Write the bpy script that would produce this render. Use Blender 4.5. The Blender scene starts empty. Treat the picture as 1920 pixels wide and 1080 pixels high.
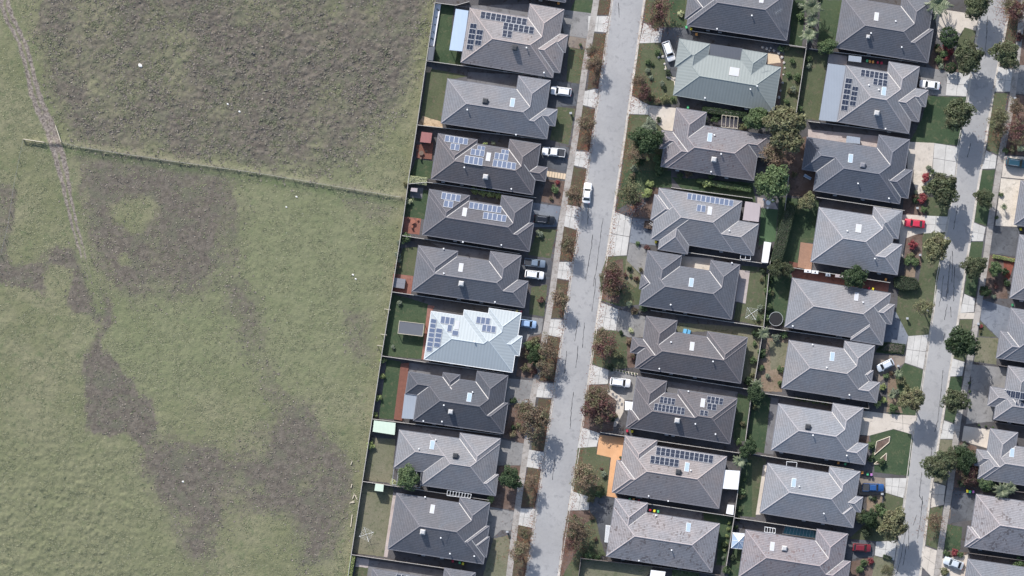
import bpy, bmesh, math, random
import numpy as np
from mathutils import Vector, Matrix

# ---------------------------------------------------------------- camera, sky, sun, exposure
S = 0.12            # metres per photograph pixel on the ground
CAMH = 900.0        # survey aircraft height
SC = bpy.context.scene
COL = SC.collection
cam_d = bpy.data.cameras.new('camera')
cam = bpy.data.objects.new('camera', cam_d); COL.objects.link(cam)
cam.location = (0, 0, CAMH); cam.rotation_euler = (0, 0, 0)
cam_d.sensor_width = 36.0; cam_d.lens = 36.0 * CAMH / (1920 * S)
cam_d.clip_start = 1.0; cam_d.clip_end = 6000.0
SC.camera = cam
SUN_EL = math.radians(35.0)
SUN_AZ = math.atan2(-0.40, 0.92)          # towards the sun: up and a little left in the picture
wd = bpy.data.worlds.new('World'); SC.world = wd; wd.use_nodes = True
_nt = wd.node_tree
sky = _nt.nodes.new('ShaderNodeTexSky'); sky.sky_type = 'NISHITA'; sky.sun_disc = False
sky.sun_elevation = SUN_EL; sky.sun_rotation = SUN_AZ % (2 * math.pi)
sky.air_density = 1.0; sky.dust_density = 1.5; sky.ozone_density = 1.0
_bg = _nt.nodes['Background']; _bg.inputs[1].default_value = 0.15
_nt.links.new(sky.outputs[0], _bg.inputs[0])
sun_d = bpy.data.lights.new('sun', 'SUN'); sun_d.energy = 4.2; sun_d.angle = math.radians(0.55)
sun_d.color = (1.0, 0.975, 0.945)
sun = bpy.data.objects.new('sun', sun_d); COL.objects.link(sun)
_sd = Vector((math.sin(SUN_AZ) * math.cos(SUN_EL), math.cos(SUN_AZ) * math.cos(SUN_EL), math.sin(SUN_EL)))
sun.rotation_euler = _sd.to_track_quat('Z', 'Y').to_euler(); sun.location = (-60, 150, 200)
SC.view_settings.view_transform = 'Standard'; SC.view_settings.look = 'None'
SC.view_settings.exposure = 0.42; SC.view_settings.gamma = 1.0
SC.view_settings.use_curve_mapping = False

RND = random.Random(7)
NPR = np.random.default_rng(11)

def W(px, py, z=0.0):
    k = 1.0 - z / CAMH
    return Vector(((px - 960) * S * k, (540 - py) * S * k, z))

def tile(ox, oy, s=4.0):
    return lambda x, y: (ox + x / s, oy + y / s)
tA = tile(760, 0); tB = tile(740, 240); tC = tile(690, 440); tD = tile(660, 660); tE = tile(640, 810)
tF = tile(1160, 0); tG = tile(1140, 180); tH = tile(1110, 420); tI = tile(1080, 590); tJ = tile(1050, 810)
tK = tile(1480, 0); tL = tile(1440, 220); tM = tile(1430, 430); tN = tile(1400, 620); tO = tile(1360, 810)
tQ = tile(1560, 540); tV = tile(1680, 0); tU = tile(1680, 250); tS = tile(1680, 480); tP = tile(1680, 700, 2.842)
tX = tile(1000, 300)

# ---------------------------------------------------------------- materials
def new_mat(name):
    m = bpy.data.materials.new(name); m.use_nodes = True
    nt = m.node_tree; b = nt.nodes['Principled BSDF']
    return m, nt, b
def N(nt, t, **kw):
    n = nt.nodes.new(t)
    for k, v in kw.items(): setattr(n, k, v)
    return n
def lnk(nt, a, b): nt.links.new(a, b)
def rgba(c): return (c[0], c[1], c[2], 1.0)
def mixc(nt, fac, a, b, blend='MIX'):
    n = N(nt, 'ShaderNodeMix', data_type='RGBA', blend_type=blend)
    for sock, v in ((n.inputs[0], fac), (n.inputs[6], a), (n.inputs[7], b)):
        if isinstance(v, (int, float)): sock.default_value = v
        elif isinstance(v, tuple): sock.default_value = rgba(v)
        else: lnk(nt, v, sock)
    return n.outputs[2]
def math_n(nt, op, a, b=0.0, c=0.0, clamp=False):
    n = N(nt, 'ShaderNodeMath', operation=op); n.use_clamp = clamp
    for sock, v in zip(n.inputs, (a, b, c)):
        if isinstance(v, (int, float)): sock.default_value = v
        else: lnk(nt, v, sock)
    return n.outputs[0]
def noise(nt, scale, detail=3.0, rough=0.55, vec=None, dist=0.0):
    n = N(nt, 'ShaderNodeTexNoise'); n.inputs['Scale'].default_value = scale
    n.inputs['Detail'].default_value = detail; n.inputs['Roughness'].default_value = rough
    n.inputs['Distortion'].default_value = dist
    if vec is not None: lnk(nt, vec, n.inputs['Vector'])
    return n.outputs[0]
def ramp(nt, fac, lo, hi):
    n = N(nt, 'ShaderNodeMapRange', interpolation_type='SMOOTHSTEP')
    lnk(nt, fac, n.inputs[0]); n.inputs[1].default_value = lo; n.inputs[2].default_value = hi
    return n.outputs[0]
def pos(nt): return N(nt, 'ShaderNodeNewGeometry').outputs['Position']
def bump(nt, b, h, strength, dist):
    n = N(nt, 'ShaderNodeBump'); n.inputs['Strength'].default_value = strength
    n.inputs['Distance'].default_value = dist; lnk(nt, h, n.inputs['Height'])
    lnk(nt, n.outputs[0], b.inputs['Normal'])
def mul(c, k): return tuple(min(1.0, x * k) for x in c)

MATS = {}
def ground_mat(name, c1, c2, c3=None, s1=0.25, s2=2.5, speck=0.25, rough=0.95, bs=0.4, c3lo=0.52, c3hi=0.68, fine=9.0):
    """two tone ground with broad patches, mid blotches and fine grain, all in world metres"""
    m, nt, b = new_mat(name); p = pos(nt)
    f1 = ramp(nt, noise(nt, s1, 4, 0.6, p), 0.36, 0.64)
    col = mixc(nt, f1, c1, c2)
    if c3 is not None:
        f3 = ramp(nt, noise(nt, s2 * 0.35, 5, 0.65, p, 0.6), c3lo, c3hi)
        col = mixc(nt, f3, col, c3)
    g = noise(nt, s2, 4, 0.7, p); g2 = noise(nt, fine, 2, 0.6, p)
    v = math_n(nt, 'ADD', math_n(nt, 'MULTIPLY', math_n(nt, 'SUBTRACT', g, 0.5), speck * 2.2),
               math_n(nt, 'MULTIPLY', math_n(nt, 'SUBTRACT', g2, 0.5), speck * 1.6))
    v = math_n(nt, 'ADD', v, 1.0)
    cv = N(nt, 'ShaderNodeCombineColor'); [lnk(nt, v, cv.inputs[i]) for i in range(3)]
    col = mixc(nt, 1.0, col, cv.outputs[0], 'MULTIPLY')
    lnk(nt, col, b.inputs['Base Color']); b.inputs['Roughness'].default_value = rough
    b.inputs['Specular IOR Level'].default_value = 0.2
    bump(nt, b, math_n(nt, 'ADD', g2, g), bs, 0.08)
    MATS[name] = m; return m
def plain_mat(name, c, rough=0.6, var=0.12, scale=1.5, metal=0.0, spec=0.35, coat=0.0):
    m, nt, b = new_mat(name); p = pos(nt)
    f = noise(nt, scale, 4, 0.6, p)
    col = mixc(nt, f, mul(c, 1 - var), mul(c, 1 + var))
    lnk(nt, col, b.inputs['Base Color']); b.inputs['Roughness'].default_value = rough
    b.inputs['Metallic'].default_value = metal; b.inputs['Specular IOR Level'].default_value = spec
    b.inputs['Coat Weight'].default_value = coat; b.inputs['Coat Roughness'].default_value = 0.08
    MATS[name] = m; return m
def tile_mat(name, c, mottle=0.0, mott_c=(0.06, 0.04, 0.035), course=0.41, width=0.31, var=0.16):
    """concrete roof tiles: lapped courses up the slope, staggered joints, tile to tile shade, weathering"""
    m, nt, b = new_mat(name)
    uv = N(nt, 'ShaderNodeUVMap'); uv.uv_map = 'UVMap'
    sp = N(nt, 'ShaderNodeSeparateXYZ'); lnk(nt, uv.outputs[0], sp.inputs[0])
    vv = math_n(nt, 'DIVIDE', sp.outputs[1], course); row = math_n(nt, 'FLOOR', vv); fv = math_n(nt, 'FRACT', vv)
    uu = math_n(nt, 'ADD', math_n(nt, 'DIVIDE', sp.outputs[0], width), math_n(nt, 'MULTIPLY', row, 0.5))
    coln = math_n(nt, 'FLOOR', uu); fu = math_n(nt, 'FRACT', uu)
    cx = N(nt, 'ShaderNodeCombineXYZ'); lnk(nt, coln, cx.inputs[0]); lnk(nt, row, cx.inputs[1])
    wn = N(nt, 'ShaderNodeTexWhiteNoise', noise_dimensions='2D'); lnk(nt, cx.outputs[0], wn.inputs[0])
    p = pos(nt)
    broad = noise(nt, 0.35, 4, 0.6, p); mid = noise(nt, 3.0, 3, 0.6, p)
    v = math_n(nt, 'ADD', 1.0 - var * 0.5, math_n(nt, 'MULTIPLY', wn.outputs[0], var))
    v = math_n(nt, 'ADD', v, math_n(nt, 'MULTIPLY', math_n(nt, 'SUBTRACT', broad, 0.5), 0.28))
    v = math_n(nt, 'ADD', v, math_n(nt, 'MULTIPLY', math_n(nt, 'SUBTRACT', mid, 0.5), 0.22))
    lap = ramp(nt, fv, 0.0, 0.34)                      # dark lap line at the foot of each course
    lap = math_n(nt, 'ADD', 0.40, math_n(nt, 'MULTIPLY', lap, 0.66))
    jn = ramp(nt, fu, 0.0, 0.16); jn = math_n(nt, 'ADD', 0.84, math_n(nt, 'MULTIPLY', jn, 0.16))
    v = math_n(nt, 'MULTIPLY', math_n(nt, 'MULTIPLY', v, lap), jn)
    cv = N(nt, 'ShaderNodeCombineColor'); [lnk(nt, v, cv.inputs[i]) for i in range(3)]
    base = mixc(nt, ramp(nt, noise(nt, 0.16, 4, 0.6, p), 0.4, 0.66), c, (c[0] * 1.1, c[1] * 1.03, c[2] * 0.98))
    if mottle > 0:
        cl = ramp(nt, noise(nt, 0.5, 3, 0.6, p), 0.44, 0.62)
        wn2 = N(nt, 'ShaderNodeTexWhiteNoise', noise_dimensions='2D')
        cx2 = N(nt, 'ShaderNodeCombineXYZ'); lnk(nt, math_n(nt, 'ADD', coln, 91.0), cx2.inputs[0]); lnk(nt, row, cx2.inputs[1])
        lnk(nt, cx2.outputs[0], wn2.inputs[0])
        f = math_n(nt, 'MULTIPLY', math_n(nt, 'GREATER_THAN', wn2.outputs[0], 1.0 - mottle), cl)
        f = math_n(nt, 'MULTIPLY', f, 0.55)
        base = mixc(nt, f, base, mott_c)
    col = mixc(nt, 1.0, base, cv.outputs[0], 'MULTIPLY')
    lnk(nt, col, b.inputs['Base Color']); b.inputs['Roughness'].default_value = 0.72
    b.inputs['Specular IOR Level'].default_value = 0.28
    h = math_n(nt, 'ADD', math_n(nt, 'MULTIPLY', math_n(nt, 'SUBTRACT', 1.0, fv), 1.0), math_n(nt, 'MULTIPLY', wn.outputs[0], 0.25))
    bump(nt, b, h, 0.35, 0.03)
    MATS[name] = m; return m
def metal_mat(name, c, pitch=0.25, rough=0.45, var=0.08):
    """corrugated or ribbed sheet, ribs run up the slope"""
    m, nt, b = new_mat(name)
    uv = N(nt, 'ShaderNodeUVMap'); uv.uv_map = 'UVMap'
    sp = N(nt, 'ShaderNodeSeparateXYZ'); lnk(nt, uv.outputs[0], sp.inputs[0])
    w = math_n(nt, 'SINE', math_n(nt, 'MULTIPLY', sp.outputs[0], 2 * math.pi / pitch))
    p = pos(nt); f = noise(nt, 0.5, 5, 0.65, p)
    col = mixc(nt, f, mul(c, 1 - var), mul(c, 1 + var))
    sh = math_n(nt, 'ADD', 0.95, math_n(nt, 'MULTIPLY', w, 0.05))
    cv = N(nt, 'ShaderNodeCombineColor'); [lnk(nt, sh, cv.inputs[i]) for i in range(3)]
    col = mixc(nt, 1.0, col, cv.outputs[0], 'MULTIPLY')
    lnk(nt, col, b.inputs['Base Color']); b.inputs['Roughness'].default_value = rough
    b.inputs['Specular IOR Level'].default_value = 0.4
    bump(nt, b, w, 0.25, 0.02)
    MATS[name] = m; return m
def leaf_mat(name, c1, c2, c3=None):
    m, nt, b = new_mat(name)
    g = N(nt, 'ShaderNodeNewGeometry'); r = g.outputs['Random Per Island']
    col = mixc(nt, r, c1, c2)
    if c3 is not None:
        f = ramp(nt, noise(nt, 0.55, 3, 0.6, g.outputs['Position']), 0.46, 0.6)
        col = mixc(nt, f, col, c3)
    oi = N(nt, 'ShaderNodeObjectInfo')
    k = math_n(nt, 'ADD', 1.0, math_n(nt, 'MULTIPLY', oi.outputs['Random'], 0.45))
    cv = N(nt, 'ShaderNodeCombineColor'); [lnk(nt, k, cv.inputs[i]) for i in range(3)]
    col = mixc(nt, 1.0, col, cv.outputs[0], 'MULTIPLY')
    lnk(nt, col, b.inputs['Base Color']); b.inputs['Roughness'].default_value = 0.6
    b.inputs['Specular IOR Level'].default_value = 0.3
    tr = N(nt, 'ShaderNodeBsdfTranslucent'); lnk(nt, col, tr.inputs[0])
    mx = N(nt, 'ShaderNodeMixShader'); mx.inputs[0].default_value = 0.22
    out = nt.nodes['Material Output']
    lnk(nt, b.outputs[0], mx.inputs[1]); lnk(nt, tr.outputs[0], mx.inputs[2]); lnk(nt, mx.outputs[0], out.inputs[0])
    MATS[name] = m; return m

# ground stuff
ground_mat('yard', (0.082, 0.077, 0.076), (0.112, 0.108, 0.112), (0.066, 0.056, 0.05), speck=0.16, s1=0.12)
ground_mat('lawn', (0.074, 0.090, 0.048), (0.104, 0.112, 0.064), (0.128, 0.112, 0.076), speck=0.36, s1=0.16)
ground_mat('lawn_lush', (0.044, 0.070, 0.037), (0.066, 0.090, 0.048), (0.092, 0.102, 0.058), speck=0.34, s1=0.16)
ground_mat('lawn_dry', (0.150, 0.148, 0.096), (0.185, 0.170, 0.118), (0.105, 0.115, 0.066), speck=0.36, s1=0.2)
ground_mat('turf_fake', (0.065, 0.11, 0.058), (0.072, 0.118, 0.062), speck=0.10)
ground_mat('verge', (0.082, 0.086, 0.048), (0.100, 0.084, 0.056), (0.092, 0.062, 0.045), speck=0.42, s1=0.3, c3lo=0.42, c3hi=0.6)
ground_mat('mulch', (0.125, 0.085, 0.066), (0.165, 0.12, 0.10), (0.085, 0.06, 0.05), speck=0.42, s1=0.4)
ground_mat('mulch_red', (0.19, 0.06, 0.045), (0.23, 0.09, 0.065), speck=0.3)
ground_mat('soil', (0.19, 0.14, 0.10), (0.25, 0.19, 0.14), (0.13, 0.12, 0.07), speck=0.3)
ground_mat('straw', (0.50, 0.38, 0.25), (0.42, 0.31, 0.21), (0.25, 0.18, 0.11), speck=0.4)
ground_mat('pale_gravel', (0.52, 0.46, 0.38), (0.60, 0.54, 0.46), (0.40, 0.36, 0.30), speck=0.28)
ground_mat('concrete', (0.45, 0.43, 0.40), (0.53, 0.51, 0.475), (0.34, 0.325, 0.305), speck=0.10, s1=0.35, c3lo=0.56, c3hi=0.74, bs=0.1)
ground_mat('concrete_cream', (0.49, 0.435, 0.37), (0.56, 0.50, 0.43), (0.34, 0.305, 0.27), speck=0.10, s1=0.2, c3lo=0.55, c3hi=0.72, bs=0.1)
ground_mat('path_concrete', (0.30, 0.275, 0.25), (0.38, 0.35, 0.32), (0.23, 0.205, 0.18), speck=0.13, s1=0.3, c3lo=0.5, c3hi=0.7, bs=0.1)
ground_mat('kerb_concrete', (0.42, 0.385, 0.34), (0.52, 0.48, 0.43), (0.28, 0.24, 0.2), speck=0.22, s1=0.5, bs=0.1)
ground_mat('drive_grey', (0.20, 0.195, 0.19), (0.26, 0.25, 0.24), (0.15, 0.145, 0.14), speck=0.12, s1=0.22, bs=0.12)
ground_mat('drive_brown', (0.20, 0.165, 0.135), (0.25, 0.21, 0.175), (0.15, 0.13, 0.12), speck=0.14, s1=0.22, bs=0.12)
ground_mat('drive_blue', (0.155, 0.17, 0.20), (0.20, 0.215, 0.24), (0.12, 0.13, 0.15), speck=0.12, s1=0.22, bs=0.12)
ground_mat('drive_dark', (0.075, 0.078, 0.085), (0.115, 0.12, 0.13), (0.055, 0.057, 0.062), speck=0.18, s1=0.22, bs=0.15)
ground_mat('drive_orange', (0.58, 0.32, 0.165), (0.64, 0.37, 0.20), (0.48, 0.27, 0.15), speck=0.10, s1=0.2, c3lo=0.6, c3hi=0.8, bs=0.1)
ground_mat('paver_pink', (0.40, 0.335, 0.31), (0.45, 0.39, 0.36), (0.33, 0.28, 0.26), speck=0.10, bs=0.1)
ground_mat('paver_grey', (0.15, 0.147, 0.152), (0.19, 0.187, 0.192), (0.115, 0.108, 0.11), speck=0.15, bs=0.1)
ground_mat('brick_paving', (0.23, 0.10, 0.075), (0.28, 0.14, 0.11), (0.17, 0.085, 0.07), speck=0.22, bs=0.15)
ground_mat('asphalt', (0.305, 0.300, 0.298), (0.345, 0.338, 0.333), (0.272, 0.268, 0.268), speck=0.10, s1=0.09, s2=1.8, bs=0.2, fine=14)
ground_mat('terrain_m', (0.16, 0.17, 0.09), (0.19, 0.18, 0.11), speck=0.2)
ground_mat('leaf_litter', (0.15, 0.075, 0.045), (0.21, 0.12, 0.07), (0.10, 0.05, 0.04), speck=0.4)
plain_mat('crack', (0.035, 0.035, 0.038), 0.8)
plain_mat('deck', (0.20, 0.085, 0.06), 0.75, 0.25, 2.0)
plain_mat('deck_orange', (0.34, 0.20, 0.135), 0.75, 0.2, 1.5)
plain_mat('pool_water', (0.045, 0.14, 0.165), 0.08, 0.15, 0.8, spec=0.5)
# walls, fittings
ground_mat('brick_tan', (0.33, 0.26, 0.20), (0.29, 0.22, 0.17), speck=0.2)
ground_mat('brick_brown', (0.22, 0.15, 0.115), (0.18, 0.125, 0.10), speck=0.2)
plain_mat('render_white', (0.68, 0.66, 0.62), 0.7, 0.06)
plain_mat('gutter_grey', (0.20, 0.20, 0.22), 0.5, 0.08)
plain_mat('gutter_light', (0.50, 0.48, 0.46), 0.5, 0.08)
plain_mat('soffit', (0.5, 0.49, 0.47), 0.7, 0.05)
plain_mat('flashing', (0.50, 0.47, 0.44), 0.55, 0.10)
plain_mat('flashing_dim', (0.20, 0.19, 0.19), 0.6, 0.12)
plain_mat('white_metal', (0.80, 0.80, 0.79), 0.45, 0.05)
plain_mat('grey_metal', (0.36, 0.37, 0.38), 0.45, 0.1)
plain_mat('dark_plastic', (0.045, 0.047, 0.052), 0.5, 0.2)
plain_mat('cooler_light', (0.46, 0.45, 0.44), 0.55, 0.1)
plain_mat('glass_dark', (0.02, 0.025, 0.03), 0.06, 0.1, spec=0.6)
plain_mat('glass_pale', (0.30, 0.38, 0.48), 0.15, 0.05, spec=0.5)
plain_mat('acrylic_white', (0.43, 0.44, 0.47), 0.3, 0.06, spec=0.4)
plain_mat('cells_dark', (0.020, 0.026, 0.045), 0.22, 0.15, 3.0, spec=0.45)
plain_mat('cells_blue', (0.098, 0.125, 0.190), 0.25, 0.15, 3.0, spec=0.5)
plain_mat('panel_frame', (0.50, 0.51, 0.53), 0.35, 0.05)
plain_mat('timber_grey', (0.24, 0.205, 0.18), 0.85, 0.25, 3.0)
plain_mat('timber_brown', (0.15, 0.11, 0.085), 0.85, 0.25, 3.0)
plain_mat('timber_pale', (0.52, 0.46, 0.36), 0.85, 0.15, 3.0)
plain_mat('capping', (0.40, 0.38, 0.35), 0.8, 0.2, 3.0)
plain_mat('capping_dark', (0.16, 0.14, 0.13), 0.8, 0.2, 3.0)
plain_mat('bark', (0.12, 0.10, 0.085), 0.9, 0.25, 4.0)
plain_mat('rock', (0.40, 0.37, 0.34), 0.9, 0.25, 5.0)
plain_mat('terracotta', (0.30, 0.12, 0.08), 0.8, 0.15)
plain_mat('sand', (0.60, 0.47, 0.33), 0.95, 0.1)
plain_mat('rubber', (0.02, 0.02, 0.022), 0.8, 0.2)
plain_mat('chrome', (0.6, 0.6, 0.62), 0.25, 0.05, metal=0.8)
plain_mat('lamp_red', (0.35, 0.02, 0.02), 0.2, 0.05)
plain_mat('lamp_clear', (0.7, 0.7, 0.72), 0.15, 0.05)
for n_, c_ in dict(car_white=(0.80, 0.80, 0.80), car_black=(0.012, 0.013, 0.016), car_silver=(0.52, 0.56, 0.60),
                   car_steel=(0.16, 0.20, 0.25), car_blue=(0.02, 0.075, 0.22), car_sky=(0.30, 0.42, 0.60), car_red=(0.50, 0.03, 0.06),
                   car_maroon=(0.16, 0.015, 0.022), car_teal=(0.02, 0.06, 0.085)).items():
    plain_mat(n_, c_, 0.28, 0.03, 1.0, spec=0.5, coat=0.6)
for n_, c_ in dict(lid_green=(0.10, 0.45, 0.20), lid_yellow=(0.80, 0.66, 0.05), lid_red=(0.45, 0.035, 0.07), lid_orange=(0.75, 0.33, 0.08),
                   lid_purple=(0.42, 0.18, 0.42), bin_body=(0.03, 0.05, 0.035)).items():
    plain_mat(n_, c_, 0.5, 0.05)
# leaves
leaf_mat('ever', (0.050, 0.066, 0.034), (0.105, 0.12, 0.062), (0.070, 0.074, 0.040))
leaf_mat('topiary', (0.026, 0.046, 0.020), (0.050, 0.076, 0.034))
leaf_mat('olive', (0.105, 0.112, 0.055), (0.195, 0.195, 0.105), (0.115, 0.105, 0.058))
leaf_mat('aut', (0.105, 0.070, 0.052), (0.195, 0.145, 0.095), (0.125, 0.122, 0.068))
leaf_mat('purple', (0.070, 0.032, 0.034), (0.135, 0.066, 0.058), (0.115, 0.105, 0.058))
leaf_mat('green', (0.060, 0.100, 0.040), (0.135, 0.18, 0.085), (0.08, 0.11, 0.05))
leaf_mat('sage', (0.14, 0.165, 0.12), (0.22, 0.245, 0.17))
leaf_mat('lime', (0.18, 0.22, 0.075), (0.30, 0.34, 0.15))
leaf_mat('pale', (0.33, 0.35, 0.20), (0.46, 0.47, 0.30))
leaf_mat('red', (0.15, 0.028, 0.034), (0.27, 0.07, 0.075))
leaf_mat('dead', (0.12, 0.055, 0.035), (0.30, 0.15, 0.08), (0.17, 0.06, 0.045))
leaf_mat('hedge_dark', (0.034, 0.052, 0.030), (0.070, 0.088, 0.048))
leaf_mat('palm', (0.085, 0.11, 0.06), (0.20, 0.22, 0.14))

# ---------------------------------------------------------------- mesh helpers
def mesh_obj(name, verts, faces, mat, parent=None, smooth=False, uvs=None):
    me = bpy.data.meshes.new(name); me.from_pydata([tuple(v) for v in verts], [], faces)
    if uvs is not None:
        ul = me.uv_layers.new(name='UVMap'); ul.data.foreach_set('uv', np.array(uvs, dtype=np.float32).ravel())
    for mm in (mat if isinstance(mat, (list, tuple)) else [mat]):
        me.materials.append(MATS[mm] if isinstance(mm, str) else mm)
    if smooth: me.polygons.foreach_set('use_smooth', [True] * len(me.polygons))
    o = bpy.data.objects.new(name, me); COL.objects.link(o)
    if parent is not None: o.parent = parent
    return o
def inst(name, me, parent=None, loc=(0, 0, 0), rot=(0, 0, 0), scale=(1, 1, 1), mat=None):
    o = bpy.data.objects.new(name, me); COL.objects.link(o)
    o.location = loc; o.rotation_euler = rot; o.scale = scale
    if parent is not None: o.parent = parent
    if mat is not None:
        o.material_slots[0].link = 'OBJECT'; o.material_slots[0].material = MATS[mat]
    return o
def empty(name, loc=(0, 0, 0), rz=0.0):
    o = bpy.data.objects.new(name, None); COL.objects.link(o); o.location = loc; o.rotation_euler = (0, 0, rz)
    o.empty_display_size = 0.3
    return o
LABELLED = []
def tag(o, label, cat, group=None):
    o['label'] = label; o['category'] = cat
    if group: o['group'] = group
    LABELLED.append(o); return o
def struct(o, label=None):
    o['kind'] = 'structure'
    if label: o['label'] = label
    return o
class MB:
    def __init__(s): s.v = []; s.f = []; s.m = []
    def add(s, vs, fs, mi=0):
        b = len(s.v); s.v += [tuple(v) for v in vs]; s.f += [tuple(i + b for i in f) for f in fs]; s.m += [mi] * len(fs)
    def box(s, x0, y0, z0, x1, y1, z1, mi=0):
        s.add([(x0, y0, z0), (x1, y0, z0), (x1, y1, z0), (x0, y1, z0), (x0, y0, z1), (x1, y0, z1), (x1, y1, z1), (x0, y1, z1)],
              [(0, 3, 2, 1), (4, 5, 6, 7), (0, 1, 5, 4), (1, 2, 6, 5), (2, 3, 7, 6), (3, 0, 4, 7)], mi)
    def hexa(s, lo, hi, mi=0):
        n = len(lo); vs = list(lo) + list(hi)
        fs = [tuple(range(n - 1, -1, -1)), tuple(range(n, 2 * n))] + [(i, (i + 1) % n, n + (i + 1) % n, n + i) for i in range(n)]
        s.add(vs, fs, mi)
    def tube(s, a, b, ra, rb=None, n=6, mi=0):
        rb = ra if rb is None else rb; a = Vector(a); b = Vector(b); d = (b - a)
        if d.length < 1e-6: return
        d.normalize(); q = d.to_track_quat('Z', 'Y')
        lo = [a + q @ Vector((ra * math.cos(2 * math.pi * i / n), ra * math.sin(2 * math.pi * i / n), 0)) for i in range(n)]
        hi = [b + q @ Vector((rb * math.cos(2 * math.pi * i / n), rb * math.sin(2 * math.pi * i / n), 0)) for i in range(n)]
        s.hexa(lo, hi, mi)
    def mesh(s, name, mats, smooth=False):
        me = bpy.data.meshes.new(name); me.from_pydata(s.v, [], s.f)
        for m in (mats if isinstance(mats, (list, tuple)) else [mats]): me.materials.append(MATS[m])
        me.polygons.foreach_set('material_index', s.m)
        if smooth: me.polygons.foreach_set('use_smooth', [True] * len(me.polygons))
        return me
    def build(s, name, mats, parent=None, smooth=False):
        o = bpy.data.objects.new(name, s.mesh(name, mats, smooth)); COL.objects.link(o)
        if parent is not None: o.parent = parent
        return o

# ---- smooth value noise for terrain work
_G = NPR.random((256, 256))
def vnoise(x, y, scale, seed=0):
    x = x / scale + seed * 17.31; y = y / scale + seed * 9.77
    xi = np.floor(x).astype(int); yi = np.floor(y).astype(int); fx = x - xi; fy = y - yi
    fx = fx * fx * (3 - 2 * fx); fy = fy * fy * (3 - 2 * fy)
    g = lambda a, b: _G[(a + seed * 31) % 256, (b + seed * 57) % 256]
    return (g(xi, yi) * (1 - fx) + g(xi + 1, yi) * fx) * (1 - fy) + (g(xi, yi + 1) * (1 - fx) + g(xi + 1, yi + 1) * fx) * fy
def fbm(x, y, scale, octs=4, seed=0, gain=0.5):
    a = 1.0; t = 0; s = 0
    for i in range(octs):
        t = t + a * vnoise(x, y, scale, seed + i); s += a; a *= gain; scale *= 0.5
    return t / s
def pip(X, Y, poly):
    inside = np.zeros(X.shape, bool); n = len(poly)
    for i in range(n):
        x0, y0 = poly[i]; x1, y1 = poly[(i + 1) % n]
        if y0 == y1: continue
        c = ((y0 > Y) != (y1 > Y)) & (X < (x1 - x0) * (Y - y0) / (y1 - y0) + x0)
        inside ^= c
    return inside
def polyline_at(pts, y):
    for (x0, y0), (x1, y1) in zip(pts, pts[1:]):
        if y <= y1 or (x1, y1) == pts[-1]:
            return x0 + (x1 - x0) * (y - y0) / (y1 - y0)
def seg_dist(X, Y, pts):
    d = np.full(X.shape, 1e9); t_at = np.zeros(X.shape); acc = 0
    for (x0, y0), (x1, y1) in zip(pts, pts[1:]):
        L = math.hypot(x1 - x0, y1 - y0); tx = (x1 - x0) / L; ty = (y1 - y0) / L
        t = np.clip((X - x0) * tx + (Y - y0) * ty, 0, L)
        dd = np.hypot(X - x0 - t * tx, Y - y0 - t * ty)
        m = dd < d; d = np.where(m, dd, d); t_at = np.where(m, acc + t, t_at); acc += L
    return d, t_at
# ================================================================ the setting
FIELD_B = [(830, -90), (816, 5), (800, 112), (780, 250), (767, 332), (756, 415), (735, 547), (716, 665), (698, 785), (680, 902), (659, 1039), (653, 1080), (640, 1170)]
K1L = [(1160, -90), (1147, 0), (1104, 300), (1062, 570), (1028, 800), (986, 1080), (973, 1170)]
K1R = [(1222, -90), (1209, 0), (1166, 300), (1125, 570), (1088, 830), (1048, 1080), (1035, 1170)]
K2L = [(1856, -90), (1841, 0), (1814, 180), (1796, 275), (1790, 332), (1774, 432), (1757, 520), (1750, 580), (1727, 730), (1711, 816), (1692, 964), (1675, 1080), (1662, 1170)]
K2R = [(1914, -90), (1897, 0), (1865, 162), (1850, 260), (1835, 350), (1820, 450), (1808, 525), (1799, 590), (1781, 705), (1764, 810), (1747, 911), (1726, 1080), (1712, 1170)]

# far ground, to the horizon
struct(mesh_obj('terrain', [(-3000, -3000, -0.6), (3000, -3000, -0.6), (3000, 3000, -0.6), (-3000, 3000, -0.6)], [(0, 1, 2, 3)], 'terrain_m'))

_li = [0]
def resample(poly, step=10.0, closed=True):
    out = []; n = len(poly)
    for i in range(n if closed else n - 1):
        a = poly[i]; b = poly[(i + 1) % n]; L = math.hypot(b[0] - a[0], b[1] - a[1]); k = max(1, int(L / step))
        out += [(a[0] + (b[0] - a[0]) * j / k, a[1] + (b[1] - a[1]) * j / k) for j in range(k)]
    if not closed: out.append(poly[-1])
    return out
def sheet(name, poly, layer, mat, jitter=0.0, thick=0.0, label=None, kind='structure'):
    """flat ground cover laid a few millimetres above what lies below it"""
    _li[0] += 1
    z = 0.004 + 0.006 * layer + (_li[0] % 6) * 0.0009
    P = list(poly)
    if jitter > 0:
        P = [(x + RND.uniform(-jitter, jitter), y + RND.uniform(-jitter, jitter)) for x, y in resample(P, 5.0)]
    lo = [W(x, y) for x, y in P]
    bm = bmesh.new()
    vs = [bm.verts.new((v.x, v.y, z)) for v in lo]
    f = bm.faces.new(vs); f.normal_update()
    if f.normal.z < 0: f.normal_flip()
    bmesh.ops.triangulate(bm, faces=[f])
    me = bpy.data.meshes.new(name); bm.to_mesh(me); bm.free(); me.materials.append(MATS[mat])
    o = bpy.data.objects.new(name, me); COL.objects.link(o)
    o['kind'] = kind
    if label: o['label'] = label
    return o
def strip_poly(a, b): return list(a) + list(reversed(b))

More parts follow.
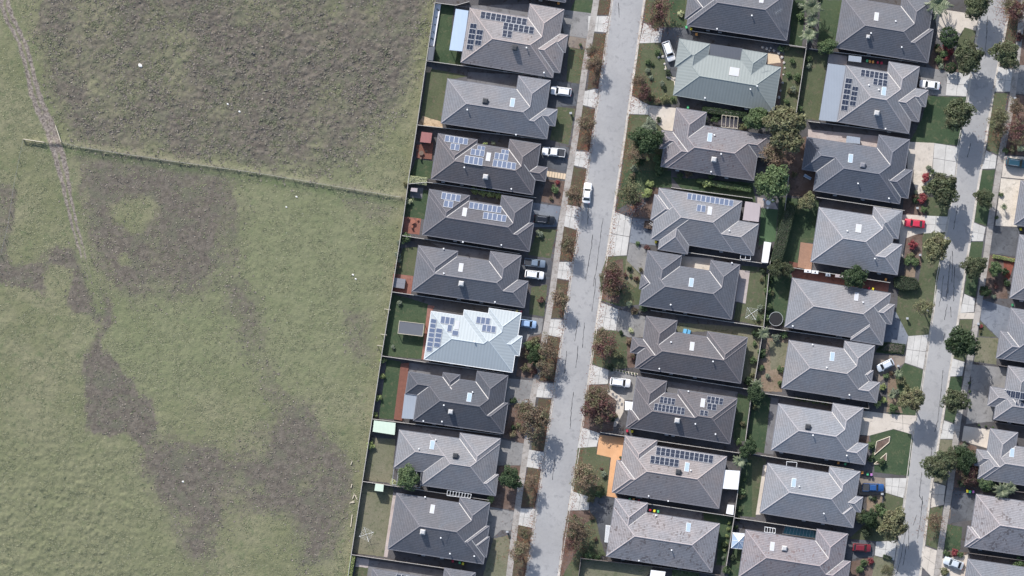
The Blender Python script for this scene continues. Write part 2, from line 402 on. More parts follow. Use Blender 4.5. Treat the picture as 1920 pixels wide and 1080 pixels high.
# estate ground, road beds
sheet('estate_ground', strip_poly(FIELD_B, K1L), 0, 'yard')
sheet('estate_ground', strip_poly(K1R, K2L), 0, 'yard')
sheet('estate_ground', strip_poly(K2R, [(2000, -90), (2000, 1170)]), 0, 'yard')
def road(L, R, lab):
    vs = []; fs = []
    LL = resample(L, 12, False); n = len(LL)
    for x, y in LL:
        xr = polyline_at(R, y)
        for t in (0, 0.25, 0.5, 0.75, 1):
            w = W(x + (xr - x) * t, y); vs.append((w.x, w.y, -0.10 + 0.10 * (1 - (2 * t - 1) ** 2) * 0.6))
    for i in range(n - 1):
        for j in range(4):
            a = i * 5 + j; fs.append((a, a + 5, a + 6, a + 1))
    return struct(mesh_obj('road', vs, fs, 'asphalt'), lab)
road1 = road(K1L, K1R, 'pale grey asphalt street running beside the field-side row')
road2 = road(K2L, K2R, 'grey asphalt street at the right of the photo')
def kerb(L, side, lab):
    """kerb and channel: top of kerb 12 cm above the road, a dished gutter beside it"""
    pts = resample(L, 14, False); vs = []; fs = []
    prof = [(-0.16, 0.0), (-0.16, 0.035), (0.0, 0.035), (0.04, -0.075), (0.36, -0.088), (0.36, -0.14)]
    for i, (x, y) in enumerate(pts):
        w = W(x, y)
        for dx, z in prof: vs.append((w.x + side * dx, w.y, z))
    k = len(prof)
    for i in range(len(pts) - 1):
        for j in range(k - 1):
            a = i * k + j; q = (a, a + 1, a + k + 1, a + k); fs.append(q if side < 0 else q[::-1])
    return struct(mesh_obj('kerb', vs, fs, 'kerb_concrete'), lab)
kerb(K1L, 1, 'concrete kerb along the left edge of the left street')
kerb(K1R, -1, 'concrete kerb along the right edge of the left street')
kerb(K2L, 1, 'concrete kerb along the left edge of the right street')
kerb(K2R, -1, 'concrete kerb along the right edge of the right street')

# cracks and sealed joints in the asphalt
def crack(rd, pts, w=0.09):
    P = resample(pts, 4, False); vs = []; fs = []
    L, R = (K1L, K1R) if rd is road1 else (K2L, K2R)
    for i, (x, y) in enumerate(P):
        x += RND.uniform(-0.6, 0.6); ww = w * RND.uniform(0.45, 1.3) / S * 0.5
        t = (x - polyline_at(L, y)) / (polyline_at(R, y) - polyline_at(L, y))
        z = -0.10 + 0.06 * (1 - (2 * t - 1) ** 2) + 0.008
        for s in (-1, 1):
            v = W(x + s * ww, y); vs.append((v.x, v.y, z))
    fs = [(2 * i, 2 * i + 2, 2 * i + 3, 2 * i + 1) for i in range(len(P) - 1)]
    mesh_obj('crack', vs, fs, 'crack', rd)
for c in ([(1131, 409), (1125, 450), (1119, 500), (1112, 537)], [(1111, 440), (1109, 465), (1101, 507), (1098, 525)], [(1117, 522), (1114, 557), (1110, 585)],
          [(1096, 605), (1092, 652)], [(1084, 648), (1080, 690)], [(1075, 735), (1071, 770), (1069, 805)], [(1083, 600), (1078, 640)],
          [(1160, 5), (1161, 33)], [(1063, 658), (1058, 700)], [(1040, 860), (1036, 900)], [(1103, 385), (1102, 420)]): crack(road1, c, 0.12)
for c in ([(1782, 480), (1781, 502), (1776, 545), (1774, 560)], [(1769, 517), (1765, 555), (1760, 575)], [(1790, 500), (1788, 565)], [(1780, 510), (1777, 550)],
          [(1776, 570), (1771, 600)], [(1782, 575), (1784, 595)], [(1768, 694), (1764, 740), (1758, 790), (1753, 810)], [(1747, 840), (1743, 880)],
          [(1728, 885), (1724, 930), (1730, 940), (1727, 960)], [(1719, 965), (1712, 985)], [(1730, 930), (1726, 975), (1720, 1010)], [(1700, 1020), (1693, 1060)],
          [(1698, 1000), (1688, 1050), (1680, 1080)], [(1820, 268), (1814, 295)], [(1852, 30), (1847, 110)], [(1796, 385), (1790, 415), (1788, 430)], [(1772, 625), (1768, 640)],
          [(1704, 985), (1703, 1030)], [(1786, 470), (1785, 530)]): crack(road2, c, 0.12)

# footpaths of cast slabs, each slab a piece of its own
_slab = MB(); _slab.box(-0.5, -0.5, 0, 0.5, 0.5, 0.02); SLAB = _slab.mesh('slab', 'path_concrete')
def footpath(pts, width, lab, z=0.03):
    root = struct(empty('footpath', W(*pts[0])), lab)
    P = resample(pts, 0.5, False); step = 1.5 / S; acc = 0; last = P[0]; marks = [P[0]]
    for p in P[1:]:
        acc += math.hypot(p[0] - last[0], p[1] - last[1]); last = p
        if acc >= step: marks.append(p); acc = 0
    for a, b in zip(marks, marks[1:]):
        wa = W(*a); wb = W(*b); m = (wa + wb) / 2; d = wb - wa
        o = inst('slab', SLAB, root, (m.x, m.y, z + RND.uniform(-.003, .003)), (0, 0, math.atan2(d.y, d.x)), (d.length - 0.03, width, 1))
        o.location -= root.location
footpath([(1130, -80), (1118, 0), (1110, 50), (1097, 125), (1080, 250), (1071, 304), (1051.5, 425), (1036, 545), (1020, 640), (1000, 740), (987, 837), (966, 985), (954.5, 1080), (944, 1150)], 1.38, 'concrete footpath beside the left street')
footpath([(1930, -60), (1916, 30), (1896, 200), (1881, 270), (1860, 400), (1846, 505), (1830, 605), (1811, 720), (1796, 788), (1782, 911), (1764, 1024), (1754, 1100)], 1.38, 'concrete footpath beside the right street')

# driveway aprons of cast slabs between path and kerb, driveways behind
def apron(q, mat='concrete', nu=2, nv=2):
    root = struct(empty('driveway_apron', W(*q[0])))
    for i in range(nu):
        for j in range(nv):
            def at(u, v):
                x = (q[0][0] * (1 - u) + q[1][0] * u) * (1 - v) + (q[3][0] * (1 - u) + q[2][0] * u) * v
                y = (q[0][1] * (1 - u) + q[1][1] * u) * (1 - v) + (q[3][1] * (1 - u) + q[2][1] * u) * v
                return W(x, y) - root.location
            g = 0.006
            cs = [at(i / nu + g, j / nv + g), at((i + 1) / nu - g, j / nv + g), at((i + 1) / nu - g, (j + 1) / nv - g), at(i / nu + g, (j + 1) / nv - g)]
            cs = cs[::-1]
            m = MB(); m.hexa([(c.x, c.y, 0.005) for c in cs], [(c.x, c.y, 0.042 + RND.uniform(0, .003)) for c in cs])
            m.build('slab', mat, root)
def T4(t, *p): return [t(*q) for q in p]
APRONS = [
 [(1103, 30), (1143, 30), (1137, 61), (1102, 58)], [(1088, 172), (1122, 166), (1116, 203), (1086, 195)], [(1073, 283), (1106, 285), (1101, 316), (1068, 308)],
 [(1056, 382), (1091, 389), (1085, 432), (1049, 422)], [(1041, 491), (1074, 491), (1068, 526), (1036, 520)], [(1022, 598), (1057, 599), (1052, 633), (1016, 626)],
 [(1004, 716), (1040, 719), (1036, 747), (999, 744)], [(988, 842), (1021, 848), (1016, 880), (983, 875)], [(968, 953), (1003, 954), (998, 990), (961, 982)],
 T4(tF, (185, 172), (330, 215), (315, 320), (155, 325)), T4(tF, (95, 715), (230, 790), (220, 860), (75, 855)),
 [(1151, 395), (1185, 409), (1175, 479), (1139, 481)], T4(tH, (65, 585), (200, 640), (180, 800), (30, 790)),
 T4(tI, (120, 375), (245, 415), (240, 520), (90, 525)), T4(tI, (45, 845), (180, 890), (155, 990), (10, 1000)), T4(tJ, (95, 445), (220, 485), (215, 585), (60, 590)),
 [(1777, 134), (1819, 138), (1812, 181), (1773, 179)], [(1752, 268), (1796, 275), (1790, 332), (1748, 325)], [(1734, 404), (1777, 406), (1772, 435), (1732, 438)],
 [(1703, 630), (1741, 627), (1731, 692), (1696, 680)], T4(tO, (1200, 345), (1362, 345), (1335, 495), (1200, 455)), T4(tO, (1130, 822), (1288, 815), (1268, 965), (1120, 925)),
 [(1872, 125), (1903, 132), (1899, 172), (1865, 172)], [(1849, 282), (1869, 292), (1866, 316), (1841, 317)], [(1826, 417), (1848, 426), (1843, 452), (1820, 452)],
 [(1808, 551), (1828, 560), (1826, 585), (1800, 587)], [(1786, 672), (1809, 679), (1804, 705), (1780, 706)], [(1770, 788), (1793, 797), (1788, 823), (1763, 823)],
 [(1750, 904), (1773, 911), (1769, 943), (1745, 951)], [(1735, 1024), (1757, 1032), (1750, 1085), (1726, 1060)], T4(tN, (1060, 625), (1278, 637), (1246, 780), (1100, 737)),
]
for i, q in enumerate(APRONS): apron(q, 'concrete' if i < 28 else 'concrete_cream', 3 if i in (11, 12, 19, 20) else 2, 2)
def drive(poly, mat): return sheet('driveway', poly, 4, mat)
for poly, mat in [
 (T4(tA, (1165, 70), (1400, 100), (1365, 290), (1190, 262)), 'drive_grey'), (T4(tA, (1232, 270), (1366, 292), (1352, 372), (1215, 352)), 'drive_brown'),
 (T4(tA, (1070, 600), (1312, 630), (1282, 792), (1060, 810)), 'drive_dark'), (T4(tB, (1080, 115), (1312, 145), (1290, 330), (1065, 275)), 'drive_dark'),
 (T4(tB, (1020, 556), (1247, 590), (1215, 740), (1010, 745)), 'drive_blue'), (T4(tC, (1130, 158), (1378, 195), (1362, 335), (1110, 332)), 'drive_dark'),
 (T4(tC, (1130, 606), (1315, 630), (1300, 742), (1215, 750), (1160, 850), (1090, 850)), 'drive_grey'), (T4(tD, (1150, 195), (1360, 215), (1340, 380), (1140, 400)), 'drive_grey'),
 (T4(tD, (1095, 650), (1295, 690), (1262, 850), (1080, 850)), 'drive_grey'), (T4(tE, (1095, 556), (1300, 600), (1270, 740), (1200, 735), (1130, 800), (1080, 720)), 'drive_grey'),
 (T4(tF, (322, 212), (440, 205), (545, 225), (560, 310), (450, 300), (425, 500), (445, 585), (375, 562), (345, 440), (318, 322)), 'drive_dark'),
 (T4(tF, (228, 790), (450, 812), (415, 985), (340, 975), (222, 860)), 'concrete_cream'),
 ([(1185, 409), (1240, 415), (1244, 462), (1180, 455)], 'drive_blue'), ([(1181, 454), (1222, 472), (1212, 516), (1205, 518), (1175, 488)], 'drive_grey'),
 (T4(tH, (200, 640), (420, 700), (395, 850), (275, 850), (182, 796)), 'drive_grey'), (T4(tI, (245, 415), (475, 470), (450, 640), (370, 640), (252, 560)), 'drive_grey'),
 (T4(tJ, (295, 20), (500, 45), (485, 210), (432, 210), (402, 440), (430, 495), (350, 480), (382, 192), (275, 167)), 'drive_orange'),
 (T4(tJ, (220, 485), (420, 500), (390, 700), (380, 830), (335, 830), (302, 790), (272, 650), (216, 582)), 'drive_dark'),
 (T4(tV, (285, 60), (620, 112), (597, 230), (515, 205), (470, 285), (400, 240), (330, 310), (310, 250)), 'concrete_cream'),
 ([(1721, 124), (1777, 133), (1773, 180), (1735, 177), (1730, 160)], 'drive_grey'), ([(1703, 266), (1752, 268), (1747, 325), (1713, 318), (1708, 345), (1700, 345)], 'concrete_cream'),
 ([(1690, 402), (1735, 404), (1732, 437), (1716, 440), (1698, 447), (1692, 482), (1684, 482)], 'concrete_cream'), ([(1655, 578), (1680, 585), (1703, 630), (1699, 646), (1652, 640)], 'drive_blue'),
 (T4(tN, (940, 180), (1192, 190), (1182, 245), (1062, 330), (992, 390), (930, 290)), 'drive_brown'), (T4(tN, (855, 598), (1062, 624), (1102, 737), (920, 787), (850, 780)), 'concrete_cream'),
 (T4(tO, (1000, 330), (1200, 345), (1200, 455), (1120, 470), (1000, 470)), 'drive_brown'), (T4(tO, (890, 800), (1132, 820), (1112, 930), (890, 965)), 'drive_dark'),
 ([(1908, 122), (1960, 122), (1960, 182), (1902, 175)], 'drive_grey'), ([(1883, 292), (1960, 296), (1960, 340), (1878, 332)], 'concrete_cream'),
 ([(1877, 334), (1960, 342), (1920, 426), (1866, 423)], 'pale_gravel'), ([(1863, 424), (1914, 428), (1912, 482), (1855, 475)], 'drive_dark'),
 ([(1842, 562), (1898, 579), (1892, 632), (1872, 634), (1838, 600)], 'drive_blue'), (T4(tQ, (1030, 570), (1320, 600), (1295, 780), (1215, 1000), (1005, 1020), (1045, 700)), 'drive_grey'),
 (T4(tP, (362, 280), (505, 300), (495, 402), (350, 360)), 'concrete_cream'), (T4(tP, (305, 620), (430, 642), (420, 780), (350, 788), (288, 800), (290, 740)), 'drive_dark'),
 ([(1762, 1048), (1815, 1040), (1812, 1090), (1760, 1090)], 'concrete_cream')]: drive(poly, mat)
# pale kerb-side path strip and step pavers
sheet('path', [(1800, 587), (1838, 586), (1836, 598), (1799, 598)], 5, 'concrete_cream')
sheet('path', [(1745, 952), (1770, 946), (1770, 940), (1748, 943)], 5, 'concrete_cream')

# lawns, verges, beds, patios  (material, layer, polygon)
VER = [[(1122, 0), (1146, 0), (1143, 28), (1119, 28)], [(1114, 62), (1137, 63), (1122, 163), (1101, 168)], [(1092, 198), (1115, 206), (1105, 282), (1080, 280)], [(1075, 312), (1100, 318), (1091, 386), (1062, 384)],
       [(1056, 424), (1084, 434), (1075, 490), (1046, 488)], [(1042, 522), (1066, 528), (1057, 596), (1029, 596)], [(1028, 628), (1050, 635), (1040, 716), (1012, 714)], [(1010, 746), (1034, 750), (1021, 846), (996, 844)], [(992, 866), (1014, 884), (1002, 952), (976, 950)],
       [(973, 978), (996, 992), (984, 1090), (958, 1090)]]
for p in VER: sheet('verge', p, 2, 'verge', 0.7)
for mat, lay, poly in [
 ('lawn_lush', 2, T4(tA, (262, 30), (365, 45), (330, 375), (425, 400), (415, 500), (215, 465), (240, 250))), ('lawn', 2, [(1066, 88), (1098, 94), (1086, 158), (1062, 152)]), ('lawn_lush', 2, [(1078, 0), (1112, 0), (1108, 26), (1068, 22)]),
 ('lawn', 2, T4(tA, (165, 510), (470, 570), (320, 600), (270, 930), (110, 910))), ('straw', 3, T4(tA, (130, 870), (275, 915), (280, 960), (95, 935))), ('straw', 3, T4(tA, (158, 500), (200, 508), (185, 545), (152, 540))),
 ('lawn', 2, [(1046, 200), (1079, 204), (1066, 272), (1030, 262)]), ('lawn_lush', 2, T4(tB, (160, 232), (285, 250), (270, 380), (110, 358))), ('lawn_lush', 2, T4(tB, (120, 440), (255, 470), (235, 690), (60, 660))),
 ('lawn', 2, [(1010, 428), (1044, 430), (1032, 484), (990, 478)]), ('mulch', 2, [(1024, 336), (1060, 340), (1052, 386), (1014, 378)]), ('lawn', 2, T4(tC, (262, 100), (372, 90), (345, 310), (205, 300))),
 ('lawn', 2, T4(tC, (1225, 395), (1345, 375), (1320, 612), (1205, 600))), ('lawn_lush', 2, T4(tC, (180, 440), (450, 520), (405, 935), (110, 905))),
 ('mulch', 2, T4(tC, (1150, 780), (1325, 745), (1260, 1080), (1110, 1060))), ('lawn_lush', 2, T4(tD, (260, 55), (370, 70), (312, 505), (200, 495))), ('mulch', 2, T4(tD, (1195, 400), (1345, 345), (1300, 690), (1130, 640))),
 ('lawn_dry', 2, T4(tD, (150, 640), (325, 655), (300, 985), (85, 960))), ('mulch', 2, T4(tD, (1100, 855), (1265, 850), (1250, 1080), (1080, 1080))),
 ('lawn_dry', 2, T4(tE, (165, 380), (395, 420), (330, 940), (85, 905))), ('lawn_dry', 2, T4(tE, (1140, 800), (1270, 770), (1235, 1090), (1060, 1090))), ('mulch', 2, T4(tE, (1110, 480), (1345, 400), (1310, 590), (1110, 560))),
 ('lawn', 3, T4(tE, (108, 1010), (205, 1020), (195, 1100), (90, 1100))),
 ('lawn', 2, [(1211, 0), (1290, 0), (1288, 50), (1262, 52), (1242, 50), (1208, 41)]), ('lawn_lush', 3, T4(tF, (380, 0), (500, 0), (500, 200), (390, 200))),
 ('lawn', 2, T4(tF, (150, 325), (315, 322), (345, 440), (375, 560), (440, 590), (440, 780), (240, 790), (105, 710))), ('lawn', 2, T4(tF, (70, 860), (222, 862), (340, 978), (380, 1060), (360, 1400), (230, 1450), (10, 1440))),
 ('lawn_lush', 2, T4(tG, (120, 560), (470, 560), (480, 690), (340, 680), (60, 860))), ('mulch', 3, T4(tG, (330, 685), (385, 690), (345, 920), (185, 905), (190, 880), (300, 800))),
 ('lawn_lush', 2, T4(tG, (480, 610), (1080, 650), (1110, 800), (560, 710))), ('lawn_lush', 2, T4(tK, (20, 0), (120, 0), (95, 345), (0, 340))), ('lawn_lush', 2, T4(tK, (235, 0), (395, 0), (345, 360), (215, 330))),
 ('lawn', 2, T4(tK, (120, 370), (290, 410), (222, 905), (60, 880))), ('mulch', 2, T4(tF, (1120, 385), (1230, 400), (1280, 480), (1190, 830), (1170, 780), (1215, 500), (1115, 480))),
 ('lawn', 2, T4(tF, (1245, 330), (1390, 365), (1350, 830), (1210, 800))), ('sand', 3, T4(tF, (1120, 395), (1200, 410), (1215, 470), (1120, 480))),
 ('turf_fake', 2, T4(tG, (1150, 840), (1275, 850), (1255, 1090), (1130, 1120))), ('lawn_lush', 2, T4(tL, (80, 600), (385, 620), (345, 940), (240, 940), (225, 1090), (60, 1090))),
 ('mulch', 2, T4(tL, (0, 250), (290, 140), (255, 390), (360, 410), (345, 600), (200, 590), (60, 560))), ('lawn', 2, T4(tH, (1120, 310), (1310, 330), (1285, 770), (1060, 720), (1085, 590), (1150, 600))),
 ('lawn', 2, T4(tH, (110, 245), (260, 240), (380, 395), (365, 600), (220, 620), (70, 575), (60, 400))), ('lawn_dry', 3, T4(tH, (255, 260), (370, 400), (330, 480), (250, 420))),
 ('mulch', 3, T4(tH, (95, 300), (230, 260), (240, 420), (200, 600), (75, 560))), ('lawn', 2, T4(tI, (140, 120), (300, 120), (420, 200), (400, 400), (250, 412), (115, 370))), ('mulch', 3, T4(tI, (380, 165), (430, 180), (450, 395), (385, 400))),
 ('mulch', 2, T4(tI, (88, 525), (240, 525), (300, 640), (280, 870), (170, 885), (45, 840))), ('lawn_dry', 2, T4(tI, (770, 60), (1390, 100), (1340, 500), (1245, 500), (1285, 170), (990, 125), (750, 130))),
 ('lawn_lush', 2, T4(tI, (1215, 590), (1305, 620), (1270, 950), (1175, 940))), ('lawn', 2, T4(tJ, (135, 112), (272, 112), (275, 168), (375, 190), (350, 478), (225, 485), (90, 445))), ('lawn', 2, T4(tJ, (60, 592), (215, 585), (270, 650), (300, 800), (345, 930), (160, 940), (140, 1090), (0, 1090))),
 ('mulch', 3, T4(tJ, (62, 592), (215, 588), (260, 640), (180, 690), (130, 880), (20, 1080), (0, 1080), (20, 800))), ('lawn_dry', 2, T4(tJ, (165, 950), (700, 1010), (640, 1100), (145, 1100))),
 ('lawn_lush', 2, T4(tJ, (1075, 600), (1300, 640), (1240, 1000), (1170, 1000), (1200, 690), (1080, 660))), ('lawn_lush', 2, T4(tJ, (1380, 200), (1440, 210), (1440, 640), (1310, 620))),
 ('lawn_lush', 2, T4(tI, (1330, 600), (1440, 600), (1440, 1000), (1280, 960))), ('soil', 2, T4(tN, (130, 20), (320, 60), (265, 460), (130, 455), (70, 400))), ('lawn_dry', 3, T4(tN, (170, 80), (310, 90), (290, 260), (180, 300))),
 ('lawn_lush', 2, T4(tM, (20, 330), (220, 340), (170, 740), (150, 720), (10, 720))), ('lawn', 2, T4(tO, (130, 160), (310, 200), (225, 640), (75, 625))), ('concrete_cream', 3, T4(tO, (285, 250), (318, 240), (262, 620), (228, 620))),
 ('lawn_lush', 2, T4(tO, (60, 860), (120, 880), (100, 1090), (20, 1090))), ('lawn_lush', 2, T4(tN, (50, 490), (180, 500), (130, 920), (20, 900))),
 # right street, left side
 ('lawn', 2, T4(tV, (515, 205), (597, 232), (580, 330), (545, 545), (470, 540), (440, 400), (470, 290))), ('mulch', 2, T4(tV, (290, 330), (440, 400), (470, 540), (290, 520), (240, 480))), ('lawn_lush', 2, T4(tV, (240, 720), (535, 728), (470, 1090), (105, 1062), (190, 900))),
 ('pale_gravel', 2, T4(tU, (135, 275), (270, 270), (240, 450), (160, 460), (130, 360))), ('mulch', 2, T4(tU, (60, 480), (230, 440), (225, 630), (45, 610))), ('lawn', 2, T4(tU, (230, 480), (400, 480), (385, 628), (225, 630))),
 ('mulch', 2, T4(tU, (70, 780), (210, 740), (195, 1000), (60, 960))), ('lawn', 2, T4(tU, (200, 745), (375, 742), (330, 960), (300, 1080), (190, 1090))), ('lawn', 2, T4(tS, (190, 60), (330, 70), (245, 590), (90, 598), (0, 430), (20, 260), (165, 220))),
 ('soil', 3, T4(tS, (70, 60), (150, 60), (140, 160), (60, 155))), ('lawn_lush', 2, T4(tS, (0, 655), (70, 670), (60, 735), (0, 730))), ('lawn_lush', 2, T4(tN, (1015, 85), (1190, 105), (1180, 180), (960, 165))),
 ('lawn_lush', 2, T4(tN, (1185, 245), (1322, 292), (1310, 440), (1275, 635), (1062, 622), (1120, 330))), ('soil', 3, T4(tN, (1060, 340), (1110, 330), (1170, 620), (1050, 610))), ('lawn_lush', 2, T4(tN, (1100, 740), (1248, 782), (1212, 1090), (960, 1060), (925, 785))),
 ('mulch', 2, T4(tN, (845, 790), (920, 790), (915, 860), (840, 840))), ('lawn', 2, T4(tO, (1200, 458), (1335, 497), (1325, 600), (1280, 810), (1130, 818), (930, 800), (1180, 560))), ('soil', 3, T4(tO, (1060, 480), (1180, 470), (1170, 590), (1060, 610))),
 ('lawn_dry', 2, T4(tO, (1115, 930), (1262, 968), (1240, 1100), (1100, 1100))), ('mulch', 2, T4(tO, (940, 970), (1110, 935), (1100, 1100), (930, 1100))),
 # right street, right side
 ('verge', 2, [(1893, 24), (1914, 24), (1903, 128), (1872, 124)]), ('mulch', 2, [(1922, 30), (1990, 30), (1990, 122), (1906, 122)]), ('lawn', 2, [(1864, 174), (1889, 175), (1872, 290), (1850, 281)]), ('mulch', 2, [(1900, 178), (1990, 184), (1990, 292), (1886, 290)]),
 ('lawn_lush', 2, [(1841, 319), (1866, 318), (1850, 424), (1827, 416)]), ('lawn_lush', 2, [(1820, 453), (1844, 453), (1830, 558), (1808, 550)]), ('mulch_red', 2, [(1880, 480), (1905, 485), (1892, 525), (1878, 515)]), ('mulch', 2, [(1855, 478), (1880, 482), (1890, 560), (1842, 560)]),
 ('lawn', 2, [(1800, 599), (1824, 599), (1810, 678), (1786, 671)]), ('lawn', 2, [(1838, 602), (1868, 632), (1834, 630)]), ('lawn_dry', 2, [(1833, 632), (1872, 634), (1868, 684), (1826, 678)]), ('lawn_lush', 2, [(1781, 707), (1805, 706), (1794, 795), (1771, 787)]),
 ('lawn_dry', 2, [(1763, 824), (1788, 824), (1774, 910), (1751, 903)]), ('mulch', 2, [(1800, 826), (1832, 838), (1835, 912), (1788, 914)]), ('lawn', 2, [(1743, 953), (1768, 948), (1758, 1030), (1736, 1022)]), ('lawn_lush', 2, [(1776, 983), (1804, 988), (1800, 1032), (1770, 1032)]),
 ('soil', 3, [(1780, 955), (1800, 960), (1800, 975), (1780, 972)]), ('mulch', 2, [(1778, 1032), (1815, 1036), (1800, 1046), (1772, 1044)]),
 # patios and paths
 ('brick_paving', 3, T4(tB, (75, 665), (200, 680), (185, 800), (60, 785))), ('brick_paving', 3, T4(tC, (190, 292), (340, 310), (322, 448), (178, 430))), ('paver_pink', 3, T4(tH, (1108, 345), (1185, 352), (1152, 596), (1075, 580))),
 ('brick_paving', 3, T4(tC, (448, 528), (500, 535), (470, 600), (430, 940), (400, 936))), ('paver_grey', 3, T4(tB, (120, 440), (215, 450), (205, 530), (115, 520))), ('paver_pink', 3, T4(tG, (1120, 760), (1240, 775), (1275, 850), (1150, 840), (1120, 820))),
 ('paver_pink', 3, T4(tL, (300, 90), (830, 140), (830, 230), (300, 155))), ('paver_grey', 3, T4(tD, (425, 80), (935, 140), (930, 222), (420, 155))), ('paver_grey', 3, T4(tD, (340, 540), (810, 600), (800, 660), (340, 590))),
 ('paver_grey', 3, T4(tA, (470, 540), (860, 560), (850, 680), (465, 620))), ('paver_grey', 3, T4(tA, (370, 45), (930, 30), (935, 130), (480, 60))), ('paver_pink', 3, T4(tE, (390, 450), (425, 470), (345, 940), (318, 935))),
 ('paver_pink', 3, T4(tE, (115, 940), (210, 955), (200, 1020), (105, 1010))), ('paver_grey', 3, T4(tE, (210, 960), (780, 1040), (770, 1100), (190, 1100))), ('paver_grey', 3, T4(tC, (480, 60), (920, 130), (920, 200), (670, 170))),
 ('paver_grey', 3, T4(tN, (185, 500), (240, 510), (200, 930), (130, 920))), ('concrete_cream', 3, T4(tH, (670, 240), (915, 260), (890, 350), (665, 325))), ('paver_grey', 3, T4(tI, (690, 500), (1215, 580), (1200, 632), (770, 570), (765, 600), (680, 585))),
 ('paver_pink', 3, T4(tK, (300, 400), (435, 420), (430, 490), (285, 475))), ('paver_grey', 3, T4(tK, (440, 455), (750, 490), (745, 545), (430, 492))), ('paver_grey', 3, T4(tJ, (660, 540), (1070, 590), (1060, 665), (650, 605))),
 ('concrete_cream', 3, [(1249, 57), (1257, 62), (1250, 74), (1242, 66)]), ('paver_pink', 3, [(1340, 218), (1383, 224), (1381, 240), (1336, 232)]), ('brick_paving', 3, T4(tM, (200, 290), (950, 405), (940, 470), (225, 360))),
 ('concrete_cream', 5, [(1139, 731), (1147, 731), (1171, 749), (1169, 772), (1155, 800), (1150, 800), (1157, 752), (1138, 737)]),
 ('concrete_cream', 5, [(1150, 691), (1196, 700), (1195, 705), (1150, 696)]), ('pale_gravel', 5, T4(tF, (345, 470), (372, 560), (415, 585), (445, 590), (440, 700), (420, 700), (415, 610), (355, 580))),
 ]:
    nm = {'l': 'lawn', 'm': 'garden_bed', 's': 'garden_bed', 'p': 'paving', 'b': 'paving', 'c': 'path', 't': 'lawn', 'v': 'verge'}[mat[0]]
    sheet(nm, poly, lay, mat, 0.6 if nm in ('lawn', 'garden_bed', 'verge') else 0.0)

leaf_mat('tuft_green', (0.110, 0.128, 0.066), (0.265, 0.258, 0.165))
leaf_mat('tuft_dry', (0.085, 0.077, 0.068), (0.235, 0.205, 0.170), (0.125, 0.13, 0.082))
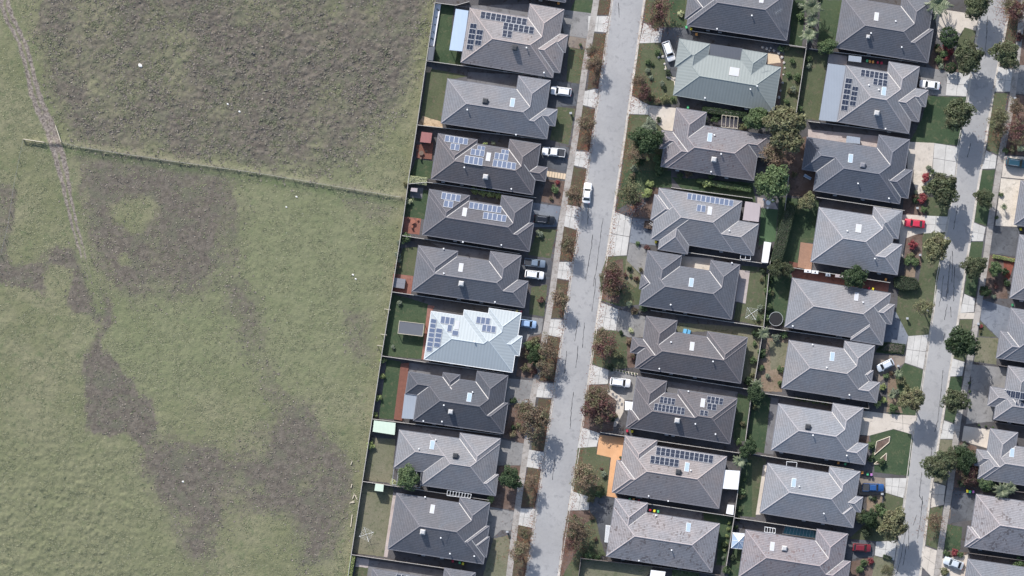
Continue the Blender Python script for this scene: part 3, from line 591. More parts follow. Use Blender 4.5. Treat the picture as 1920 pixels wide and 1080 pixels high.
# ---------------------------------------------------------------- the field: one relief mesh
def build_field():
    cell = 0.27; x0 = -122.0
    ys = np.arange(-74, 74, cell); nx = 390; ny = len(ys)
    bx = np.array([(polyline_at(FIELD_B, 540 - y / S) - 960) * S for y in ys]) - 0.05
    t = np.linspace(0, 1, nx)
    X = x0 + (bx[:, None] - x0) * t[None, :]; Y = np.repeat(ys[:, None], nx, 1)
    PX = X / S + 960; PY = 540 - Y / S
    wx = PX + (fbm(X, Y, 8, 5, 1) - 0.5) * 46 + (fbm(X, Y, 1.4, 3, 5) - 0.5) * 14
    wy = PY + (fbm(X, Y, 8, 5, 9) - 0.5) * 46 + (fbm(X, Y, 1.4, 3, 13) - 0.5) * 14
    A1 = [(-20, 468), (35, 488), (80, 484), (100, 463), (140, 470), (165, 505), (190, 560), (202, 600), (190, 650), (215, 660), (250, 710), (285, 740), (300, 775), (300, 830), (285, 860), (265, 820), (240, 803), (170, 800), (160, 750), (150, 710), (165, 650), (190, 610), (175, 582), (130, 572), (120, 545), (130, 505), (105, 492), (78, 508), (85, 562), (62, 537), (48, 522), (-20, 528)]
    A2 = [(285, 770), (310, 825), (420, 842), (500, 815), (548, 735), (590, 790), (660, 850), (650, 980), (625, 1060), (530, 1062), (560, 985), (470, 950), (410, 990), (400, 1090), (375, 1085), (340, 1000), (300, 925), (262, 900), (280, 850)]
    A = [(-20, 468), (35, 488), (80, 484), (100, 463), (140, 470), (165, 505), (190, 560), (202, 600), (190, 650), (215, 660), (250, 710), (285, 740), (300, 775), (292, 800), (305, 830), (345, 842), (350, 805), (380, 815), (420, 842),
         (470, 842), (510, 800), (540, 770), (545, 725), (572, 760), (600, 800), (645, 850), (645, 960), (622, 1045), (540, 1052), (560, 980), (520, 960), (450, 945), (420, 985), (390, 970), (397, 1030), (380, 1052), (368, 1010), (340, 990),
         (330, 940), (300, 920), (265, 905), (272, 880), (285, 860), (265, 820), (240, 803), (170, 800), (160, 750), (150, 710), (165, 650), (190, 610), (175, 582), (130, 572), (120, 545), (130, 505), (105, 492), (78, 508), (85, 562), (62, 537), (48, 522), (-20, 528)]
    B = [(140, 288), (240, 292), (340, 308), (445, 328), (450, 400), (436, 480), (405, 545), (330, 562), (280, 556), (212, 576), (205, 540), (165, 500), (150, 440), (152, 380)]
    C = [(60, -80), (850, -80), (795, 60), (750, 190), (690, 290), (560, 330), (330, 296), (140, 268), (105, 200), (70, 90)]
    D = [(390, 500), (450, 520), (490, 570), (505, 640), (510, 690), (560, 740), (610, 800), (545, 800), (480, 715), (440, 640), (405, 560)]
    E = [(640, 600), (700, 580), (708, 690), (650, 680)]
    F = [(600, 320), (745, 375), (740, 420), (690, 430), (640, 380)]
    Lf = [(-30, 330), (22, 350), (26, 420), (8, 480), (-30, 480)]
    def soft(poly, blur=6):
        acc = 0
        for dx, dy in ((0, 0), (blur, 0), (-blur, 0), (0, blur), (0, -blur), (blur * .6, blur * .6), (-blur * .6, -blur * .6)):
            acc = acc + pip(wx + dx, wy + dy, poly)
        return acc / 7.0
    mot = fbm(X, Y, 5.5, 5, 85)
    bare = np.maximum.reduce([1.1 * soft(A1, 9), 1.02 * soft(A2, 30) * np.clip(.1 + 1.75 * mot, .25, 1.1), 0.88 * soft(B, 36) * np.clip(.35 + 1.5 * fbm(X, Y, 8, 4, 81), .4, 1.1), 0.66 * soft(D, 30) * np.clip(.3 + 1.5 * mot, .4, 1.1), 0.5 * soft(E, 14), 0.45 * soft(F, 14), 0.7 * soft(Lf, 5)])
    patch = fbm(X, Y, 9, 4, 21)
    rough = soft(C, 30)
    bare = np.maximum(bare, rough * np.clip(0.80 + (patch - 0.48) * 1.6, 0.45, 0.95))
    for cx, cy, rx, ry, k in ((250, 400, 40, 34, 0.9), (232, 488, 22, 16, 0.8), (175, 160, 26, 20, 0.55), (102, 520, 30, 34, 1.0), (120, 240, 20, 10, 0.5)):
        e = np.exp(-(((wx - cx) / rx) ** 2 + ((wy - cy) / ry) ** 2) ** 2); bare = bare * (1 - k * e)
    edge = np.clip((PX - (np.interp(PY, [540 - y / S for y in ys][::-1], (bx / S + 960)[::-1]) - 34)) / 34, 0, 1)
    bare *= 1 - 0.6 * edge
    TR = [(0, -20), (14, 30), (42, 80), (62, 160), (90, 235), (110, 290), (126, 360), (142, 430), (160, 500), (184, 575)]
    d, ta = seg_dist(wx * .25 + PX * .75, wy * .25 + PY * .75, TR)
    wdt = np.interp(ta, [0, 180, 260, 320, 400, 500, 620], [11, 10, 12, 13, 9.5, 7, 5])
    ruts = np.exp(-((d - wdt * 0.55) / (wdt * 0.46)) ** 2)
    mud = np.interp(ta, [0, 150, 210, 330, 380, 470, 600], [0.95, 0.95, 1.05, 1.05, 0.9, 0.8, 0.35]) * ruts * (0.55 + 0.9 * fbm(X, Y, 1.2, 3, 31))
    mud = np.maximum(mud, np.exp(-(d / 9) ** 2) * np.interp(ta, [0, 190, 240, 320, 380, 700], [0, 0, 0.62, 0.62, 0, 0]) * (0.5 + fbm(X, Y, 0.8, 3, 33)))
    side = np.exp(-((d - wdt * 1.2) / 7) ** 2) * 0.6
    bare = bare * (1 - 0.8 * np.exp(-(d / 13) ** 2))
    # low earth bank under the wire fence
    BK = [(115, 270), (150, 277), (300, 300), (480, 325), (620, 350), (752, 372)]
    sgn_y = np.interp(PX, [p[0] for p in BK], [p[1] for p in BK])
    db, _ = seg_dist(PX, PY, BK)
    below = PY - sgn_y
    bank = np.where(below < 0, np.exp(-(below / 9) ** 2), np.exp(-(below / 3.2) ** 2)) * 0.34 * (db < 60)
    bank = bank * (0.75 + 0.5 * fbm(X, Y, 3, 3, 41))
    lush = np.exp(-((below - 10) / 7) ** 2) * (db < 40) * 0.8
    pale = np.exp(-((below + 3) / 4) ** 2) * (db < 30)
    n1 = fbm(X, Y, 2.6, 4, 51); n2 = fbm(X, Y, 0.9, 3, 61); n3 = fbm(X + 0.6 * Y, Y - 0.3 * X, 1.5, 3, 71)
    tuss = np.clip(1 - np.abs(n3 - 0.5) * 5, 0, 1)
    Z = 0.12 * (n1 - 0.5) + 0.20 * (n2 - 0.5) * (1 - bare * 0.5) + rough * (0.20 * tuss * np.clip(patch * 2.2 - .45, .1, 1) + 0.24 * (n2 - 0.5)) + bank - 0.05 * mud
    lowleft = np.clip((PY - 760) / 200, 0, 1) * np.clip((340 - PX) / 150, 0, 1)
    Z += lowleft * (0.20 * (np.clip(n2, 0.4, 1) - 0.4) * 1.6 + 0.08 * tuss)
    Z *= np.clip((bx[:, None] - X) / 1.2, 0.05, 1)
    Z += 0.0
    vs = np.stack([X, Y, Z], -1).reshape(-1, 3)
    i = np.arange(ny - 1)[:, None] * nx + np.arange(nx - 1)[None, :]
    fs = np.stack([i, i + 1, i + nx + 1, i + nx], -1).reshape(-1, 4)
    me = bpy.data.meshes.new('field')
    me.vertices.add(len(vs)); me.vertices.foreach_set('co', vs.astype(np.float32).ravel())
    me.loops.add(fs.size); me.loops.foreach_set('vertex_index', fs.astype(np.int32).ravel())
    me.polygons.add(len(fs)); me.polygons.foreach_set('loop_start', (np.arange(len(fs)) * 4).astype(np.int32))
    me.update(calc_edges=True)
    for nm, arr in (('bare', bare), ('mud', np.clip(mud, 0, 1)), ('lush', np.clip(lush * .7 + side * 0.35, 0, 1)), ('pale', np.clip(pale, 0, 1)), ('rough', rough), ('fresh', np.exp(-(((wx - 560) / 190) ** 2 + ((wy - 520) / 240) ** 2) ** 2) + np.exp(-(((wx - 300) / 150) ** 2 + ((wy - 640) / 130) ** 2) ** 2)), ('yellow', np.clip((wy - 700) / 160, 0, 1) * np.clip((420 - wx) / 160, 0, 1))):
        a = me.attributes.new(nm, 'FLOAT', 'POINT'); a.data.foreach_set('value', np.clip(arr, 0, 1).astype(np.float32).ravel())
    m, nt, b = new_mat('field_grass'); p = pos(nt)
    at = lambda n: N(nt, 'ShaderNodeAttribute', attribute_name=n).outputs['Fac']
    g1 = ramp(nt, noise(nt, 0.09, 4, 0.6, p), 0.36, 0.62)
    col = mixc(nt, g1, (0.156, 0.160, 0.092), (0.198, 0.190, 0.120))
    col = mixc(nt, ramp(nt, noise(nt, 0.5, 5, 0.7, p, 0.5), 0.5, 0.72), col, (0.118, 0.140, 0.076))
    col = mixc(nt, ramp(nt, noise(nt, 1.7, 4, 0.7, p), 0.56, 0.74), col, (0.078, 0.098, 0.055))
    col = mixc(nt, ramp(nt, noise(nt, 2.6, 3, 0.7, p), 0.6, 0.8), col, (0.225, 0.21, 0.145))
    col = mixc(nt, math_n(nt, 'MULTIPLY', at('fresh'), 0.6), col, mixc(nt, noise(nt, 0.9, 4, 0.7, p), (0.126, 0.152, 0.078), (0.202, 0.206, 0.124)))
    col = mixc(nt, math_n(nt, 'MULTIPLY', at('yellow'), 0.55), col, mixc(nt, noise(nt, 1.1, 4, 0.75, p), (0.096, 0.116, 0.060), (0.232, 0.226, 0.138)))
    bcol = mixc(nt, ramp(nt, noise(nt, 0.7, 5, 0.7, p), 0.4, 0.62), (0.110, 0.096, 0.080), (0.158, 0.138, 0.114))
    bcol = mixc(nt, ramp(nt, noise(nt, 0.22, 4, 0.65, p), 0.48, 0.62), bcol, (0.128, 0.124, 0.092))
    bcol = mixc(nt, ramp(nt, noise(nt, 3.0, 4, 0.7, p), 0.56, 0.74), bcol, (0.066, 0.059, 0.054))
    bf = math_n(nt, 'ADD', math_n(nt, 'ADD', at('bare'), math_n(nt, 'MULTIPLY', math_n(nt, 'SUBTRACT', noise(nt, 1.3, 6, 0.8, p), 0.5), 1.0)), math_n(nt, 'MULTIPLY', math_n(nt, 'SUBTRACT', noise(nt, 0.24, 5, 0.7, p, 0.8), 0.5), 0.75))
    col = mixc(nt, ramp(nt, bf, 0.08, 0.92), col, bcol)
    col = mixc(nt, math_n(nt, 'MULTIPLY', at('lush'), 0.8), col, (0.075, 0.115, 0.050))
    col = mixc(nt, math_n(nt, 'MULTIPLY', at('pale'), 0.5), col, (0.21, 0.19, 0.14))
    mcol = mixc(nt, ramp(nt, noise(nt, 1.9, 4, 0.75, p), .36, .66), (0.112, 0.094, 0.082), (0.30, 0.26, 0.225))
    col = mixc(nt, ramp(nt, at('mud'), 0.25, 0.75), col, mcol)
    vor = N(nt, 'ShaderNodeTexVoronoi'); vor.inputs['Scale'].default_value = 0.75; lnk(nt, p, vor.inputs['Vector'])
    fleck = math_n(nt, 'MULTIPLY', math_n(nt, 'LESS_THAN', vor.outputs['Distance'], 0.075), math_n(nt, 'GREATER_THAN', noise(nt, 0.35, 2, 0.5, p), 0.56))
    col = mixc(nt, math_n(nt, 'MULTIPLY', fleck, 0.6), col, (0.42, 0.40, 0.36))
    gr = noise(nt, 8.0, 2, 0.6, p)
    v = math_n(nt, 'ADD', 0.45, math_n(nt, 'MULTIPLY', gr, 1.1))
    cv = N(nt, 'ShaderNodeCombineColor'); [lnk(nt, v, cv.inputs[i2]) for i2 in range(3)]
    col = mixc(nt, 1.0, col, cv.outputs[0], 'MULTIPLY')
    lnk(nt, col, b.inputs['Base Color']); b.inputs['Roughness'].default_value = 1.0; b.inputs['Specular IOR Level'].default_value = 0.1
    bump(nt, b, math_n(nt, 'ADD', noise(nt, 3.2, 3, 0.7, p), math_n(nt, 'MULTIPLY', noise(nt, 1.4, 3, 0.7, p), 1.2)), 0.75, 0.12)
    me.materials.append(m)
    o = bpy.data.objects.new('field', me); COL.objects.link(o)
    # grass tufts and dry tussocks standing on it
    rng = np.random.default_rng(3)
    for nm, mat, n, lab in (('grass_tufts', 'tuft_green', 62000, 'short grass tufts all over the field'), ('dry_tussocks', 'tuft_dry', 62000, 'dry brown tussocks over the rough upper field')):
        ii = rng.integers(0, X.size, n * 2); bb = bare.ravel()[ii]; rr = rough.ravel()[ii]; mm = mud.ravel()[ii]
        clump = fbm(X.ravel()[ii], Y.ravel()[ii], 2.2, 3, 91)
        pr = ((1 - bb) * np.clip(clump * 3 - 1.0, 0, 1)) if 'grass' in nm else np.maximum(rr * np.clip(clump * 3 - .95, 0.05, 1), bb * .16)
        pr = pr * (mm < .4) * ((bx.max() - 0) > -1e9); ii = ii[rng.uniform(0, 1, n * 2) < pr][:n]
        C = np.stack([X.ravel()[ii], Y.ravel()[ii], Z.ravel()[ii]], 1) + np.concatenate([rng.uniform(-.14, .14, (len(ii), 2)), np.zeros((len(ii), 1))], 1)
        k = len(C); hgt = (rng.uniform(.03, .10, k) if 'grass' in nm else rng.uniform(.05, .16, k))[:, None]; wdt = rng.uniform(.10, .26, k)[:, None] * (1.0 if 'grass' in nm else 1.25)
        V = []
        for j in range(3):
            a = rng.uniform(0, 6.283, k); d = np.stack([np.cos(a), np.sin(a), np.zeros(k)], 1); s = np.stack([-np.sin(a), np.cos(a), np.zeros(k)], 1)
            tip = C + d * wdt + np.array([0, 0, 1]) * hgt
            V.append(np.stack([C - s * wdt * .55, C + d * wdt * .2 + s * wdt * .55, tip + s * wdt * .22, tip - s * wdt * .22], 1))
        V = np.stack(V, 1).reshape(-1, 3)
        n4 = len(V) // 4; me2 = bpy.data.meshes.new(nm); me2.vertices.add(len(V)); me2.vertices.foreach_set('co', V.astype(np.float32).ravel())
        me2.loops.add(len(V)); me2.loops.foreach_set('vertex_index', np.arange(len(V), dtype=np.int32)); me2.polygons.add(n4); me2.polygons.foreach_set('loop_start', (np.arange(n4) * 4).astype(np.int32)); me2.update(calc_edges=True)
        me2.materials.append(MATS[mat]); o2 = bpy.data.objects.new(nm, me2); COL.objects.link(o2); o2['kind'] = 'stuff'; o2['label'] = lab; o2['category'] = 'grass'
    return struct(o, 'rough grass paddock with bare dark patches at the left')
build_field()
# ================================================================ houses
EAVE = 2.6; PITCH = math.tan(math.radians(26.0))
_w = MB(); _w.box(-0.5, -0.04, -0.5, 0.5, 0.04, 0.5); WINF = _w.mesh('window', 'white_metal')
_w = MB(); _w.box(-0.44, -0.055, -0.42, -0.02, 0.055, 0.42); _w.box(0.02, -0.055, -0.42, 0.44, 0.055, 0.42); WINP = _w.mesh('pane', 'glass_dark')
_w = MB()
for i in range(4): _w.box(-0.5, -0.05, -0.5 + i * 0.25 + 0.008, 0.5, 0.05, -0.25 + i * 0.25 - 0.008)
GARD = _w.mesh('garage_door', 'gutter_light')
_w = MB(); _w.box(-.42, -.16, .08, .42, .16, .72); _w.box(-.4, -.14, 0, -.3, .14, .08); _w.box(.3, -.14, 0, .4, .14, .08); _w.tube((-.1, -.16, .4), (-.1, -.175, .4), .24, n=12); ACU = _w.mesh('air_conditioner', 'cooler_light')
def panel_mesh(mat):
    m = MB(); m.box(-0.5, -0.5, 0.0, 0.5, 0.5, 0.04, 1)
    if mat == 'cells_dark': m.box(-0.455, -0.47, 0.035, 0.455, -0.008, 0.046, 0); m.box(-0.455, 0.008, 0.035, 0.455, 0.47, 0.046, 0)
    else: m.box(-0.435, -0.455, 0.035, 0.435, 0.455, 0.046, 0)
    return m.mesh('solar_panel', [mat, 'panel_frame'])
PANEL = {'d': panel_mesh('cells_dark'), 'b': panel_mesh('cells_blue')}
def cooler_mesh(mat):
    m = MB(); b = [(-0.55, -0.55), (0.55, -0.55), (0.55, 0.55), (-0.55, 0.55)]
    m.hexa([(x * .8, y * .8, -0.3) for x, y in b], [(x, y, 0.18) for x, y in b]); m.hexa([(x, y, 0.185) for x, y in b], [(x * 1.04, y * 1.04, 0.62) for x, y in b])
    m.hexa([(x * 1.04, y * 1.04, 0.62) for x, y in b], [(x * .62, y * .62, 0.82) for x, y in b])
    for k in range(4):
        z = 0.25 + k * 0.085
        m.hexa([(x * 1.05, y * 1.05, z) for x, y in b], [(x * 1.07, y * 1.07, z + 0.04) for x, y in b])
    return m.mesh('roof_cooler', mat)
COOL = {'l': cooler_mesh('cooler_light'), 'd': cooler_mesh('dark_plastic'), 'g': cooler_mesh('gutter_grey')}
_m = MB(); _m.tube((0, 0, -0.2), (0, 0, 0.34), 0.10, n=10); _m.tube((0, 0, 0.34), (0, 0, 0.44), 0.19, 0.15, n=10); VENT = _m.mesh('roof_vent', 'white_metal')
_m = MB(); _m.box(-0.5, -0.5, 0, 0.5, 0.5, 0.10, 1); _m.box(-0.45, -0.47, 0.10, 0.45, 0.47, 0.12, 0); SKYL = _m.mesh('skylight', ['acrylic_white', 'flashing'])
SKYB = _m.mesh('skylight', ['glass_pale', 'white_metal'])
_m = MB(); _m.tube((0, 0, 0), (0, 0, 2.2), 0.025); _m.tube((-0.9, 0, 2.1), (0.9, 0, 2.15), 0.025)
for k in range(7): _m.tube((-0.85 + k * .28, -0.5 + .03 * k, 2.13), (-0.85 + k * .28, 0.5 - .03 * k, 2.13), 0.016, n=4)
ANT = _m.mesh('antenna', 'chrome')

def clip_half(P, a, b, c):      # keep a*x+b*y >= c
    out = []
    for i in range(len(P)):
        p = P[i]; q = P[(i + 1) % len(P)]; dp = a * p[0] + b * p[1] - c; dq = a * q[0] + b * q[1] - c
        if dp >= 0: out.append(p)
        if (dp > 0 > dq) or (dp < 0 < dq):
            t = dp / (dp - dq); out.append((p[0] + (q[0] - p[0]) * t, p[1] + (q[1] - p[1]) * t))
    return out
def area(P): return 0.5 * sum(P[i][0] * P[(i + 1) % len(P)][1] - P[(i + 1) % len(P)][0] * P[i][1] for i in range(len(P)))
def snap(vals, eps):
    s = sorted(vals); m = {}; grp = [s[0]]
    for v in s[1:]:
        if v - grp[-1] < eps: grp.append(v)
        else:
            for g in grp: m[g] = sum(grp) / len(grp)
            grp = [v]
    for g in grp: m[g] = sum(grp) / len(grp)
    return m
def outline(rects):
    """boundary edges of a union of rectangles, merged: list of (x0,y0,x1,y1,nx,ny)"""
    xs = sorted({v for r in rects for v in (r[0], r[2])}); ys = sorted({v for r in rects for v in (r[1], r[3])})
    ins = lambda x, y: any(r[0] < x < r[2] and r[1] < y < r[3] for r in rects)
    C = [[ins((xs[i] + xs[i + 1]) / 2, (ys[j] + ys[j + 1]) / 2) for j in range(len(ys) - 1)] for i in range(len(xs) - 1)]
    g = lambda i, j: 0 <= i < len(xs) - 1 and 0 <= j < len(ys) - 1 and C[i][j]
    E = []
    for i in range(len(xs)):
        for sgn in (1, -1):
            run = None
            for j in range(len(ys)):
                on = j < len(ys) - 1 and ((g(i - 1, j) and not g(i, j)) if sgn > 0 else (g(i, j) and not g(i - 1, j)))
                if on and run is None: run = j
                if not on and run is not None: E.append((xs[i], ys[run], xs[i], ys[j], sgn, 0)); run = None
    for j in range(len(ys)):
        for sgn in (1, -1):
            run = None
            for i in range(len(xs)):
                on = i < len(xs) - 1 and ((g(i, j - 1) and not g(i, j)) if sgn > 0 else (g(i, j) and not g(i, j - 1)))
                if on and run is None: run = i
                if not on and run is not None: E.append((xs[run], ys[j], xs[i], ys[j], 0, sgn)); run = None
    cells = [(xs[i], ys[j], xs[i + 1], ys[j + 1]) for i in range(len(xs) - 1) for j in range(len(ys) - 1) if C[i][j]]
    return E, cells
DIRS = {'W': (1, 0), 'E': (-1, 0), 'S': (0, 1), 'N': (0, -1)}
HOUSES = {}
class House: pass
def house(key, t, slope, rects, mat, label, pitch=26.0, wall='brick_tan', gut='gutter_grey', valley='flashing', cap=None, street='E', metal=False,
          panels=(), sky=(), cool=(), vents=(), ants=()):
    global PITCH
    PITCH = math.tan(math.radians(pitch)); PI_ = PITCH
    H = House(); ang = math.atan(slope); H.ang = ang
    kz = 1.0 - 3.2 / CAMH
    ca, sa = math.cos(ang), math.sin(ang)
    def loc(p):
        q = t(*p); wx = (q[0] - 960) * S * kz; wy = (540 - q[1]) * S * kz
        return wx * ca - wy * sa, wx * sa + wy * ca          # rotate by +ang: local x along the house, y up the picture
    R0 = []
    for r in rects:
        L, T, Rr, B = [loc(p) for p in r[:4]]
        R0.append([L[0], B[1], Rr[0], T[1]])
    sx = snap([v for r in R0 for v in (r[0], r[2])], 0.34); sy = snap([v for r in R0 for v in (r[1], r[3])], 0.34)
    R0 = [(sx[r[0]], sy[r[1]], sx[r[2]], sy[r[3]]) for r in R0]
    cx = sum(r[0] + r[2] for r in R0[:1]) / 2; cy = sum(r[1] + r[3] for r in R0[:1]) / 2
    R = [(r[0] - cx, r[1] - cy, r[2] - cx, r[3] - cy) for r in R0]
    wx0 = cx * ca + cy * sa; wy0 = -cx * sa + cy * ca
    H.root = root = empty('house', (wx0, wy0, 0), -ang)
    H.loc = lambda p, z=0: (loc(p)[0] - cx, loc(p)[1] - cy)
    H.R = R; H.c = (wx0, wy0); H.name = key
    tag(root, label, 'house', 'single storey houses')
    H.label = label
    pl = [dict(W=(1, 0, -r[0]), E=(-1, 0, r[2]), S=(0, 1, -r[1]), N=(0, -1, r[3])) for r in R]   # distance from each eave
    ev = lambda q, p: q[0] * p[0] + q[1] * p[1] + q[2]
    def winner(p):
        best = None
        for i, q in enumerate(pl):
            d, k = min((ev(q[k], p), k) for k in 'WESN')
            if d > 0 and (best is None or d > best[0] + 1e-4): best = (d, k, i)
        return best
    H.winner = winner
    H.z = lambda p: EAVE + (winner(p)[0] if winner(p) else 0) * PI_
    pieces = []
    for i, r in enumerate(R):
        rect = [(r[0], r[1]), (r[2], r[1]), (r[2], r[3]), (r[0], r[3])]
        for k in 'WESN':
            f = pl[i][k]; P = rect
            for e in 'WESN':
                if e != k and P:
                    g = pl[i][e]; P = clip_half(P, g[0] - f[0], g[1] - f[1], -(g[2] - f[2]))
            if len(P) < 3 or abs(area(P)) < 1e-3: continue
            todo = [P]
            for j in range(len(R)):
                if j == i: continue
                sgn = -1e-3 if j < i else 1e-3
                hs = [(pl[j][e][0] - f[0], pl[j][e][1] - f[1], -(pl[j][e][2] - f[2]) + sgn) for e in 'WESN']
                hs += [(pl[j][e][0], pl[j][e][1], -pl[j][e][2] + 1e-4) for e in 'WESN']
                nxt = []
                for Q in todo:
                    for (a, b, c) in hs:
                        if abs(a) < 1e-9 and abs(b) < 1e-9:
                            if c > 0: nxt.append(Q); Q = []; break
                            continue
                        o_ = clip_half(Q, -a, -b, -c); Q2 = clip_half(Q, a, b, c)
                        if len(o_) >= 3 and abs(area(o_)) > 4e-3: nxt.append(o_)
                        Q = Q2
                        if len(Q) < 3 or abs(area(Q)) < 4e-3: Q = []; break
                todo = nxt
            pieces += [(k, f, Q) for Q in todo]
    vs = []; fs = []; uvs = []
    for k, f, Q in pieces:
        if area(Q) < 0: Q = Q[::-1]
        b = len(vs)
        for p in Q:
            d = ev(f, p); vs.append((p[0], p[1], EAVE + 0.06 + d * PITCH))
            uvs.append(((p[1] if k in 'WE' else p[0]) + 50, d / math.cos(math.atan(PITCH)) + 0.02))
        fs.append(tuple(range(b, b + len(Q))))
    H.roof = mesh_obj('roof', vs, fs, mat, root, uvs=uvs)
    E, cells = outline(R)
    # soffit and gutter
    sb = MB()
    for c in cells: sb.add([(c[0], c[1], EAVE - 0.06), (c[2], c[1], EAVE - 0.06), (c[2], c[3], EAVE - 0.06), (c[0], c[3], EAVE - 0.06)], [(3, 2, 1, 0)])
    sb.build('soffit', 'soffit', root)
    gm = MB(); w = 0.11
    for x0, y0, x1, y1, nx, ny in E:
        if nx: gm.box(min(x0, x0 + nx * w), y0, EAVE - 0.08, max(x0, x0 + nx * w), y1, EAVE + 0.070)
        else: gm.box(x0 - w, min(y0, y0 + ny * w), EAVE - 0.083, x1 + w, max(y0, y0 + ny * w), EAVE + 0.074)
    gm.build('gutter', gut, root)
    # walls, set in from the eaves
    ins = [(r[0] + .5, r[1] + .5, r[2] - .5, r[3] - .5) for r in R if r[2] - r[0] > 1.6 and r[3] - r[1] > 1.6]
    WE, _c = outline(ins); wv = MB()
    for x0, y0, x1, y1, nx, ny in WE:
        q = [(x0, y0, -0.02), (x1, y1, -0.02), (x1, y1, EAVE - 0.061), (x0, y0, EAVE - 0.061)]
        wv.add(q, [(0, 1, 2, 3) if (ny < 0 or nx > 0) else (3, 2, 1, 0)])
    wall_o = wv.build('wall', wall, root)
    gd = None
    for x0, y0, x1, y1, nx, ny in WE:
        Ln = math.hypot(x1 - x0, y1 - y0); mx, my = (x0 + x1) / 2, (y0 + y1) / 2; rz = math.atan2(-nx, ny) if ny == 0 else 0.0
        front = (nx > 0 and street == 'E') or (nx < 0 and street == 'W')
        if front and Ln > 4.5 and gd is None and my > 0:
            inst('garage_door', GARD, root, (mx + nx * .02, my, 1.1), (0, 0, rz), (min(4.8, Ln - .6), 1, 2.15)); gd = 1; continue
        n = int(Ln // 4.5) + (1 if Ln > 2.4 else 0)
        for k in range(min(n, 4)):
            f = (k + 0.5) / min(n, 4)
            o = inst('window', WINF, root, (x0 + (x1 - x0) * f + nx * .02, y0 + (y1 - y0) * f + ny * .02, 1.5), (0, 0, rz), (1.6, 1, 1.2))
            inst('pane', WINP, o)
    # hips, ridges and valleys
    segs = {}
    for k, f, Q in pieces:
        if area(Q) < 0: Q = Q[::-1]
        for i in range(len(Q)):
            p = Q[i]; q = Q[(i + 1) % len(Q)]; L = math.hypot(q[0] - p[0], q[1] - p[1])
            if L < 0.25: continue
            m = ((p[0] + q[0]) / 2, (p[1] + q[1]) / 2); n = ((q[1] - p[1]) / L, -(q[0] - p[0]) / L)
            o_ = winner((m[0] + n[0] * .06, m[1] + n[1] * .06))
            if o_ is None or o_[1] == k: continue
            h0 = ev(f, m); h1 = ev(f, (m[0] - n[0] * .06, m[1] - n[1] * .06))
            if abs(o_[0] - h0) > 0.12: continue
            conv = o_[0] + h1 < 2 * h0 - 1e-3
            d = ((q[0] - p[0]) / L, (q[1] - p[1]) / L)
            if d[0] < -1e-6 or (abs(d[0]) < 1e-6 and d[1] < 0): d = (-d[0], -d[1])
            off = -d[1] * m[0] + d[0] * m[1]
            key_ = (round(d[0], 2), round(d[1], 2), round(off / 0.08), conv)
            a, b = sorted((d[0] * p[0] + d[1] * p[1], d[0] * q[0] + d[1] * q[1]))
            for kk in (key_, key_[:2] + (key_[2] - 1, conv), key_[:2] + (key_[2] + 1, conv)):
                if kk in segs: key_ = kk; break
            segs.setdefault(key_, (d, off, []))[2].append((a, b))
    for (dx, dy, _o, conv), (d, off, iv) in segs.items():
        iv.sort(); runs = [list(iv[0])]
        for a, b in iv[1:]:
            if a <= runs[-1][1] + 0.15: runs[-1][1] = max(runs[-1][1], b)
            else: runs.append([a, b])
        for a, b in runs:
            if b - a < 0.7: continue
            A = (d[0] * a - d[1] * off, d[1] * a + d[0] * off); B = (d[0] * b - d[1] * off, d[1] * b + d[0] * off)
            eps = 0.03
            Ai = (A[0] + d[0] * eps, A[1] + d[1] * eps); Bi = (B[0] - d[0] * eps, B[1] - d[1] * eps)
            wa = winner(Ai); wb = winner(Bi)
            if wa is None or wb is None: continue
            za = EAVE + 0.06 + wa[0] * PITCH; zb = EAVE + 0.06 + wb[0] * PITCH
            mb = MB(); hw = 0.15 if conv else 0.085; px_, py_ = -d[1], d[0]
            if conv:
                flat = abs(za - zb) < 0.05; dr = hw * PITCH * (1.0 if flat else 0.70)
                pr = [(-hw, -dr + 0.012), (-hw * .55, 0.045), (0, 0.075), (hw * .55, 0.045), (hw, -dr + 0.012)]
            else:
                dr = hw * PITCH * 0.7; pr = [(-hw, dr + 0.012), (0, 0.02), (hw, dr + 0.012)]
            lo = [(A[0] + px_ * s, A[1] + py_ * s, za + h) for s, h in pr]; hi = [(B[0] + px_ * s, B[1] + py_ * s, zb + h) for s, h in pr]
            n = len(pr); mb.add(lo + hi, [(i, i + n, i + n + 1, i + 1) for i in range(n - 1)] + ([tuple(range(n)), tuple(range(2 * n - 1, n - 1, -1))] if conv else []))
            fx = mb.build('ridge_cap' if conv else 'valley_gutter', (cap or mat + '_cap') if conv else valley, H.roof)
    # fittings on the roof
    nrm = {'W': Vector((-PITCH, 0, 1)), 'E': Vector((PITCH, 0, 1)), 'N': Vector((0, PITCH, 1)), 'S': Vector((0, -PITCH, 1))}
    def seat(p, dz=0.0, on=None):
        w_ = winner(p) or (0, 'S', 0)
        if on: w_ = (ev(pl[on[2]][on[1]], p), on[1], on[2])
        z = EAVE + 0.06 + w_[0] * PITCH + dz
        n = nrm[w_[1]].normalized(); k = w_[1]
        ex = Vector((1, 0, 0)) if k in 'NS' else Vector((1, 0, -n.x / n.z)).normalized()
        ey = n.cross(ex).normalized()
        return Matrix.Translation((p[0], p[1], z)) @ Matrix((ex, ey, n)).transposed().to_4x4()
    cs = math.cos(math.atan(PITCH))
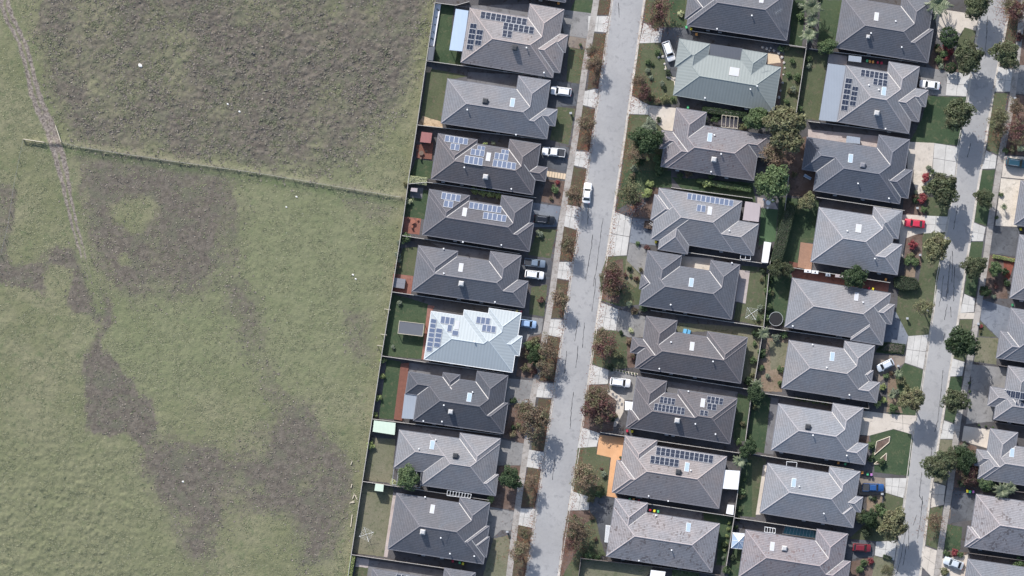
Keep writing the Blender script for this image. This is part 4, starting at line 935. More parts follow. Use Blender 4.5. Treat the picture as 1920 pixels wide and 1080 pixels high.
    for i, (start, n, dirn, pw, ph, kind) in enumerate(panels):
        px0 = H.loc(start); a = pw * 0.25 * S; b = ph * 0.25 * S
        arr = MB(); sl = []
        for j in range(n):
            c = (px0[0] + a * (j + .5), px0[1] - b * .5) if dirn == 'u' else (px0[0] + a * .5, px0[1] - b * (j + .5))
            sl.append(c)
        mid_ = ((sl[0][0] + sl[-1][0]) / 2, (sl[0][1] + sl[-1][1]) / 2); on_ = winner(mid_); M0 = seat(mid_, 0.06); inv = M0.inverted()
        half = (sl[-1][0] - sl[0][0]) / 2 + a / 2, (sl[0][1] - sl[-1][1]) / 2 + b / 2
        if dirn == 'u':
            for s in (-.28, .28): arr.box(-half[0], s * b - .02, 0.0, half[0], s * b + .02, 0.035)
        else:
            for s in (-.28, .28): arr.box(s * a - .02, -half[1], 0.0, s * a + .02, half[1], 0.035)
        ao = arr.build('solar_array', 'grey_metal', root); ao.matrix_local = M0
        for c in sl:
            po = bpy.data.objects.new('solar_panel', PANEL[kind]); COL.objects.link(po); po.parent = ao
            Mp = seat(c, 0.10, on_)
            wk = on_[1] if on_ else 'S'
            sx_, sy_ = (a * .965, b * .965 / cs) if wk in 'NS' else (a * .965 / cs, b * .965)
            rot = Matrix.Identity(4)
            if wk in 'WE': rot = Matrix.Rotation(math.pi / 2, 4, 'Z'); sx_, sy_ = sy_, sx_
            po.matrix_local = inv @ Mp @ rot @ Matrix.Diagonal((sx_, sy_, 1, 1))
    for s in sky:
        p = H.loc(s[:2]); kind = s[2] if len(s) > 2 else 'w'; wdt, hgt = (s[3], s[4]) if len(s) > 4 else (1.0, 1.95)
        o = bpy.data.objects.new('skylight', SKYB if kind == 'b' else SKYL); COL.objects.link(o); o.parent = root
        o.matrix_local = seat(p) @ Matrix.Diagonal((wdt, hgt / cs if True else hgt, 1, 1))
    for s in cool:
        p = H.loc(s[:2]); o = inst('roof_cooler', COOL[s[2]], root, (p[0], p[1], H.z(p) + 0.12))
        if len(s) > 3: o.scale = (s[3], s[3], s[3])
    for s in vents:
        p = H.loc(s); inst('roof_vent', VENT, root, (p[0], p[1], H.z(p) + 0.1))
    for s in ants:
        p = H.loc(s); inst('antenna', ANT, root, (p[0], p[1], H.z(p)), (0, 0, 0.7))
    rg = random.Random(key); low = [e for e in E if e[5] < 0 and abs(e[2] - e[0]) > 6]
    for k in range(2 if low else 0):
        e = rg.choice(low); f = rg.uniform(.1, .9); inst('air_conditioner', ACU, root, (e[0] + (e[2] - e[0]) * f, e[1] - .32, 0), (0, 0, 0), (1, 1, rg.uniform(.8, 1.6)))
    HOUSES[key] = H
    return H

# roof finishes (base colours of the tiles)
def rm(name, c, mottle=0.0, **k):
    c = (c[0] * .90, c[1] * .955, c[2] * .965); tile_mat(name, c, mottle, **k); plain_mat(name + '_cap', (c[0] * 1.5, c[1] * 1.38, c[2] * 1.32), 0.75, 0.2, 2.0)
rm('tile_taupe', (0.255, 0.225, 0.225), 0.03); rm('tile_grey', (0.185, 0.182, 0.200)); rm('tile_char', (0.108, 0.104, 0.118)); rm('tile_brown', (0.124, 0.113, 0.121))
rm('tile_slate', (0.128, 0.126, 0.142)); rm('tile_light', (0.220, 0.212, 0.225)); rm('tile_mauve', (0.195, 0.176, 0.186), 0.10, mott_c=(0.10, 0.055, 0.055))
rm('tile_spotted', (0.262, 0.240, 0.250), 0.30); rm('tile_blue', (0.118, 0.122, 0.145)); rm('tile_pale', (0.245, 0.240, 0.258))
rm('tile_pink', (0.235, 0.208, 0.220), 0.16, mott_c=(0.12, 0.07, 0.06)); rm('tile_dark', (0.088, 0.088, 0.102))
metal_mat('metal_white', (0.385, 0.42, 0.43), 0.7, 0.42, 0.06); MATS['metal_white_cap'] = plain_mat('mwc', (0.43, 0.47, 0.49), 0.5)
metal_mat('metal_green', (0.225, 0.248, 0.240), 0.7, 0.5, 0.10); MATS['metal_green_cap'] = plain_mat('mgc', (0.24, 0.265, 0.258), 0.5)
metal_mat('sheet_blue', (0.44, 0.53, 0.64), 0.3, 0.4); metal_mat('sheet_grey', (0.30, 0.33, 0.37), 0.35, 0.45); metal_mat('sheet_white', (0.82, 0.81, 0.80), 0.3, 0.4)
metal_mat('sheet_pink', (0.42, 0.36, 0.36), 0.3, 0.5); metal_mat('sheet_mint', (0.55, 0.64, 0.52), 0.3, 0.45); metal_mat('sheet_brown', (0.30, 0.13, 0.12), 0.3, 0.5)
metal_mat('sheet_char', (0.13, 0.135, 0.15), 0.35, 0.45)

ORD = ['first', 'second', 'third', 'fourth', 'fifth', 'sixth', 'seventh', 'eighth', 'ninth', 'tenth', 'eleventh']
ROWN = {'L': 'field-side row', 'M': 'centre row', 'R': 'third row', 'F': 'right-edge row'}
def ref(key):
    return f"the {ORD[int(key[1:])]} house of the {ROWN[key[0]]}"
def hl(key, look): return f"{look}, {ORD[int(key[1:])]} from top in {ROWN[key[0]]}"

def q(*a): return a
house('L0', tA, .150, [q((560, -480), (560, -480), (1200, 15), (1200, 15))], 'tile_slate', hl('L0', 'dark tiled house roof cut by the top edge'), street='E')
house('L1', tA, .167, [q((485, 58), (485, 58), (1105, 580), (1105, 580)), q((935, 28), (935, 28), (1105, 580), (1105, 580)), q((485, 58), (1150, 250), (1185, 388), (1160, 545)), q((485, 58), (1220, 262), (1220, 262), (1190, 390))],
      'tile_taupe', hl('L1', 'taupe tiled house with dark panels on two slopes'),
      panels=[((568, 82), 9, 'u', 39, 56, 'd'), ((738, 166), 6, 'u', 39, 58, 'd'), ((732, 226), 2, 'u', 37, 54, 'd'), ((488, 172), 5, 'v', 52, 40, 'd'), ((538, 220), 3, 'v', 50, 40, 'd')],
      cool=[(820, 365, 'd')], vents=[(908, 362), (1040, 545)])
house('L2', tA, .150, [q((318, 590), (318, 590), (1088, 602), (1060, 1040)), q((850, 568), (850, 568), (1088, 602), (1060, 1040)), q((318, 590), (1060, 810), (1075, 945), (1060, 1040)), q((318, 590), (1140, 822), (1140, 822), (1125, 945))],
      'tile_grey', hl('L2', 'plain grey tiled house with a dark roof cooler'), sky=[(803, 772, 'b')], cool=[(600, 760, 'd')], vents=[(465, 825), (830, 1010)])
house('L3', tB, .158, [q((328, 42), (750, 140), (1095, 118), (1040, 500)), q((328, 42), (328, 42), (620, 80), (1040, 500)), q((865, 85), (865, 85), (1095, 118), (1040, 500)), q((328, 42), (1145, 297), (1145, 297), (1125, 398))],
      'tile_brown', hl('L3', 'brown tiled house with three blue solar groups'),
      panels=[((380, 52), 5, 'u', 35, 50, 'b'), ((422, 113), 2, 'u', 35, 50, 'b'), ((622, 130), 2, 'u', 30, 30, 'b'), ((574, 154), 3, 'u', 35, 48, 'b'), ((528, 204), 4, 'u', 35, 62, 'b'), ((802, 158), 2, 'u', 29, 32, 'b'), ((752, 182), 3, 'u', 35, 52, 'b'), ((740, 236), 5, 'u', 35, 54, 'b')],
      sky=[(703, 218)], cool=[(682, 367, 'l')], vents=[(523, 297), (875, 457)])
house('L4', tB, .157, [q((262, 460), (680, 565), (1035, 540), (1030, 928)), q((262, 460), (262, 460), (562, 505), (1030, 928)), q((805, 505), (805, 505), (1035, 540), (1030, 928)), q((262, 460), (1040, 715), (1040, 722), (1030, 928))],
      'tile_char', hl('L4', 'charcoal tiled house with eighteen blue solar panels'),
      panels=[((355, 480), 4, 'u', 36, 54, 'b'), ((372, 540), 2, 'u', 36, 52, 'b'), ((562, 552), 7, 'u', 35, 52, 'b'), ((668, 628), 5, 'u', 35, 54, 'b')], sky=[(525, 632)], vents=[(800, 877), (512, 855)])
house('L5', tC, .146, [q((380, 82), (790, 182), (1148, 158), (1165, 545)), q((380, 82), (380, 82), (672, 128), (1165, 545)), q((920, 125), (920, 125), (1148, 158), (1165, 545)), q((380, 82), (1200, 350), (1200, 350), (1165, 545))],
      'tile_slate', hl('L5', 'grey tiled house with one skylight and a cooler duct'), sky=[(697, 248)], cool=[(700, 367, 'l')], vents=[(570, 290), (952, 505), (567, 105)])
house('L6', tC, .150, [q((475, 575), (475, 575), (1148, 588), (1085, 1033)), q((722, 565), (722, 565), (1148, 588), (1085, 1033)), q((910, 553), (910, 553), (1148, 588), (1085, 1033)), q((475, 575), (1155, 763), (1155, 763), (1135, 908))],
      'metal_white', hl('L6', 'white metal-roofed house with blue solar panels'), pitch=19.0, wall='render_white', gut='white_metal', valley='metal_white_cap', metal=True,
      panels=[((548, 608), 3, 'u', 35, 56, 'b'), ((815, 610), 3, 'u', 35, 54, 'b'), ((858, 670), 3, 'u', 35, 54, 'b'), ((598, 672), 1, 'u', 38, 54, 'b'), ((632, 715), 1, 'u', 52, 38, 'b'), ((472, 628), 7, 'v', 45, 35, 'b'), ((512, 698), 4, 'v', 50, 36, 'b')],
      sky=[(668, 680)], vents=[(800, 803)])
house('L7', tD, .146, [q((490, 318), (425, 150), (1168, 180), (1135, 612)), q((425, 150), (425, 150), (1168, 180), (400, 310)), q((685, 155), (685, 155), (808, 180), (1135, 612)), q((940, 145), (940, 145), (1168, 180), (1135, 612)), q((490, 318), (1168, 385), (1168, 385), (1135, 612))],
      'tile_dark', hl('L7', 'darkest tiled house with a red deck'), sky=[(880, 340, 'b')], cool=[(740, 447, 'l', .9)], vents=[(690, 397), (535, 518), (675, 522), (905, 300)])
house('L8', tD, .144, [q((535, 900), (355, 585), (1113, 650), (1085, 1080)), q((355, 585), (355, 585), (1113, 650), (305, 865)), q((812, 608), (812, 608), (1113, 650), (1085, 1080)), q((535, 900), (1098, 920), (1098, 920), (1085, 1080))],
      'tile_light', hl('L8', 'light grey tiled house with white pergola below it'), sky=[(602, 697, 'b')], cool=[(777, 775, 'd')], vents=[(503, 724), (628, 658)])
house('L9', tE, .157, [q((415, 460), (415, 460), (1112, 538), (1050, 988)), q((890, 497), (890, 497), (1112, 538), (1050, 988)), q((415, 460), (1108, 708), (1108, 708), (1050, 988)), q((415, 460), (1110, 788), (1110, 788), (1090, 940))],
      'tile_slate', hl('L9', 'grey tiled house with antenna and white roof cooler'), sky=[(683, 578)], cool=[(612, 745, 'l')], vents=[(747, 790), (815, 912), (997, 930), (628, 488)], ants=[(760, 690)])
house('L10', tE, .155, [q((235, 1030), (235, 1030), (1005, 1058), (950, 1470)), q((775, 1022), (775, 1022), (1005, 1058), (950, 1470))], 'tile_slate', hl('L10', 'grey tiled house roof cut by the bottom edge'),
      panels=[((412, 1064), 4, 'u', 40, 44, 'd')])
house('M0', tF, .152, [q((573, -200), (573, -200), (1260, 302), (1260, 302)), q((500, 130), (500, -60), (1260, 302), (505, 140))], 'tile_slate', hl('M0', 'grey tiled house with an antenna'), street='W', vents=[(995, 120), (738, 216)], ants=[(1195, 90)], sky=[(1070, -5)])
house('M1', tF, .168, [q((445, 510), (680, 415), (1218, 500), (1150, 835)), q((458, 290), (458, 290), (685, 325), (428, 498)), q((445, 510), (458, 290), (685, 325), (1150, 835)), q((930, 372), (930, 372), (1115, 395), (1150, 835))],
      'metal_green', hl('M1', 'grey-green metal-roofed house'), pitch=23.0, street='W', wall='render_white', gut='metal_green_cap', valley='metal_green_cap', sky=[(866, 540, 'w', 2.2, 1.9)], vents=[(1035, 648), (985, 672), (648, 735)], ants=[(1065, 455)])
house('M2', tG, .152, [q((515, 88), (725, 222), (1112, 500), (1090, 632)), q((515, 88), (515, 88), (740, 118), (1090, 632)), q((395, 545), (405, 258), (1112, 500), (1090, 632)), q((405, 258), (405, 258), (1112, 500), (400, 392)), q((515, 88), (725, 222), (1215, 305), (1195, 465))],
      'tile_mauve', hl('M2', 'mauve mottled tiled house with white roof cooler'), street='W', sky=[(762, 312, 'b')], cool=[(792, 478, 'l')], vents=[(845, 437), (773, 568), (797, 293)])
house('M3', tG, .161, [q((385, 690), (385, 690), (1005, 790), (1090, 1195)), q((385, 690), (1130, 960), (1130, 960), (1090, 1195)), q((350, 745), (360, 740), (1005, 790), (335, 930)), q((380, 1130), (385, 690), (600, 1160), (382, 1150))],
      'tile_light', hl('M3', 'light tiled house with a long blue solar row'), street='W', panels=[((598, 726), 10, 'u', 35, 50, 'b'), ((668, 812), 2, 'u', 34, 54, 'b')], sky=[(762, 862)], vents=[(908, 1010)])
house('M4', tH, .155, [q((420, 200), (775, 335), (1108, 305), (1048, 715)), q((420, 200), (420, 200), (672, 238), (1048, 715)), q((895, 272), (895, 272), (1108, 305), (1048, 715)), q((372, 382), (372, 382), (1048, 715), (362, 487))],
      'tile_slate', hl('M4', 'slate grey tiled house with a patio behind'), street='W', sky=[(743, 440, 'b')], vents=[(590, 605), (1050, 292)])
house('M5', tI, .149, [q((530, 12), (860, 150), (1285, 178), (1240, 515)), q((530, 12), (530, 12), (758, 45), (1240, 515)), q((990, 128), (990, 128), (1285, 178), (1240, 515)), q((445, 398), (425, 172), (1285, 178), (1240, 515)), q((425, 172), (425, 172), (1285, 178), (408, 282))],
      'tile_brown', hl('M5', 'dark brown tiled house with blue toys behind'), street='W', sky=[(869, 238)], vents=[(712, 205), (625, 405), (1025, 350)])
house('M6', tI, .160, [q((460, 465), (715, 592), (1208, 632), (1165, 970)), q((460, 465), (460, 465), (682, 492), (1165, 970)), q((770, 562), (770, 562), (1208, 632), (1165, 970)), q((378, 842), (430, 715), (1208, 632), (1165, 970))],
      'tile_brown', hl('M6', 'brown-grey tiled house with dark panels and white portico'), street='W', panels=[((632, 612), 4, 'u', 29, 50, 'd'), ((588, 662), 8, 'u', 29, 54, 'd'), ((985, 608), 4, 'u', 31, 52, 'd'), ((985, 662), 2, 'u', 36, 48, 'd'), ((930, 712), 2, 'u', 31, 40, 'd')],
      sky=[(950, 662)], cool=[(757, 793, 'l')], vents=[(893, 818), (1045, 895), (843, 575)])
house('M7', tJ, .153, [q((490, 28), (725, 105), (1250, 190), (1195, 575)), q((490, 28), (490, 28), (728, 65), (1195, 575)), q((390, 460), (435, 215), (1250, 190), (1195, 575))],
      'tile_taupe', hl('M7', 'taupe tiled house with orange driveway and dark panels'), street='W', panels=[((725, 110), 12, 'u', 36, 62, 'd'), ((680, 174), 6, 'u', 36, 58, 'd')], sky=[(950, 262, 'b')], cool=[(885, 295, 'd')], vents=[(665, 480), (812, 518), (978, 285)])
house('M8', tJ, .154, [q((415, 497), (650, 605), (1197, 688), (1145, 1055)), q((415, 497), (415, 497), (658, 535), (1145, 1055))],
      'tile_spotted', hl('M8', 'pale tiled house spotted with brown tiles'), street='W', sky=[(962, 715, 'b')], vents=[(835, 883), (592, 965), (720, 625)])
house('R0', tK, .163, [q((405, -25), (405, -25), (1085, 0), (1050, 470)), q((850, -20), (850, -45), (1085, 0), (1050, 470)), q((405, -25), (1080, 220), (1080, 222), (1050, 470))],
      'tile_slate', hl('R0', 'charcoal tiled house with a white skylight'), sky=[(650, 128)], vents=[(793, 162), (840, 355), (607, 252)], cool=[(587, 278, 'l', .7)])
house('R1', tK, .163, [q((430, 490), (430, 490), (978, 497), (905, 1000)), q((750, 462), (750, 462), (978, 497), (905, 1000)), q((430, 490), (950, 662), (990, 800), (975, 912)), q((430, 490), (1043, 675), (1043, 675), (1025, 800))],
      'tile_light', hl('R1', 'grey tiled house with dark panels and blue-grey lean-to'), panels=[((540, 518), 6, 'u', 34, 54, 'd'), ((630, 586), 3, 'u', 36, 52, 'd'), ((425, 582), 6, 'v', 50, 41, 'd'), ((472, 645), 4, 'v', 46, 37, 'd')],
      sky=[(703, 688, 'b')], cool=[(652, 850, 'l')], vents=[(722, 965), (592, 640), (665, 675)])
house('R2', tL, .155, [q((365, 405), (295, 148), (1063, 165), (1020, 652)), q((295, 148), (295, 148), (1063, 165), (255, 388)), q((835, 132), (835, 132), (1063, 165), (1020, 652)), q((365, 405), (1083, 397), (1083, 397), (1060, 607))],
      'tile_blue', hl('R2', 'blue-grey tiled house with a grey roof cooler'), sky=[(616, 310, 'b')], cool=[(705, 360, 'g')], vents=[(907, 608), (672, 497)])
house('R3', tL, .152, [q((385, 675), (385, 675), (935, 930), (965, 1180)), q((795, 670), (795, 670), (1008, 710), (975, 910)), q((795, 670), (795, 670), (935, 930), (965, 1180)), q((385, 675), (1005, 955), (1005, 955), (965, 1180))],
      'tile_pale', hl('R3', 'pale grey tiled house with an orange timber deck'), sky=[(676, 835, 'w', 1.3, 1.9)], vents=[(590, 852), (798, 1060)])
house('R4', tM, .158, [q((225, 365), (225, 365), (960, 485), (660, 808)), q((660, 840), (225, 365), (960, 485), (885, 865)), q((225, 365), (990, 565), (990, 565), (965, 712))],
      'tile_light', hl('R4', 'long pale tiled house with one skylight'), sky=[(702, 505)], vents=[(750, 547), (226, 725)])
house('R5', tN, .155, [q((320, 72), (320, 72), (962, 112), (975, 540)), q((738, 78), (738, 78), (962, 112), (975, 540)), q((320, 72), (1000, 385), (1000, 385), (975, 540)), q((320, 72), (950, 300), (950, 300), (940, 385))],
      'tile_light', hl('R5', 'grey tiled house with a small front gable'), sky=[(640, 195, 'b')], vents=[(595, 275), (770, 482), (495, 105)])
house('R6', tN, .156, [q((240, 548), (240, 548), (875, 585), (890, 1005)), q((650, 545), (650, 545), (875, 585), (890, 1005)), q((240, 548), (912, 852), (912, 852), (890, 1005))],
      'tile_pale', hl('R6', 'light grey tiled house with a dark roof cooler'), cool=[(455, 718, 'd')], vents=[(492, 782), (750, 936)])
house('R7', tO, .160, [q((320, 235), (320, 235), (1012, 300), (960, 718)), q((785, 262), (785, 262), (1012, 300), (960, 718)), q((320, 235), (975, 540), (978, 600), (960, 718)), q((320, 235), (1033, 490), (1033, 490), (1020, 603))],
      'tile_pale', hl('R7', 'pale grey tiled house beside a blue pickup'), sky=[(510, 380, 'b')], vents=[(737, 610), (550, 405)])
house('R8', tO, .155, [q((155, 735), (155, 735), (918, 768), (300, 1119)), q((690, 730), (690, 730), (918, 768), (300, 1119)), q((155, 735), (940, 972), (940, 972), (300, 1119))],
      'tile_pink', hl('R8', 'pinkish mottled tiled house with a covered pool'), sky=[(350, 858)], cool=[(440, 870, 'l')])
house('F0', tU, .155, [q((940, 355), (940, 355), (1600, 355), (940, 690)), q((930, 520), (940, 500), (1600, 355), (928, 690))], 'tile_grey', hl('F0', 'grey roof corner cut off beside pale gravel'), street='W')
house('F1', tU, .155, [q((935, 760), (935, 760), (1600, 900), (900, 1240)), q((885, 1010), (885, 1000), (1600, 900), (848, 1190))], 'tile_light', hl('F1', 'pale roof corner cut off beside red mulch'), street='W')
house('F2', tQ, .150, [q((1345, 150), (1345, 150), (2050, 300), (1240, 525)), q((1265, 322), (1265, 322), (2050, 300), (1240, 525))], 'tile_grey', hl('F2', 'grey tiled house beside a blue-grey driveway'), street='W')
house('F3', tQ, .150, [q((1325, 585), (1440, 775), (2050, 640), (1215, 985)), q((1325, 585), (1325, 585), (1540, 620), (1215, 985)), q((1190, 742), (1190, 742), (2050, 640), (1170, 880)), q((1230, 885), (1190, 742), (2050, 640), (1215, 985))], 'tile_light', hl('F3', 'grey tiled house with dark solar panels'), street='W',
      panels=[((1242, 752), 7, 'u', 34, 58, 'd'), ((1378, 826), 4, 'u', 33, 56, 'd')])
tP4 = lambda x, y: tP(x, y)
house('F4', tP, .150, [q((505, 295), (620, 385), (1000, 330), (440, 560)), q((505, 295), (505, 295), (650, 320), (440, 560)), q((440, 545), (432, 405), (1000, 330), (440, 560)), q((432, 405), (432, 405), (1000, 330), (435, 492))], 'tile_light', hl('F4', 'pale tiled house with a blue skylight'), street='W', sky=[(617, 423, 'b')])
house('F5', tP, .152, [q((430, 645), (430, 645), (1000, 700), (380, 925)), q((385, 810), (385, 815), (1000, 700), (380, 925))], 'tile_spotted', hl('F5', 'pale mottled tiled house beside a dark driveway'), street='W')
house('F6', tP, .150, [q((385, 990), (385, 990), (1000, 1050), (370, 1300))], 'tile_grey', hl('F6', 'grey roof in the bottom right corner'), street='W')
# ================================================================ fences
def near_house(p):
    best = min(HOUSES.values(), key=lambda H: math.hypot(H.c[0] - p[0], H.c[1] - p[1]))
    a = best.ang; dx = p[0] - best.c[0]; dy = p[1] - best.c[1]
    lx = dx * math.cos(a) - dy * math.sin(a); ly = dx * math.sin(a) + dy * math.cos(a)
    rel = ('right of' if lx > 0 else 'left of') if abs(lx) / 11.5 > abs(ly) / 7.5 else ('above' if ly > 0 else 'below')
    return f"{rel} {ref(best.name)}"
_m = MB()
for k in range(12): _m.box(-1.2 + k * 0.2, -0.012 + (0.012 if k % 2 else 0), 0.02, -1.2 + k * 0.2 + 0.185, 0.012 + (0.012 if k % 2 else 0), 1.72)
_m.box(-1.2, 0.03, 0.35, 1.2, 0.075, 0.43); _m.box(-1.2, 0.03, 1.35, 1.2, 0.075, 1.43)
FPANEL = {'timber_grey': _m.mesh('fence_panel', 'timber_grey'), 'timber_brown': _m.mesh('fence_panel', 'timber_brown')}
_m = MB(); _m.box(-0.06, 0.03, -0.1, 0.06, 0.15, 1.7); FPOST = _m.mesh('post', 'timber_grey')
def fence(pts, label, mat='timber_brown', cap='capping_dark', h=1.0):
    root = empty('paling_fence', W(*pts[0])); tag(root, label, 'fence', 'timber paling fences')
    for a, b in zip(pts, pts[1:]):
        wa = W(*a); wb = W(*b); d = wb - wa; L = d.length; n = max(1, round(L / 2.4)); rz = math.atan2(d.y, d.x)
        for i in range(n):
            m = wa + d * ((i + .5) / n) - root.location
            inst('fence_panel', FPANEL[mat], root, m, (0, 0, rz), (L / n / 2.4, 1, h))
            inst('post', FPOST, root, wa + d * (i / n) - root.location, (0, 0, rz), (1, 1, h))
        mb = MB(); mb.box(0, -0.055, 1.72 * h, L, 0.065, 1.765 * h); o = mb.build('capping', cap, root)
        o.location = wa - root.location; o.rotation_euler = (0, 0, rz)
def between(r, i): return f"timber paling fence between {ORD[i]} and {ORD[i+1]} houses of the {ROWN[r]}"
for i in range(len(FIELD_B) - 3):
    pass
fence(FIELD_B[1:7], 'long pale-capped paling fence between the field and the upper houses', 'timber_grey', 'capping')
fence(FIELD_B[6:12], 'long pale-capped paling fence between the field and the lower houses', 'timber_grey', 'capping')
for i, pts in enumerate([[(817, 6), (855, 11), (880, 4)], [(801, 115), (1025, 146)], [(784, 235), (1020, 262)], [(767, 345), (802, 342), (1005, 371)], [(755, 442), (975, 476)], [(734, 547), (978, 583)], [(715, 667), (945, 700)], [(698, 785), (940, 815)], [(680, 902), (917, 937)], [(660, 1039), (886, 1072)]]):
    fence(pts, between('L', i), cap='capping')
for i, pts in enumerate([[(1297, 59), (1512, 90)], [(1325, 205), (1430, 222)], [(1258, 352), (1410, 372)], [(1238, 466), (1438, 495)], [(1220, 582), (1432, 613)], [(1200, 697), (1412, 731)], [(1125, 810), (1170, 817), (1393, 850)], [(1155, 935), (1376, 968)]]):
    fence(pts, between('M', i), cap='capping')
fence([(1089, 1046), (1240, 1063), (1350, 1078)], 'dark paling fence below the last house of the centre row')
fence([(1089, 1046), (1083, 1090)], 'short paling fence end at the bottom beside the left street')
for i, pts in enumerate([[(1517, 92), (1560, 98), (1720, 118)], [(1515, 228), (1705, 252)], [(1530, 370), (1695, 395)], [(1479, 501), (1668, 530)], [(1430, 614), (1592, 637)], [(1416, 735), (1628, 766)], [(1393, 848), (1600, 880)], [(1376, 970), (1590, 1002)]]):
    fence(pts, between('R', i), cap='capping')
for lab, pts in [('upper', [(1526, -5), (1515, 38), (1511, 88), (1493, 205), (1487, 245)]), ('middle', [(1478, 330), (1470, 400), (1443, 492), (1431, 612), (1414, 715)]), ('lower', [(1407, 747), (1396, 832), (1392, 852), (1376, 968), (1361, 1060)])]:
    fence(pts, f'{lab} back fence between the centre row and third row yards', cap='capping')
fence([(1480, 87), (1512, 91)], 'short fence stub joining the upper back fence')
fence([(1790, 683), (1900, 683)][:0] + [(1872, 685), (1960, 698)], between('F', 2)); fence([(1866, 792), (1960, 806)], between('F', 3)); fence([(1838, 912), (1960, 928)], between('F', 4)); fence([(1815, 1036), (1960, 1056)], between('F', 5))
fence([(1663, 765), (1640, 762)][:0] + [(1628, 766), (1627, 755)], 'tiny side gate fence below the sixth house of the third row')

# post and wire fences in the field
def wire_fence(pts, label, spacing=34, h=1.15):
    root = empty('wire_fence', W(*pts[0])); tag(root, label, 'fence', 'farm fences')
    P = resample(pts, spacing, False); pm = MB(); pm.tube((0, 0, -0.2), (0, 0, h), 0.07, 0.065, 7); me = pm.mesh('post', 'timber_grey')
    loc = [W(*p) - root.location for p in P]
    for l in loc: inst('post', me, root, l + Vector((0, 0, 0.45 if 'bank' in label else 0)), (RND.uniform(-.05, .05), RND.uniform(-.05, .05), 0))
    wm = MB()
    for zz in (0.35, 0.7, 1.05):
        for a, b in zip(loc, loc[1:]):
            dz = Vector((0, 0, zz + (0.45 if 'bank' in label else 0))); wm.tube(a + dz, b + dz, 0.008, n=3)
    wm.build('wire', 'grey_metal', root)
wire_fence([(118, 268), (150, 276), (300, 299), (480, 324), (620, 348), (752, 370)], 'post and wire fence on the grassy bank across the field')
wire_fence([(44, 262), (36, 300), (26, 350), (16, 420), (2, 478)], 'post and wire fence down the left edge of the field', 22)
def rail_fence(a, b, name, label, h=1.1):
    wa = W(*a); wb = W(*b); d = wb - wa; root = empty(name, wa, math.atan2(d.y, d.x)); tag(root, label, 'gate' if name == 'gate' else 'fence')
    L = d.length; n = max(1, int(L / 2.2))
    for i in range(n + 1):
        m = MB(); m.box(L * i / n - .06, -.06, -.1, L * i / n + .06, .06, h); m.build('post', 'timber_pale', root)
    for z in (0.4, 0.72, 1.02):
        m = MB(); m.box(0.06, -.07, z, L - .06, -.02 + (.1 if z > 1 else 0), z + .10); m.build('rail', 'timber_pale', root)
rail_fence((45, 261), (84, 267), 'rail_fence', 'pale timber rail fence left of the dirt track')
rail_fence((115, 266), (105, 236), 'gate', 'open pale timber gate right of the dirt track')

# ================================================================ plants
def mesh_quads(name, V, mats, nper=4):
    n = len(V) // nper; me = bpy.data.meshes.new(name)
    me.vertices.add(len(V)); me.vertices.foreach_set('co', V.astype(np.float32).ravel())
    me.loops.add(len(V)); me.loops.foreach_set('vertex_index', np.arange(len(V), dtype=np.int32))
    me.polygons.add(n); me.polygons.foreach_set('loop_start', (np.arange(n) * nper).astype(np.int32))
    me.update(calc_edges=True)
    for m in mats: me.materials.append(MATS[m])
    return me
def leaf_quads(C, out, size, rng, upw=0.5, rnd=0.9):
    """leaf-shaped faces at points C, loosely facing `out`"""
    n = len(C); nr = out + rng.normal(0, rnd, (n, 3)) + np.array([0, 0, upw]); nr /= np.linalg.norm(nr, axis=1, keepdims=True)
    a = np.cross(nr, rng.normal(0, 1, (n, 3))); a /= np.linalg.norm(a, axis=1, keepdims=True); b = np.cross(nr, a)
    s = size * rng.uniform(0.6, 1.35, (n, 1)); w = 0.62
    return np.stack([C - a * s, C + b * s * w + nr * s * .12, C + a * s, C - b * s * w - nr * s * .05], 1).reshape(-1, 3)
def crown_mesh(seed, kind):
    rng = np.random.default_rng(seed); pts = []; outs = []
    if kind == 'dense': nc, per, size, flat, cr = 95, 75, 0.058, 0.82, 0.23
    elif kind == 'round': nc, per, size, flat, cr = 130, 34, 0.062, 0.92, 0.14
    elif kind == 'sparse': nc, per, size, flat, cr = 75, 34, 0.046, 0.75, 0.24
    else: nc, per, size, flat, cr = 26, 30, 0.13, 0.75, 0.30          # shrub
    lob = rng.uniform(0.75, 1.12, 7); ph = rng.uniform(0, 6.28, 3)
    for i in range(nc):
        d = rng.normal(0, 1, 3); d /= np.linalg.norm(d)
        if d[2] < -0.45: d[2] *= -0.6
        th = math.atan2(d[1], d[0])
        if kind == 'round': r = rng.uniform(0.80, 0.93)
        else: r = (0.78 + 0.17 * math.sin(2 * th + ph[2]) * .6 + 0.14 * math.sin(3 * th + ph[0]) + 0.13 * math.sin(5 * th + ph[1])) * rng.uniform(0.35, 1.0) ** 0.45
        c = d * r * np.array([1, 1, flat]); k = max(6, int(per * rng.uniform(0.6, 1.4)))
        rr = cr * rng.uniform(0.6, 1.25)
        e = rng.normal(0, 1, (k, 3)); e /= np.linalg.norm(e, axis=1, keepdims=True); e *= rr * rng.uniform(0.45, 1, (k, 1)) ** 0.5
        e[:, 2] *= 0.75
        pts.append(c + e); outs.append(e / rr * 0.8 + d * 0.5)
    C = np.concatenate(pts); O = np.concatenate(outs)
    return mesh_quads('crown', leaf_quads(C, O, size, rng), ['ever'])
